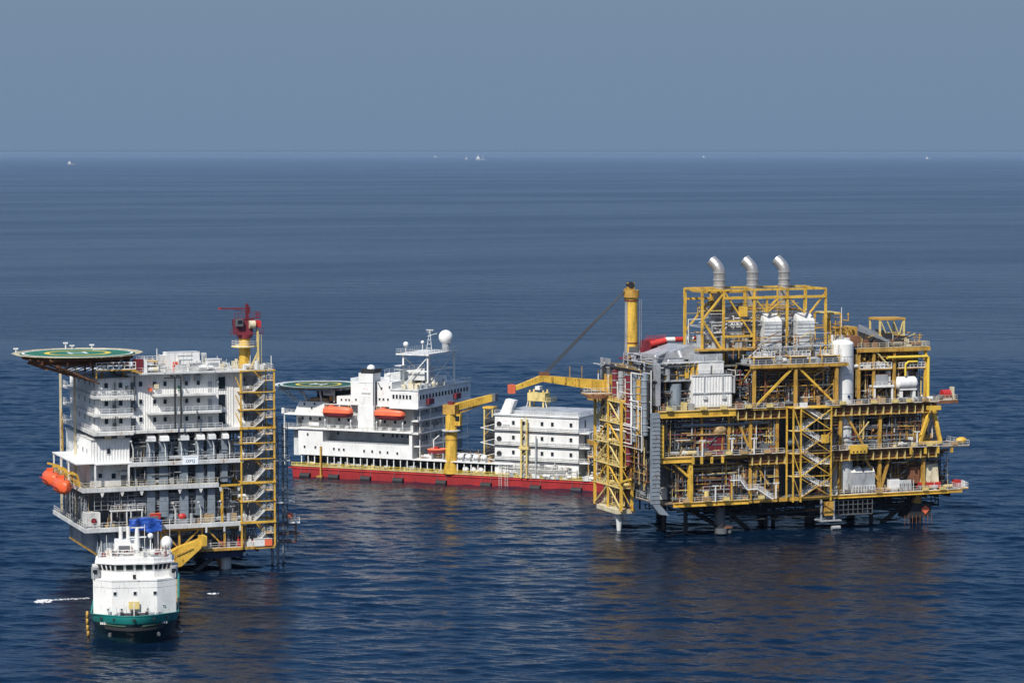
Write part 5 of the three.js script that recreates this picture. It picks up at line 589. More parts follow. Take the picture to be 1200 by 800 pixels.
// ================================================================ yellow process platform
const PP = new Frame(37.6, -633, 21);
{
  const P = thing('process_platform', 'large yellow steel process platform crowded with pipes, tanks and decks', 'oil platform', PP);
  const R = rng(505), yL = 8.2, yM = 19, yU = 29.8, yT = 40;
  const stuff = (name, mat, fn, kind = 'stuff') => { const m = mb(); fn(m); return m.build(name, mat, P, kind); };
  // ---- legs, low bracing, landings at the water
  for (const [x, z, w] of [[14, -4, 1.25], [42, -12, 1.25], [66.8, -4, 1.3], [14, -38, 1.25], [42, -38, 1.25], [66.8, -38, 1.25]]) { const l = mb().cyl([x, -8, z], [x, yL - .9, z], w, w, 16).build('leg', x > 60 && z > -9 ? M.dullYellow : M.darkGrey, P); mb().cyl([x, -.4, z], [x, 2.2, z], w + .1, w + .1, 16, false).build('splash_sleeve', M.black, l); }
  for (const [a, c] of [[[14, 4.6, -4], [42, 2.4, -12]], [[42, 2.4, -12], [66.8, 4.6, -4]], [[14, 1.5, -4], [14, 5.5, -38]], [[66.8, 1.5, -4], [66.8, 5.5, -38]], [[14, 6, -38], [42, 1, -38]], [[42, 1, -38], [66.8, 6, -38]], [[14, 6.8, -4], [28, -4, -8]], [[66.8, 6.8, -4], [54, -4, -8]]]) mb().cyl(a, c, .55, .55, 10).build('brace', M.black, P);
  { const m = mb(); m.cyl([14, .1, -3.2], [14, 1.3, -3.2], 1.5, 1.5, 14).cyl([16, .1, -3], [16, 1.1, -3], .6, .6, 12); m.build('pile_guide', M.darkGrey, P); mb().b(14.6, 16.4, 1.3, 1.7, -3.8, -2.2).build('fender', M.rust, P); }
  { const m = mb(); for (let k = 0; k <= 8; k++) { const x = 42 + k * 1.3; m.b(x - .07, x + .07, 3.4, yL - .9, .2, .34).b(x - .07, x + .07, 3.4, yL - .9, -6, -5.86); } for (const y of [3.4, 4.6, 5.8, 6.8]) m.b(42, 52.4, y, y + .12, .2, .34).b(42, 52.4, y, y + .12, -6, -5.86); m.b(42, 52.4, 3.3, 3.4, -6, .3); m.build('boat_landing', M.darkGrey, P); const q = mb(); q.b(38, 43.4, 2.2, 2.5, -2, 1.6).cyl([41, .6, 1.2], [43.2, .6, 1.2], .5, .5, 10).b(38, 38.4, 2.4, yL - .8, 1, 1.3).b(41.4, 41.8, 2.4, yL - .8, 1, 1.3); q.build('landing_stage', M.grey, P); mb().b(39, 41.4, 3.6, 7, .9, 1.4).build('swing_rope_frame', M.dullYellow, P); }
  { const m = mb(); m.hexa([[63.2, 1.4, -2], [69.6, 1.6, -2], [69.6, 1.6, -7], [63.2, 1.4, -7], [65, 4.9, -2.2], [70, 4.6, -2.2], [70, 4.6, -7], [65, 4.9, -7]]); m.build('leg_casing', M.black, P); mb().slab([[67, 3.4], [68.2, 2.2], [69.4, 3.4], [68.2, 4.4]], -1.99, -1.9).build('warning_plate', M.coral, P); const g = mb(); for (let k = 0; k < 8; k++) g.b(62.4 + k * 1.05, 62.5 + k * 1.05, -1, 2.2, -1.8, -1.7); g.build('fender_bars', M.rust, P, 'stuff'); }
  for (const [x, z] of [[55.5, -6], [29, -10], [33, -14], [4, -14], [6, -6], [58, -20]]) mb().cyl([x, -8, z], [x, yL - .9, z], .5, .5, 10).build('caisson', M.black, P);
  // ---- decks: plate > edge beam, handrail
  function deck(name, y, x0, x1, z0, z1, edge, t = 1.2) { const d = mb().b(x0 + .3, x1 - .3, y - .25, y, z0 + .3, z1 - .3).build(name, M.deckSteel, P); const e = mb(); e.b(x0, x1, y - t, y + .03, z1 - .3, z1).b(x0, x1, y - t, y + .03, z0, z0 + .3).b(x0, x0 + .3, y - t, y + .03, z0 + .3, z1 - .3).b(x1 - .3, x1, y - t, y + .03, z0 + .3, z1 - .3); e.build('edge_beam', edge, d); const j = mb(); for (let x = x0 + 2.6; x < x1 - 1; x += 3.4) j.b(x - .12, x + .12, y - t + .1, y - .27, z0 + .4, z1 - .4); j.build('joist', M.dullYellow, d, 'stuff'); return d; }
  const dL = deck('cellar_deck', yL, 1.5, 27.5, -44, -.4, M.dullYellow, .9), dL2 = deck('cellar_deck', yL, 27.6, 77.5, -44, -.4, M.dullYellow, .9), dM = deck('middle_deck', yM, -3.4, 71, -44, -1.2, M.dullYellow, 1), dU = deck('main_deck', yU, -3.4, 70, -44, -1.2, M.dullYellow, .9);
  // bright beams along the front edges
  for (const [x0, x1, y0, y1, z, mat, nm] of [[0.2, 19.5, yL - .95, yL + .05, .1, M.yellow, 'front_beam'], [41.8, 73, yL - .75, yL + .02, .5, M.yellow, 'front_beam'], [-3.8, 16, yU - 1.55, yU - .05, .2, M.yellow, 'front_beam'], [-3.6, 5.4, yM - 1.3, yM - .1, .2, M.yellow, 'front_beam'], [20, 44, yU - .4, yU + .1, .1, M.yellow, 'front_beam']]) { const b = mb().b(x0, x1, y0, y1, z - .5, z).build(nm, mat, P); mb().b(x0 - .05, x1 + .05, y1 - .12, y1 + .02, z, z + .25).b(x0 - .05, x1 + .05, y0 - .02, y0 + .12, z, z + .25).build('flange', mat, b); }
  // plate girders with stiffeners under the walkways
  const stf = mb().b(-.09, .09, -1.2, 1.0, 0, .9).geom();
  for (const [x0, x1, y, h] of [[16.2, 70.4, yU - 1.5, 2.1], [20, 71, yM - 1.55, 2.0]]) { const g = mb().b(x0, x1, y - h / 2, y + h / 2, -1.15, -.95).build('plate_girder', M.rust, P); mb().b(x0, x1, y - h / 2 - .12, y - h / 2 + .1, -.95, -.4).build('flange', M.dullYellow, g); mb().b(x0, x1, y - .35, y - .15, -.95, -.72).build('pipe_rail', M.brass, g); for (let x = x0 + .6; x < x1; x += 2.15) { const s = new THREE.Mesh(stf, M.paleYellow); s.name = 'stiffener'; s.position.set(x, y, -.95); s.castShadow = s.receiveShadow = true; g.add(s); } }
  // walkways outside the girders with handrails
  { const w = mb().b(16, 70.4, yU - .12, yU + .02, -1.2, .4).build('walkway', M.grate, P); mb().rail([[16, yU, .35], [28.6, yU, .35]]).build('handrail', M.offwhite, w); mb().rail([[39.6, yU, .35], [70.3, yU, .35]]).build('handrail', M.offwhite, w); mb().rail([[-3.3, yU, .1], [16, yU, .1]]).build('handrail', M.cream, w);
    const v = mb().b(5, 71, yM - .12, yM + .02, -1.2, .5).b(71, 78.6, yM - .3, yM, -12, 1).build('walkway', M.grate, P); mb().rail([[5, yM, .45], [28.6, yM, .45]]).build('handrail', M.offwhite, v); mb().rail([[39.6, yM, .45], [64, yM, .45], [64, yM, .95], [78.5, yM, .95], [78.5, yM, -11.8]]).build('handrail', M.offwhite, v); mb().rail([[-3.3, yM, .1], [5, yM, .1]]).build('handrail', M.cream, v);
    mb().rail([[1.8, yL, -.2], [27.2, yL, -.2]]).build('handrail', M.offwhite, dL); mb().rail([[39.4, yL, -.2], [77, yL, -.2], [77, yL, -12]]).build('handrail', M.offwhite, dL); mb().rail([[-3.2, yU, -1.4], [-3.2, yU, -43]]).build('handrail', M.pale, dU); mb().rail([[-3.2, yM, -1.4], [-3.2, yM, -43]]).build('handrail', M.pale, dU); }
  // little crates of safety gear on the rails
  for (const [x, y] of [[3, yL], [8.6, yL], [13.4, yL], [22.5, yL], [54, yL], [66.6, yL], [71.4, yL], [8.6, yM], [14, yM], [18, yM], [24, yM], [46.4, yM], [50, yM], [67.6, yM], [74.5, yM], [-1.4, yU], [7.4, yU], [12.6, yU], [19, yU], [24.6, yU], [44, yU], [52.4, yU], [58, yU], [62, yU], [66.4, yU]]) mb().b(x - .75, x + .75, y + .15, y + .95, .5, 1.05).build('gear_box', (Math.round(x) % 3) ? M.paleYellow : M.brass, P);
  for (const [x, y] of [[7, yM], [9.6, yM], [12.4, yM], [62.6, yM], [66.5, yM], [70, yM], [73.8, yM], [4.8, yM]]) mb().b(x - .3, x + .3, y - 1.7, y - .1, .5, .85).build('hanger', M.yellow, P);
  // columns and braces between decks
  const col = (x, y0, y1, w = .8, mat = M.dullYellow, z = -1.6) => mb().b(x - w / 2, x + w / 2, y0, y1, z - w / 2, z + w / 2).build('column', mat, P);
  col(4.6, yL, yM - 1.35, 1.0, M.yellow, -.5); for (const x of [20.6, 27.6, 44.5, 55.2, 67.2]) { col(x, yL, yM - 1); col(x, yM, yU - .9); } col(-3, yM, yM + 7.6, .7, M.yellow, .3); col(8, yM, yU - 1, .5); col(15, yM, yU - 1, .5); for (const z of [-14, -28, -42]) for (const x of [0, 20, 44, 67]) { col(x, yL, yM - .9, .9, M.dullYellow, z); col(x, yM, yU - .9, .9, M.dullYellow, z); }
  for (const [a, c, w, mat] of [[[4.4, yL + 5.8, -.5], [.2, yM - 1.4, -.5], .5, M.yellow], [[4.4, yL + 5.2, -3], [-2.4, yM - 1.4, -3], .45, M.dullYellow], [[20.8, yM + .3, -1.6], [16.4, yU - 1, -1.6], .5, M.dullYellow], [[44.6, yM - 1, -1.6], [40.8, yL + 2, -1.6], .45, M.dullYellow], [[45, yU - 1, -1.6], [51, yM + .4, -1.6], .55, M.dullYellow], [[55.4, yL + .2, -1.6], [58.4, yM - 1, -1.6], .6, M.dullYellow], [[50.4, yM - 1, -1.6], [54.8, yL + 3, -1.6], .45, M.dullYellow], [[21, yM - 1, -1.6], [25.6, yL + 3, -1.6], .45, M.dullYellow], [[65.2, yM + 1, 0], [69, yU - 1.4, -1], .8, M.yellow], [[71, yM + 1, 0], [69.4, yU - 1.4, -1], .8, M.yellow], [[65, yM + .9, .1], [71.2, yM + .9, .1], .7, M.yellow]]) mb().bar(a, c, w).build('diagonal_brace', mat, P);
  mb().b(16, 26.6, yM + 5.6, yM + 6, -2.2, -1.9).build('pipe_support', M.dullYellow, P); mb().b(4, 14, yM + 4.8, yM + 5.1, -1.4, -1.1).build('pipe_support', M.brass, P);
  { const b = mb().b(45.8, 50.2, yM - .8, yM + 1.2, .9, 1.6).build('yellow_tank_box', M.yellow, P); for (let k = 0; k < 4; k++) mb().b(46.3 + k, 46.7 + k, yM - .6, yM - .2, 1.6, 1.65).build('slot', M.black, b); mb().b(66.6, 70.2, yU - 1.9, yU - .9, .8, 1.6).build('yellow_tank_box', M.yellow, P); mb().ball([76.8, yM + 1.1, 0], 1.2, 14, 1.2, .7, .9).build('buoy_store', M.yellow, P); }
  // black blocks with dark fronts inside each level, painting in the interior shade
  { const w = mb(); w.b(6, 42, yL, yM - 1, -40, -9).b(50, 66, yL, yM - 1, -40, -9).b(4, 68, yM, yU - 1, -40, -10); w.build('interior_shade_block', M.black, P); const s = mb(); s.corr(6, 42, yL, yM - 1, -8.9, 1.4, .2); s.corr(50, 66, yL, yM - 1, -8.9, 1.4, .2); s.corr(4, 68, yM, yU - 1, -9.9, 1.4, .2); s.build('interior_shade_front', M.darkGrey, P); }
  const equip = [[6.5, 4.6, yM, 6.8, -6, M.pale], [13, 3.6, yM, 8, -7, M.grey], [24, 3, yM, 6.4, -6, M.darkGrey], [38, 4, yM, 7, -8, M.grey], [54, 4.2, yM, 5, -7, M.black], [61.4, 3, yM, 5.6, -5, M.grey], [58, 2.6, yM, 4, -4, M.grey], [9, 4, yL, 5, -7, M.darkGrey], [16, 3.4, yL, 6.5, -6, M.black], [24.6, 3, yL, 4.2, -6, M.grey], [36, 5, yL, 5.6, -8, M.darkGrey], [59, 3, yL, 4.6, -7, M.grey], [70, 3.4, yL, 6, -8, M.maroon], [74, 2.6, yL, 4.2, -7, M.cream]];
  for (const [x, w, y, h, z, mat] of equip) mb().b(x - w / 2, x + w / 2, y + .02, y + h, z - 2.4, z).build('machinery_skid', mat, P);
  for (const [x, y, r, z, mat] of [[10.4, yM + 2.3, 1.3, -3, M.brass], [34, yM + 2, 1, -5, M.blueGrey], [63, yM + 2.2, 1.2, -4, M.grey], [21, yL + 2, 1.1, -4, M.darkGrey]]) mb().cyl([x - 2, y, z], [x + 2, y, z], r, r, 16).build('drum', mat, P);
  mb().b(7.6, 14, yM, yM + 4.4, -3.4, -1.6).build('pump_skid', M.maroon, P); mb().b(9, 13.6, yL, yL + 4.4, -3.4, -1.8).build('pump_skid', M.maroon, P);
  // pipework through every level, thin runs in many colours
  const zones = [[0, 27, yL + .3, yM - 1.2, -6, -1.2], [40, 76, yL + .3, yM - 1.2, -9.5, -5], [-2, 28, yM + .3, yU - 1.2, -5, -1.4], [38, 69, yM + .3, yU - 1.2, -6, -1.4], [17, 45, yU + .3, yT - 1, -9, -1.6], [49, 69, yU + .3, 42.4, -11, -6.8], [-3, 8, yU + .3, 40, -14, -3.6]];
  const tones = [[M.blueGrey, 20, .06, .3], [M.dullYellow, 16, .08, .24], [M.offwhite, 5, .05, .16], [M.rust, 18, .06, .26], [M.darkGrey, 30, .08, .36], [M.maroon, 4, .1, .34], [M.grey, 8, .08, .3], [M.black, 14, .1, .36]];
  for (const [mat, n, r0, r1] of tones) stuff('pipework', mat, (m) => { for (const z of zones) pipes(m, R, ...z, n, [r0, r1]); });
  for (const [mat, n] of [[M.grey, 9], [M.offwhite, 7], [M.brass, 9], [M.darkGrey, 20], [M.paleYellow, 6], [M.rust, 11], [M.black, 14]]) stuff('small_plant', mat, (m) => { skids(m, R, 2, 26, yL, -5, -1, n, 1.5); skids(m, R, 40, 76, yL, -9, -5, n * 1.5, 1.5); skids(m, R, 40, 76, yL, -1.6, -.8, n * .35, .7); skids(m, R, 0, 28, yM, -5, -1.4, n, 1.6); skids(m, R, 40, 70, yM, -6, -1.4, n * 1.3, 1.6); skids(m, R, 17, 44, yU, -7, -1.6, n, 1.6); skids(m, R, 49, 69, yU, -10, -6.4, n, 1.6); skids(m, R, 49, 69, yU, -2.4, -1.4, n * .4, .8); skids(m, R, -2, 6, yU, -12, -2, n * .6, 1.4); });
  // hangers, drops, cable trays and grab rails: thin straight members on the front of each level
  function sticks(m, x0, x1, y0, y1, z0, z1, n, t0, t1) { for (let k = 0; k < n; k++) { const x = x0 + R() * (x1 - x0), y = y0 + R() * (y1 - y0), z = z0 + R() * (z1 - z0), t = t0 + (t1 - t0) * R(), q = R(); if (q < .5) m.b(x - t / 2, x + t / 2, y0 + R() * .4 * (y1 - y0), y, z - t / 2, z + t / 2); else if (q < .85) { const L = 1.5 + R() * 6; m.b(x, Math.min(x1, x + L), y, y + t, z - t / 2, z + t / 2); } else m.bar([x, y, z], [Math.min(x1, x + 1 + R() * 3), Math.min(y1, y + 1 + R() * 2.5), z], t); } }
  for (const [mat, n] of [[M.dullYellow, 46], [M.paleYellow, 26], [M.rust, 30], [M.offwhite, 18], [M.darkGrey, 34]]) stuff('light_steelwork', mat, (m) => { sticks(m, 0, 28, yL + .2, yM - 1.2, -3, -1, n, .08, .24); sticks(m, 40, 76, yL + .2, yM - 1.2, -5.5, -3.6, n, .08, .24); sticks(m, -2, 28, yM + .2, yU - 1.6, -2.6, -1.3, n, .08, .24); sticks(m, 40, 70, yM + .2, yU - 1.6, -2.6, -1.3, n, .08, .24); sticks(m, 20, 44, yU + .2, yT - 1.2, -4.5, -1.5, n * .8, .08, .22); sticks(m, 49, 69, yU + .2, 42, -6.4, -3.6, n * .8, .08, .22); sticks(m, 17, 45, yT + .2, 47, -7, -3, n * .5, .08, .2); sticks(m, 11, 44, 43.2, 54, -19, -9, n * .7, .08, .22); sticks(m, 49.8, 69, 43.2, 46, -12, -4, n * .4, .08, .2); sticks(m, -6.6, -5, 10, 38, -30, -2, n * .5, .08, .2); });
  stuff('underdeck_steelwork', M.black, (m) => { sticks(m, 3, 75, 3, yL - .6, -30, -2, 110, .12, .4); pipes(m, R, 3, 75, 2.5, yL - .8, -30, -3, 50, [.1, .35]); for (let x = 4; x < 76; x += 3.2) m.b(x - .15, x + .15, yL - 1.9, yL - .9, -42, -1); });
  stuff('underdeck_steelwork', M.rust, (m) => sticks(m, 3, 75, 3.5, yL - .6, -14, -1.5, 26, .1, .25));
  // ---- yellow stair tower in the middle with white zigzag flights
  { const T = mb(), x0 = 29.2, x1 = 39.2, z0 = .6, z1 = 4; for (const [x, z] of [[x0, z1], [x0 + 2, z1], [x1, z1], [x0, z0], [x1, z0]]) T.b(x - .16, x + .16, yL - .6, yU + .2, z - .16, z + .16); const T2 = T.build('stair_tower', M.yellow, P); const lv = [yL + .4, 13.6, yM, 24.4, yU];
    for (let k = 0; k < 4; k++) { const a = lv[k], c = lv[k + 1], h = (a + c) / 2; for (const [p, q] of [[[x0, a, z1 + .05], [x1, a, z1 + .05]], [[x0 + 2, c - .4, z1 + .1], [x1, a, z1 + .1]], [[x0 + 2, a, z1 + .16], [x1, c - .4, z1 + .16]], [[x0, c, z1], [x0 + 2, a, z1]], [[x1, a, z0], [x1, c, z1]]]) mb().bar(p, q, .2).build('brace', k % 2 ? M.yellow : M.dullYellow, T2); for (const [p, q] of [[[x0 + 3, a, 1.5], [x1 - 2.4, h, 1.5]], [[x1 - 2.4, h, 3], [x0 + 3, c, 3]]]) { const f = mb().flight(p, q, 1.1).build('stair_flight', M.white, T2); } mb().b(x1 - 2.4, x1, h - .1, h, .8, 3.8).build('landing', M.paleYellow, T2); mb().b(x0, x0 + 3, c - .12, c - .02, .8, 3.8).build('landing', M.paleYellow, T2); mb().rail([[x1 - 2.3, h, 3.7], [x1 - .2, h, 3.7], [x1 - .2, h, .9]], 1.1, 1).build('handrail', M.white, T2); mb().rail([[x0 + .3, c, 3.7], [x0 + 2.9, c, 3.7]], 1.1, 1).build('handrail', M.white, T2); }
    mb().b(x0 - .2, x1 + .2, yU - .1, yU + .05, .4, 4.2).build('top_landing', M.yellow, T2); mb().b(31, 33, yU + .1, yU + 1.3, 3.6, 3.8).build('sign_plate', M.white, T2); mb().b(36.4, 38.4, 21.4, 23.4, 4.3, 4.5).build('warning_plate', M.yellow, T2); }
  // white stairs down to the cellar deck, seen from the front
  { const s = mb(); s.flight([25.4, yL, .6], [21.4, yL + 2.6, .6], 1).build('stair_flight', M.white, P); mb().flight([18.6, yL + 2.6 + .05, .6], [16.9, yL + 4.9, .6], 1).build('stair_flight', M.white, P); mb().b(18.6, 21.4, yL + 2.45, yL + 2.6, 0, 1.2).b(14.6, 16.9, yL + 4.75, yL + 4.9, 0, 1.2).build('stair_landing', M.offwhite, P); mb().rail([[18.6, yL + 2.6, 1.1], [21.4, yL + 2.6, 1.1]], 1.1, 1).build('handrail', M.white, P); mb().rail([[14.6, yL + 4.9, 1.1], [16.9, yL + 4.9, 1.1]], 1.1, 1).build('handrail', M.white, P); for (const x of [14.9, 19.9]) mb().b(x - .12, x + .12, yL, yL + (x < 16 ? 4.7 : 2.4), .4, .64).build('post', M.yellow, P); mb().b(18.4, 22.4, yL + 2.9, yL + 6, -2.2, -1.6).build('pump_housing', M.brass, P); }
  for (const [x, y] of [[26.4, yL], [14.8, yM + .2], [7.2, yM], [10.6, yL], [64.2, yM], [20.6, yM]]) { const c = mb().b(x - .13, x + .13, y, y + 3.6, .55, .81).build('lamp_post', M.white, P); mb().b(x - .8, x + .8, y + 3.6, y + 3.85, .5, .86).build('lamp_head', M.lampHead, c); }
  // ---- turbine module: truss, upper deck, frame, stacks
  for (const x of [20.9, 31.8, 42.7]) { mb().b(x - .34, x + .34, yU, yT - .9, -.5, .18).build('column', M.dullYellow, P); } for (const [a, c] of [[[31, yT - 1, -.2], [21.4, yU + .5, -.2]], [[32.6, yT - 1, -.2], [42.2, yU + .5, -.2]]]) mb().bar(a, c, .48).build('diagonal_brace', M.yellow, P);
  mb().bar([20.6, yT - 1, -1], [18.8, yU + 2, -8], .4).build('diagonal_brace', M.dullYellow, P); mb().bar([42.9, yT - 1, -1], [44.2, yU + .5, -8], .5).build('diagonal_brace', M.dullYellow, P);
  const dT = mb().b(19.8, 45.4, yT - .3, yT, -32, .2).build('turbine_deck', M.deckSteel, P); mb().b(19.6, 45.6, yT - .85, yT - .1, .2, .5).build('edge_beam', M.dullYellow, dT); mb().rail([[19.8, yT, .3], [45.4, yT, .3], [45.4, yT, -14]]).build('handrail', M.offwhite, dT); mb().b(8, 20, 39.2, 39.6, -34, -7).b(9.5, 26, 42.6, 43.1, -34, -7).build('upper_floor', M.deckSteel, P);
  for (const [x, w, h, mat] of [[23, 3.6, 6.4, M.blueGrey], [28.4, 3.6, 7.2, M.grey], [35.8, 3.4, 6.6, M.blueGrey], [40, 3.2, 7.4, M.blueGrey]]) { const e = mb().b(x - w / 2, x + w / 2, yU + .6, yU + h, -8.5, -5).build('turbine_enclosure', mat, P); mb().b(x - w / 2 + .3, x + w / 2 - .3, yU + 1.2, yU + 3.4, -5, -4.9).build('door', M.darkGrey, e); }
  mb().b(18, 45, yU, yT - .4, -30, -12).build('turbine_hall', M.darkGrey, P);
  for (const [x0, x1] of [[20.6, 26.2], [30.2, 35.6], [38.6, 43.6]]) { const b = mb().b(x0, x1, yT + 1.6, yT + 1.8, -2.8, .1).build('raised_platform', M.dullYellow, P); for (const x of [x0 + .15, x1 - .15]) mb().b(x - .14, x + .14, yT, yT + 1.6, -.2, .08).build('post', M.yellow, b); mb().rail([[x0, yT + 1.8, 0], [x1, yT + 1.8, 0]], 1.2, 1, .1).build('handrail', M.white, b); mb().b(x0 + .3, x1 - .3, yT + .02, yT + 1.5, -2.2, -1.2).build('cooler', M.blueGrey, b); }
  stuff('small_plant', M.offwhite, (m) => skids(m, R, 20, 45, yT, -7, -2.9, 26, 1.7)); stuff('small_plant', M.grey, (m) => { skids(m, R, 20, 45, yT, -9, -2.9, 30, 2); pipes(m, R, 20, 45, yT + .4, yT + 4, -9, -3, 24, [.08, .3]); }); stuff('small_plant', M.brass, (m) => skids(m, R, 20, 45, yT, -7, -3, 14, 1.6));
  // top frame of yellow posts and beams
  { const F = (x0, y0, z0, x1, y1, z1, w = .45, mat = M.yellow) => mb().bar([x0, y0, z0], [x1, y1, z1], w, w).build('frame_beam', mat, P); const xs = [11, 16.6, 24.6, 33.4, 43.7];
    for (const x of xs) { mb().b(x - .25, x + .25, x < 20 ? 39.6 : yT, 57.4, -8.25, -7.75).build('frame_post', M.yellow, P); } for (const x of [12, 19, 28, 37, 44.4]) mb().b(x - .3, x + .3, yT, 57.4, -20.3, -19.7).build('frame_post', M.yellow, P);
    F(11, 57.3, -8, 43.7, 57.3, -8, .45); F(16.6, 55.4, -7.9, 43.7, 55.4, -7.9, .6); F(12, 57.3, -20, 44.4, 57.3, -20); F(12, 54.8, -20, 44.4, 54.8, -20, .5); for (const [a, b] of [[11, 12], [16.6, 19], [24.6, 28], [33.4, 37], [43.7, 44.4]]) F(a, 57.2, -8, b, 57.2, -20, .4); F(11, 50.3, -8, 16.6, 56.6, -8, .4); F(11, 50.3, -8, 16, 43.4, -8, .5); F(17, 56.6, -8, 24.2, 46.4, -8, .38); F(16.6, 50, -8, 24.6, 50, -8, .3); F(16.8, 46.3, -8, 24.2, 46.3, -8, .5); F(28, 52, -8, 28, 55.4, -8, .4); F(28, 51.8, -8, 25, 55, -8, .28); F(28, 51.8, -8, 33, 55.2, -8, .28); F(38, 51.4, -8, 38, 55.4, -8, .4); F(38, 51.6, -8, 34, 55, -8, .28); F(39.4, 51.4, -8, 43.4, 56, -8, .35); F(12, 47, -20, 19, 54.6, -20, .4); F(19, 54.6, -20, 28, 46, -20, .4); F(28, 46, -20, 37, 54.6, -20, .4); F(37, 54.6, -20, 44.4, 46, -20, .4);
    for (let k = 0; k < 3; k++) F(13 + k * 2.4, 57.1, -8, 13.6 + k * 2.4, 57.1, -20, .5, M.dullYellow); mb().b(12.5, 23, 56.6, 57, -18, -9).build('monorail_deck', M.dullYellow, P); mb().b(20.8, 22.6, 51, 53.4, -8.6, -7.4).build('hoist_trolley', M.yellow, P); mb().b(9.6, 26, 43.1, 43.5, -9, -6).build('frame_foot_beam', M.dullYellow, P); }
  stuff('small_plant', M.grey, (m) => { skids(m, R, 11, 44, 43.1, -18, -9, 40, 2.6); pipes(m, R, 11, 44, 43.5, 50, -18, -9, 34, [.1, .4]); }); stuff('pipework', M.dullYellow, (m) => pipes(m, R, 11, 44, 44, 54, -18, -9, 22, [.08, .22])); stuff('pipework', M.offwhite, (m) => pipes(m, R, 11, 44, 43.4, 52, -18, -9, 26, [.08, .3]));
  for (const x of [15, 19.9, 28.8, 37.3]) if (x !== 15) mb().hexa([[x - 2.6, 43.1, -14.5], [x + 2.6, 43.1, -14.5], [x + 2.6, 43.1, -19.5], [x - 2.6, 43.1, -19.5], [x - 1.5, 51.4, -16.4], [x + 1.5, 51.4, -16.4], [x + 1.5, 51.4, -19.4], [x - 1.5, 51.4, -19.4]]).build('exhaust_plenum', M.galv, P);
  // ---- left side: trunk of cables, risers, grey roofs, lattice stair
  { const t = mb().b(-6.0, -4.1, 8.4, 29.6, .2, 1.6).hexa([[-4.1, 6.0, 1.6], [-1.6, 5.6, 1.6], [-1.6, 5.6, .2], [-4.1, 6.0, .2], [-6, 8.4, 1.6], [-4.1, 8.4, 1.6], [-4.1, 8.4, .2], [-6, 8.4, .2]]).build('cable_trunk', M.blueGrey, P); for (let y = 8.6; y < 29.4; y += .95) mb().b(-6.1, -4.0, y, y + .16, 1.6, 1.72).build('rung', M.grey, t); }
  { const grp = [[-13, M.maroon, .75, 16, 37.6], [-14.6, M.maroon, .6, 20, 37], [-21, M.maroon, .8, 26, 38], [-6.6, M.dullYellow, .8, 24, 36.8], [-9.4, M.blueGrey, .8, 22, 38.2], [-3.6, M.blueGrey, .9, 24, 38.6], [-17.4, M.galv, .8, 22, 38], [-25, M.darkGrey, .6, 22, 38.4]]; for (const [z, mat, r, y0, y1] of grp) { const p = mb().cyl([-5.7, y0, z], [-5.7, y1, z], r, r, 12).build('riser_pipe', mat, P); for (let y = y0 + 1; y < y1; y += 1.7) mb().cyl([-5.7, y, z], [-5.7, y + .18, z], r + .16, r + .16, 12).build('clamp', M.galv, p); } }
  { const w = mb(); for (let k = 0; k < 4; k++) w.ladder(-5.2, 24 + (k % 3) * 2, 38 - (k % 2) * 2, -4 - k * 6, .6); for (const z of [-1, -8, -15, -22, -29]) { w.b(-5.4, -5.1, 20, 39.4, z - .12, z + .12); w.bar([-5.25, 38.6, z], [-5.25, 38.6, z - 6.6], .22).bar([-5.25, 32, z], [-5.25, 32, z - 6.6], .22).bar([-5.25, 26, z], [-5.25, 26, z - 6.6], .2); } w.build('riser_rack', M.pale, P); }
  stuff('pipework', M.white, (m) => pipes(m, R, -7, -6.2, 20, 40, -30, -1.5, 15, [.07, .2])); stuff('pipework', M.rust, (m) => pipes(m, R, -6, -4, 10, 30, -30, -1.5, 14, [.06, .2])); stuff('pipework', M.black, (m) => pipes(m, R, -5.6, -3.4, 10, 39, -32, -1.5, 40, [.15, .5])); stuff('pipework', M.darkGrey, (m) => { pipes(m, R, -4, -1, 9, 40, -32, -2, 60, [.1, .4]); }); stuff('pipework', M.dullYellow, (m) => pipes(m, R, -6, -3, 10, 40, -32, -2, 26, [.08, .2])); stuff('pipework', M.maroon, (m) => pipes(m, R, -5.4, -3.6, 18, 36, -30, -4, 8, [.14, .4])); stuff('small_plant', M.grey, (m) => { skids(m, R, -3, 6, 36.6, -28, -4, 34, 2); pipes(m, R, -4, 8, 36.8, 42, -24, -4, 30, [.1, .4]); });
  mb().b(-3.2, 7.4, yU, 36.4, -34, -9).build('riser_house', M.darkGrey, P); mb().b(-3.8, 8, 36.4, 36.7, -34, -3.4).build('riser_roof', M.grey, P); mb().b(-4.6, -4.2, 30, 40.2, -33, -27.5).build('wind_wall', M.galv, P); mb().b(-3.6, -2.4, 31, 40.6, -3.4, -2).build('wind_wall', M.galv, P); mb().slab([[.5, 40.4], [15, 41.8], [15, 43.6], [8, 44.2], [.5, 42]], -20, -9).build('sloped_roof', M.galv, P); mb().b(8, 15.6, 39.6, 42.4, -9, -6.4).build('duct_box', M.grey, P); mb().path([[1.4, 37, -6], [1.4, 41, -6], [5, 41, -6], [5, 43, -8]], .6, 10).build('bent_duct', M.galv, P); mb().path([[-1, 37, -8], [-1, 42, -8], [3, 43, -10]], .55, 10).build('bent_duct', M.galv, P); for (const x of [5, 6.4, 7.8]) mb().b(x, x + .7, 37, 40.6, -4.6, -3.9).build('roof_post', M.yellow, P); mb().b(-.6, 8.4, 40.6, 40.9, -5.2, -3.6).build('pipe_tray', M.offwhite, P);
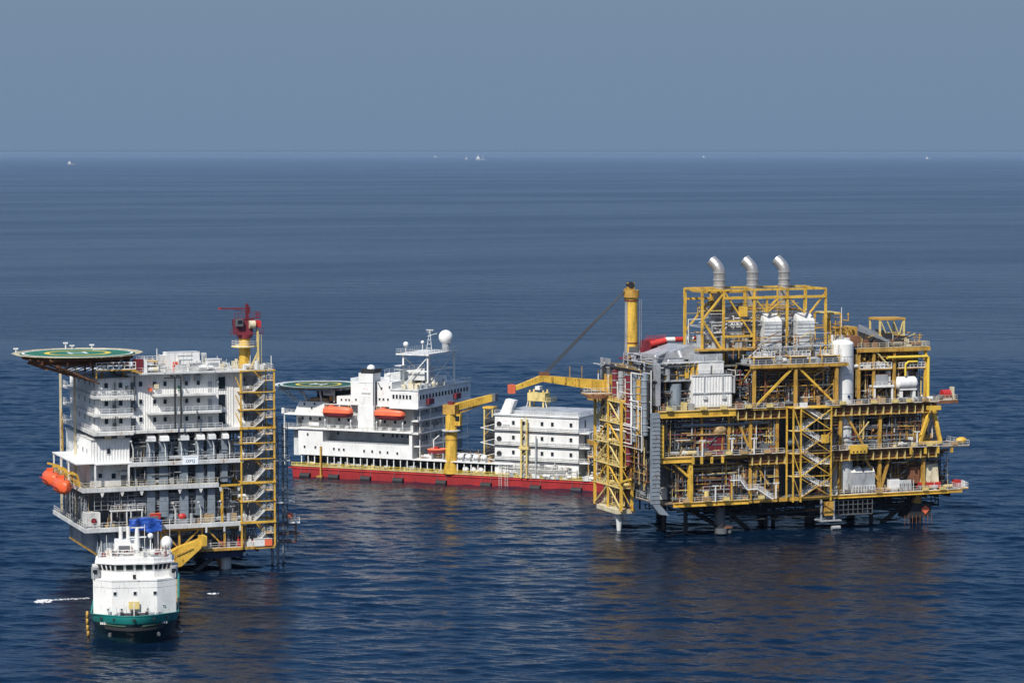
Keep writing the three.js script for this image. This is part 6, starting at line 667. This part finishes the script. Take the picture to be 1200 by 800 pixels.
  for (const [y0, y1, x] of [[yM + .2, yU - 2, 0]]) mb().cyl([-1, y0, -5], [-1, y1, -5], 1.2, 1.2, 14).build('filter_vessel', M.grey, P); mb().cyl([2.6, yU, -4.6], [2.6, yU + 6, -4.6], 1.4, 1.4, 16).build('filter_vessel', M.blueGrey, P);
  mb().b(-3.4, 3, yL + 1, yM - 1.2, -14, -8).build('switch_room', M.grey, P); mb().b(-3.2, 1, yL + .3, yL + 3, -7.6, -5).build('wall_cabinet', M.offwhite, P); mb().b(-3.4, 5, yM - 2.6, yM - 1.2, -20, -6).build('header_box', M.blueGrey, P); mb().b(-3.4, 1.6, yL - .3, yL, -34, -.4).build('side_walkway', M.grate, P); mb().rail([[-3.3, yL, -.5], [-3.3, yL, -33]]).build('handrail', M.pale, P);
  { const m = mb(), T = [[-7.4, -13.5], [-7.4, -29.5], [-4.6, -13.5], [-4.6, -29.5]]; for (const [x, z] of T) m.b(x - .28, x + .28, 5, 31, z - .28, z + .28); m.b(-7.6, -7.2, 5, 31, -21.7, -21.3); const S = m.build('side_stair_tower', M.yellow, P); for (let k = 0; k < 5; k++) { const a = 5.4 + k * 5.1, c = a + 5.1; mb().bar([-7.4, a, -13.5], [-7.4, c, -21.5], .3).bar([-7.4, c, -21.5], [-7.4, a, -29.5], .3).build('brace', k % 2 ? M.yellow : M.paleYellow, S); mb().b(-7.7, -4.4, c - .15, c, -29.8, -13.2).build('landing', M.paleYellow, S); mb().rail([[-7.6, c, -29.7], [-7.6, c, -13.3]], 1.1, 1.6, .1).build('handrail', M.paleYellow, S); mb().flight([-6, a, -27], [-6, c, -18], 1.2).build('stair_flight', M.cream, S); mb().bar([-7.4, c, -13.5], [-4.6, a, -13.5], .25).build('brace', M.yellow, S); } mb().b(-7.6, -4.4, 30.8, 31.3, -29.8, -13.2).build('top_beam', M.yellow, S); mb().cyl([-6.4, -2, -17], [-6.4, 4.4, -17], .35, .9, 14).build('landing_cone', M.pale, S); { const q = mb(); pipes(q, R, -7, -5, 5, 30, -29, -14, 40, [.06, .18]); for (let k = 0; k < 5; k++) skids(q, R, -7, -5, 10.5 + k * 5.1, -28, -14, 7, 1); q.build('pipework', M.paleYellow, S, 'stuff'); const d = mb(); pipes(d, R, -5, -4, 5, 30, -29, -14, 40, [.1, .4]); d.build('pipework', M.rust, S, 'stuff'); } mb().b(-8, -3, 4.2, 5.2, -27, -15).build('foot_platform', M.cream, S); mb().bars([[-7.6, 12, -13], [-7.6, 13.4, -7.4]], .5).build('gangway', M.yellow, S); }
  // ---- upper right module: decks, pipe bends, lattice
  { const d = mb().b(49.6, 69.6, 42.7, 43, -24, -3).build('module_deck', M.deckSteel, P); mb().b(49.6, 69.6, 42, 42.9, -3, -2.7).build('edge_beam', M.dullYellow, d); mb().rail([[49.8, 43, -2.9], [69.4, 43, -2.9], [69.4, 43, -23]]).build('handrail', M.cream, d); for (const [x, z] of [[50.4, -3.4], [54.4, -3.4], [68.6, -3.4], [60, -3.4], [50.4, -22], [68.6, -22]]) mb().b(x - .3, x + .3, yU, 42, z - .3, z + .3).build('column', x === 68.6 ? M.yellow : M.dullYellow, P); const e = mb().b(50.4, 59.2, 37.7, 37.95, -7, -2.9).b(61, 68.4, 37.7, 37.95, -7, -2.9).build('module_walkway', M.dullYellow, P); mb().rail([[50.5, 37.95, -3], [59.1, 37.95, -3]], 1.5, 1, .12).build('handrail', M.white, e); mb().rail([[61.1, 37.95, -3], [68.3, 37.95, -3]], 1.3, 1.1, .1).build('handrail', M.white, e); mb().bar([55, 42, -3.2], [59, 38, -3.2], .35).build('diagonal_brace', M.paleYellow, P); mb().path([[57.6, 40.6, -2.6], [68.6, 40.6, -2.6], [69, 40.2, -2.6], [69, yU + .2, -2.6]], .34, 10).build('yellow_header', M.lineYellow, P); mb().path([[62.8, 36, -2.8], [62.8, 38.8, -2.8], [63.6, 39.4, -2.8], [66, 39.4, -2.8]], .26, 10).build('yellow_header', M.lineYellow, P); mb().b(52, 67, yU, 42.5, -22, -11).build('process_hall', M.darkGrey, P); }
  stuff('small_plant', M.rust, (m) => skids(m, R, 50, 68, 43, -16, -3.6, 24, 1.6)); stuff('small_plant', M.cream, (m) => skids(m, R, 50, 68, 43, -12, -3.6, 16, 1.3)); stuff('small_plant', M.offwhite, (m) => { skids(m, R, 45, 51, 43, -14, -5, 18, 1.8); skids(m, R, 50, 60, 37.95, -6, -3.4, 14, 1.2); }); stuff('pipework', M.dullYellow, (m) => { pipes(m, R, 50, 69, 38, 43, -9, -3.2, 26, [.08, .24]); pipes(m, R, 44, 51, 43, 51, -16, -8, 12, [.08, .2]); });
  for (const [x, y, z] of [[46, 43, -12], [50, 43, -12], [46, 43, -18], [50, 43, -18]]) mb().b(x - .2, x + .2, y, 51, z - .2, z + .2).build('frame_post', M.yellow, P); for (const y of [47, 50.6]) mb().b(45.8, 50.2, y, y + .35, -12.2, -11.9).b(45.8, 50.2, y, y + .35, -18.1, -17.8).build('frame_beam', M.dullYellow, P); mb().b(46.2, 49.8, 50.9, 51.2, -18, -12).build('frame_roof', M.paleYellow, P); mb().b(50.6, 54, 43, 47.6, -16, -11).build('frame_box', M.dullYellow, P); mb().b(49, 49.12, 43, 52.5, -10, -9.9).build('aerial', M.white, P);
  // right end: louvred shaft, outriggers
  { const l = mb().b(71.2, 73.8, yL + .1, yU - 1.6, -9, -6).build('louvre_shaft', M.grey, P); for (let y = yL + .8; y < yU - 2; y += .8) mb().b(71.1, 73.9, y, y + .14, -6, -5.86).build('louvre', M.darkGrey, l); } mb().b(70, 78.2, yU - 1, yU - .2, -10, -4).build('outrigger', M.rust, P); mb().rail([[70, yU - .2, -4.1], [78, yU - .2, -4.1], [78, yU - .2, -10]], 1.2, 1.2).build('handrail', M.cream, P); mb().slab([[69, yU - .9], [74.5, yU + 1], [75.2, yU + .8], [71, yU - .9]], -8, -5).build('ramp', M.darkGrey, P); mb().b(77.4, 80.2, yL - .3, yL, -9, -2).build('outrigger', M.dullYellow, P); mb().rail([[77.4, yL, -2.1], [80.1, yL, -2.1], [80.1, yL, -9]], 1.2, 1).build('handrail', M.white, P);

  // ================================================================ things standing on the process platform
  // exhaust stacks, bent at the top
  const st = thing('exhaust_stack', 'bent steel exhaust stack nearest the yellow crane post', 'chimney', PP, [20.1, 51.6, -17.9], 0, 'exhaust stacks');
  { mb().cyl([0, 0, 0], [0, 9.6, 0], 1.38, 1.38, 22).build('shaft', M.steel, st); for (const y of [6.2, 7.6, 9.3]) mb().cyl([0, y, 0], [0, y + .3, 0], 1.52, 1.52, 22).build('band', M.galv, st); const t = mb(), q = [[0, 9.6, 0], [-.08, 10.2, -.1], [-.3, 10.8, -.35], [-.62, 11.4, -.8], [-1.1, 12.1, -1.5]]; for (const c of q.slice(0, 4)) t.ball(c, 1.38, 20); for (let k = 0; k < 4; k++) t.cyl(q[k], q[k + 1], 1.38, 1.38, 22, false); t.build('bend', M.steel, st); mb().cyl(q[4], [-1.2, 12.24, -1.65], 1.45, 1.45, 22).build('mouth', M.galv, st); mb().cyl([-1.19, 12.23, -1.64], [-1.22, 12.27, -1.69], 1.2, 1.2, 22).build('throat', M.black, st); mb().b(-1.9, 1.9, -.3, 0, -1.9, 1.9).build('base', M.galv, st); }
  copy(st, 'middle one of the three bent steel exhaust stacks', PP, [29, 51.6, -17.9]); copy(st, 'bent steel exhaust stack farthest from the yellow crane post', PP, [37.5, 51.6, -17.9]);
  // louvred air intakes
  const it = thing('air_intake', 'tall pale louvred air intake in the middle of the yellow top frame', 'air intake', PP, [29.7, yT, -7], 0, 'air intakes');
  { mb().b(-2.3, 2.3, 2.4, 9.6, -4, -1).build('housing', M.pale, it); mb().hexa([[-2.3, 9.6, -1], [2.3, 9.6, -1], [2.3, 9.6, -4], [-2.3, 9.6, -4], [-1.9, 11.5, -2.9], [1.9, 11.5, -2.9], [1.9, 11.5, -4], [-1.9, 11.5, -4]]).build('hood', M.offwhite, it); for (let k = 0; k < 8; k++) mb().b(-2.32, 2.32, 2.9 + k * .84, 2.98 + k * .84, -1, -.9).build('louvre', M.grey, it); for (const x of [-2, 2]) mb().b(x - .25, x + .25, 0, 2.4, -3.8, -1.2).build('leg', M.dullYellow, it); }
  copy(it, 'tall pale louvred air intake near the white column tank', PP, [38.5, yT, -7]); copy(it, 'pale louvred air intake half hidden in the frame below the first stack', PP, [20.9, yT - .6, -9.4]);
  // white ribbed container house with two small white boxes on its roof
  { const c = thing('container_house', 'big white ribbed container house on the main deck edge', 'container', PP, [6.2, yU + .03, -3]); mb().b(0, 10.2, .25, 7.7, -6, 0).build('body', M.white, c); mb().corr(.1, 10.1, .4, 7.6, .03, .8, .07).build('ribbed_front', M.white, c); mb().b(-.05, 10.25, 7.7, 7.9, -6, .25).build('roof', M.offwhite, c); for (const x of [2.9, 7.7]) mb().b(x, x + .22, 2.4, 7.7, .18, .3).build('down_pipe', M.grey, c); mb().b(0, 10.2, 3.6, 3.85, .18, .34).build('cable_tray', M.pale, c); for (const x of [2.7, 7.6]) mb().b(x, x + 1, 2.2, 3.1, .18, .5).build('air_conditioner', M.pale, c); mb().b(0, 10.2, 0, .25, -5.8, -.1).build('skid', M.dullYellow, c); mb().rail([[0, 7.9, .1], [10.2, 7.9, .1]], 1, 1.4).build('roof_rail', M.grey, c); const o = mb().b(10.25, 10.3, .25, 7.7, -6, 0).build('end_wall', M.offwhite, c); }
  for (const [x, w, lab] of [[9.6, 3, 'white box on the container house roof, nearer the grey pipes'], [13.2, 2.6, 'white box on the container house roof, nearer the turbine module']]) { const b = thing('roof_box', lab, 'box', PP, [x, yU + 7.93, -4.4], 0, 'white roof boxes'); mb().b(-w / 2, w / 2, .2, 2.9, -1.4, 1).build('body', M.white, b); mb().b(-w / 2 - .1, w / 2 + .1, 2.9, 3.1, -1.5, 1.1).build('lid', M.pale, b); mb().b(-w / 2 + .2, w / 2 - .2, 0, .2, -1.2, .8).build('skid', M.grey, b); mb().cyl([.2, 3.1, -.2], [.2, 4.2, -.2], .3, .3, 10).build('vent', M.galv, b); }
  // white column tank through all decks
  { const t = thing('column_tank', 'tall white cylindrical tank rising through the decks beside the turbine module', 'tank', PP, [46.4, yL, -4.4]); const r = 2.75; mb().cyl([0, .1, 0], [0, yM - yL - 1.2, 0], r, r, 28).build('shell', M.pale, t); mb().cyl([0, yM - yL + .05, 0], [0, yU - yL - 1, 0], r, r, 28).build('shell', M.pale, t); mb().cyl([0, yU - yL + .05, 0], [0, 35.8, 0], r, r, 28).build('shell', M.white, t); mb().ball([0, 35.8, 0], r, 28, 1, .42, 1, 0, .5).build('dome', M.white, t); for (const y of [24, 28.6, 33]) mb().cyl([0, y, 0], [0, y + .14, 0], r + .06, r + .06, 28).build('weld_ring', M.pale, t); mb().cyl([0, 36.8, 0], [0, 38, 0], .4, .4, 10).build('nozzle', M.galv, t); mb().cyl([.4, 23.4, 2.6], [.4, 23.4, 2.95], .35, .35, 12).build('manhole', M.darkBlue, t); mb().ladder(-2, yU - yL, 36, 2.1, .5, true).build('ladder', M.galv, t); }
  // white horizontal tank on legs, and a white frame table
  { const t = thing('horizontal_tank', 'white horizontal tank on white legs below the yellow pipe bend', 'tank', PP, [63.4, yU + .03, -3.8]); mb().cyl([-2.2, 4.4, 0], [2.2, 4.4, 0], 1.55, 1.55, 22).build('shell', M.white, t); for (const s of [-1, 1]) mb().ball([s * 2.2, 4.4, 0], 1.55, 18, .5, 1, 1).build('end_cap', M.white, t); for (const s of [-1.5, 2]) { mb().b(s - .35, s + .35, 0, 3, .2, .8).build('leg', M.white, t); mb().b(s - .3, s + .3, 0, 3, -1, -.5).build('leg', M.offwhite, t); } mb().b(-2, 2.6, 2.7, 3.1, -1, 1).build('cradle', M.white, t); mb().cyl([.4, 5.9, 0], [.4, 7.2, 0], .3, .3, 10).build('nozzle', M.offwhite, t); }
  { const t = thing('equipment_table', 'open white steel frame with a silver cooler on top beside the horizontal tank', 'frame', PP, [56.9, yU + .03, -3.0]); for (const [x, z] of [[-2.4, 0], [2.4, 0], [2.4, -2.6], [-2.4, -2.6]]) mb().b(x - .2, x + .2, 0, 3.6, z - .2, z + .2).build('leg', M.white, t); mb().b(-2.8, 2.8, 3.6, 4, -3, .4).build('top', M.white, t); mb().b(-2, 1.4, 4, 6.6, -2.6, -.4).build('cooler', M.galv, t); mb().b(1.5, 2.4, 4, 7.4, -2, -.8).build('column', M.offwhite, t); mb().rail([[-2.7, 4, .3], [2.7, 4, .3]], 1, 1).build('handrail', M.white, t); }
  // grey tarpaulin roof and lattice box on top of the right module
  { const t = thing('tarpaulin_shelter', 'dark grey tarpaulin shelter on top of the rear yellow module', 'shelter', PP, [56.5, 43, -8]); const g = mb(); g.hexa([[-4.8, 3.9, 1.5], [2.6, .9, 4.2], [6.4, 1.6, -3], [-1.6, 5.0, -4], [-4.8, 4.1, 1.5], [2.6, 1.1, 4.2], [6.4, 1.8, -3], [-1.6, 5.2, -4]]); g.build('sheet', M.tarp, t); mb().hexa([[-4.6, .2, 1.4], [2.4, .2, 4.0], [6, .2, -3], [-1.6, .2, -4], [-4.6, 3.7, 1.4], [2.4, .9, 4.0], [6, 1.3, -3], [-1.6, 4.7, -4]]).build('shaded_side_sheet', M.black, t); mb().hexa([[3.2, 1.2, 1], [9.4, .6, 1], [9.4, .6, -4], [3, 1.8, -4], [3.2, 3, 1], [9.4, 2.2, 1], [9.4, 2.2, -4], [3, 4, -4]]).build('rear_sheet', M.black, t); mb().b(-7.4, -5, .3, 2.8, 0, 3).build('red_bale', M.rust, t); for (const [x, z] of [[-4.4, 2.6], [2.2, 4]]) mb().b(x - .12, x + .12, 0, 1.2, z - .12, z + .12).build('post', M.grey, t); }  // black side sheet: the shaded side of the shelter put into its colour
  { const t = thing('lattice_box', 'open yellow lattice cage standing on the rear module roof', 'frame', PP, [62.4, 43, -9]); for (const [x, z] of [[-3.3, 0], [3.3, 0], [3.3, -5], [-3.3, -5]]) mb().b(x - .2, x + .2, 0, 6.2, z - .2, z + .2).build('post', M.paleYellow, t); mb().b(-3.6, 3.6, 6.2, 6.7, -5.3, .3).build('top', M.dullYellow, t); for (const [a, c] of [[-3.1, -1.4], [-1.4, .4], [.4, 2], [2, 3.1]]) mb().bar([a, a < -1 || a > 0 && a < 1 ? 6 : 2.4, 0], [c, a < -1 || a > 0 && a < 1 ? 2.4 : 6, 0], .24).build('diagonal', M.paleYellow, t); mb().b(-3, 3, 1.2, 2.6, -4.4, .1).build('winch', M.yellow, t); mb().b(-3.4, 3.4, 0, .3, -5.2, .2).build('base', M.dullYellow, t); }
  // cellar deck boxes, left to right
  { const b = thing('grey_container', 'grey box with two slanted hoods on the cellar deck beside the column tank', 'container', PP, [50.7, yL + .03, -1.3]); mb().b(-3.2, 3.2, .2, 5, -3, 0).build('body', M.grey, b); for (const x of [-1.6, 1.7]) mb().hexa([[x - 1.4, 5, .1], [x + 1.4, 5, .1], [x + 1.4, 5, -2], [x - 1.4, 5, -2], [x - 1.2, 5.5, -.4], [x + 1.2, 6.3, -.6], [x + 1.2, 6.5, -2], [x - 1.2, 5.7, -2]]).build('hood', M.offwhite, b); mb().b(-3, 3, 0, .2, -2.8, -.1).build('skid', M.dullYellow, b); mb().rail([[-3, 0, .5], [3, 0, .5]], 1.9, .8, .1).build('front_rail', M.white, b); }
  { const b = thing('white_cabinet', 'small bright white cabinet on the cellar deck', 'cabinet', PP, [59, yL + .03, -1.1]); mb().b(-1.45, 1.45, .6, 2.9, -.8, .3).build('body', M.white, b); mb().b(-1.3, 1.3, .8, 2.7, .3, .36).build('door', M.white, b); mb().b(-1.3, 1.3, 0, .6, -.7, .2).build('stand', M.grey, b); }
  { const b = thing('pallet_cage', 'pale open cage of drums beside the white cabinet', 'cage', PP, [62.6, yL + .03, -1.1]); mb().b(-1.6, 1.6, .1, 2.6, -1, -.9).build('back', M.pale, b); for (const x of [-1.6, -.5, .5, 1.6]) mb().b(x - .06, x + .06, 0, 2.7, .2, .32).build('bar', M.pale, b); for (const x of [-1, 0, 1]) mb().cyl([x, .1, -.3], [x, 1.8, -.3], .45, .45, 12).build('drum', M.grey, b); mb().b(-1.7, 1.7, 0, .1, -1, .4).build('base', M.rust, b); }
  { const b = thing('hopper_unit', 'grey sloped hopper on a red base near the end of the cellar deck', 'hopper', PP, [69.2, yL + .03, -1.9]); mb().b(-2.8, 2.8, .2, 1.8, -2, .6).build('base', M.red, b); mb().hexa([[-2.2, 1.8, .4], [2.4, 1.8, .4], [2.4, 1.8, -2], [-2.2, 1.8, -2], [-.6, 6, -.4], [2.4, 6.2, -.4], [2.4, 6.2, -2], [-.6, 6, -2]]).build('hopper', M.cream, b); mb().b(-5, -2.4, 1.6, 5.6, -2.6, -.6).build('rust_panel', M.rust, b); }
  { const b = thing('deck_crate', 'red and white bin on the outermost corner of the cellar deck', 'bin', PP, [78.6, yL + .03, -4]); mb().b(-1.4, .1, .1, 1.8, -1, 1).build('red_half', M.red, b); mb().b(.12, 1.2, .1, 1.5, -1, 1).build('white_half', M.offwhite, b); mb().b(-1.4, 1.2, 0, .1, -.9, .9).build('pallet', M.rust, b); }
  { const b = thing('deck_crate', 'red drum rack on the outrigger at the main deck end', 'rack', PP, [75.8, yU - .17, -6]); mb().cyl([-1.1, 1.3, 0], [1.1, 1.3, 0], 1.1, 1.1, 16).build('drum', M.red, b); mb().b(-1.2, 1.2, 0, .3, -1, 1).build('rack', M.offwhite, b); mb().b(1.4, 2.2, 0, 3, -.6, .4).build('post', M.cream, b); }
  { const b = thing('generator_box', 'rusty brown generator box by the white stairs of the cellar deck', 'generator', PP, [20.4, yL + .03, -4.6]); mb().b(-2.2, 2.2, .3, 3.6, -1.8, .6).build('body', M.rust, b); mb().b(-2.3, 2.3, 3.6, 3.8, -1.9, .7).build('roof', M.grey, b); mb().b(-1.6, 1.6, 1, 2.8, .6, .7).build('louvre', M.darkGrey, b); mb().b(-2, 2, 0, .3, -1.6, .4).build('skid', M.dullYellow, b); }
  { const b = thing('orange_drum', 'rusty orange vessel end on the middle deck under the container house', 'tank', PP, [12.8, yM + 4.5, -2.2]); mb().ball([0, 1.3, 0], 1.7, 18, 1.1, .85, .8).build('vessel', M.brass, b); mb().b(-1.4, 1.4, -.1, .5, -.8, .8).build('saddle', M.rust, b); }
  // ---- tall yellow king-post crane with its boom over the barge
  { const c = thing('king_post_crane', 'yellow king-post crane whose boom reaches over the white barge module', 'crane', PP, [.1, 36.7, -25]); mb().cyl([0, 0, 0], [0, 20, 0], 1.62, 1.5, 22).build('post', M.yellow, c); for (const y of [7.4, 17.6]) mb().cyl([0, y, 0], [0, y + .22, 0], 1.72, 1.72, 22).build('band', M.maroon, c); mb().cyl([0, 18.4, 0], [0, 20.2, 0], 1.9, 1.9, 20).build('head', M.dullYellow, c); const h = mb().b(-1, .6, 20.2, 22, -.6, .6).b(-1.5, -.5, 18, 20.6, -.9, .9).build('sheave_block', M.dullYellow, c); mb().cyl([-.3, 21.4, -.7], [-.3, 21.4, .7], .8, .8, 14).build('sheave', M.black, h); mb().b(-1.9, -1.4, 2.2, 17.4, .5, .9).ladder(1.9, 1, 18, 1.2).build('ladder', M.galv, c); mb().cyl([0, 3.6, 0], [0, 3.9, 0], 3, 3, 18).build('platform', M.maroon, c); mb().b(-1.2, 1.2, 4.4, 6.6, 1.4, 1.8).build('grille', M.darkGrey, c);
    const B = mb(); B.hexa([[-23.2, -1.2, .8], [-5, -4.4, 1], [-5, -4.4, -1], [-23.2, -1.2, -.8], [-23.2, .3, .8], [-5, -1.6, 1], [-5, -1.6, -1], [-23.2, .3, -.8]]); const bo = B.build('boom', M.yellow, c); mb().hexa([[-30.4, -3.2, .5], [-23.2, -1.2, .8], [-23.2, -1.2, -.8], [-30.4, -3.2, -.5], [-30.4, -2.2, .5], [-23.2, .3, .8], [-23.2, .3, -.8], [-30.4, -2.2, -.5]]).build('boom_nose', M.yellow, bo); mb().b(-31.6, -30.2, -3.8, -1.7, -.7, .7).build('boom_tip', M.coral, bo); mb().b(-23.6, -21.4, .2, 1, -.7, .7).build('cable_anchor', M.rust, bo); for (const [x, z] of [[-16, 0], [-13, .3]]) mb().b(x - .08, x + .08, -1, 2.2, z, z + .14).build('stay_post', M.dullYellow, bo); for (let k = 0; k < 5; k++) mb().b(-21 + k * 3.4, -20.7 + k * 3.4, -1.5 - k * .56 + .2, -.1 - k * .36 + .1, .92, 1.05).build('stiffener', M.dullYellow, bo);
    const pv = mb().cyl([-8.6, -5.6, 0], [-8.6, -4.5, 0], 2.4, 4.4, 18).build('pivot_pan', M.rust, c); mb().cyl([-8.6, -4.5, 0], [-8.6, -4.2, 0], 4.5, 4.5, 18).build('pivot_floor', M.brass, pv); mb().rail([...Array(13)].map((_, k) => [-8.6 + 4.4 * Math.cos(k / 6 * Math.PI), -4.2, 4.4 * Math.sin(k / 6 * Math.PI)]), 1.3, 1.4).build('handrail', M.pale, pv); mb().b(-6.4, -3.6, -6.6, 0, -1.6, 1.6).build('pivot_bracket', M.dullYellow, c);
    for (const [dz, dx] of [[-.5, 0], [-.2, .3], [.2, .5], [.5, .8]]) mb().cyl([-1 , 20.6, dz * .6], [-22.6 + dx, .9, dz], .09, .09, 6).build('luffing_cable', M.rope, c); }
  { const c = thing('striped_boom_crane', 'maroon crane with red and white striped boom laid behind the grey roofs', 'crane', PP, [4.6, 44.2, -24]); mb().b(-2.6, 2, -7.5, -3, -1.6, 1.6).build('pedestal', M.dullYellow, c); mb().hexa([[-3, -3, 1.6], [1.6, -3, 1.6], [1.6, -3, -1.6], [-3, -3, -1.6], [-1.8, .6, 1.4], [1, .9, 1.4], [1, .9, -1.4], [-1.8, .6, -1.4]]).build('house', M.maroon, c); mb().cyl([-.6, -.4, 1.2], [3.6, .4, 1.2], .9, .8, 14).build('drum', M.red, c); mb().b(-4.6, -1.6, -3.2, -2.8, -2, 2).build('walkway', M.maroon, c); const seg = [[3.4, 6], [6, 8.4], [8.4, 11], [11, 14.4]]; seg.forEach(([a, b2], k) => mb().cyl([a, .6, 1], [b2, .6 - .0 * k, 1], .62, .62, 12).build('boom_section', k % 2 ? M.red : M.white, c)); mb().rail([[-1.6, .7, 1.4], [3.4, .9, 1.4]], .9, .8).build('handrail', M.red, c); }
}
renderer.render(scene, camera);
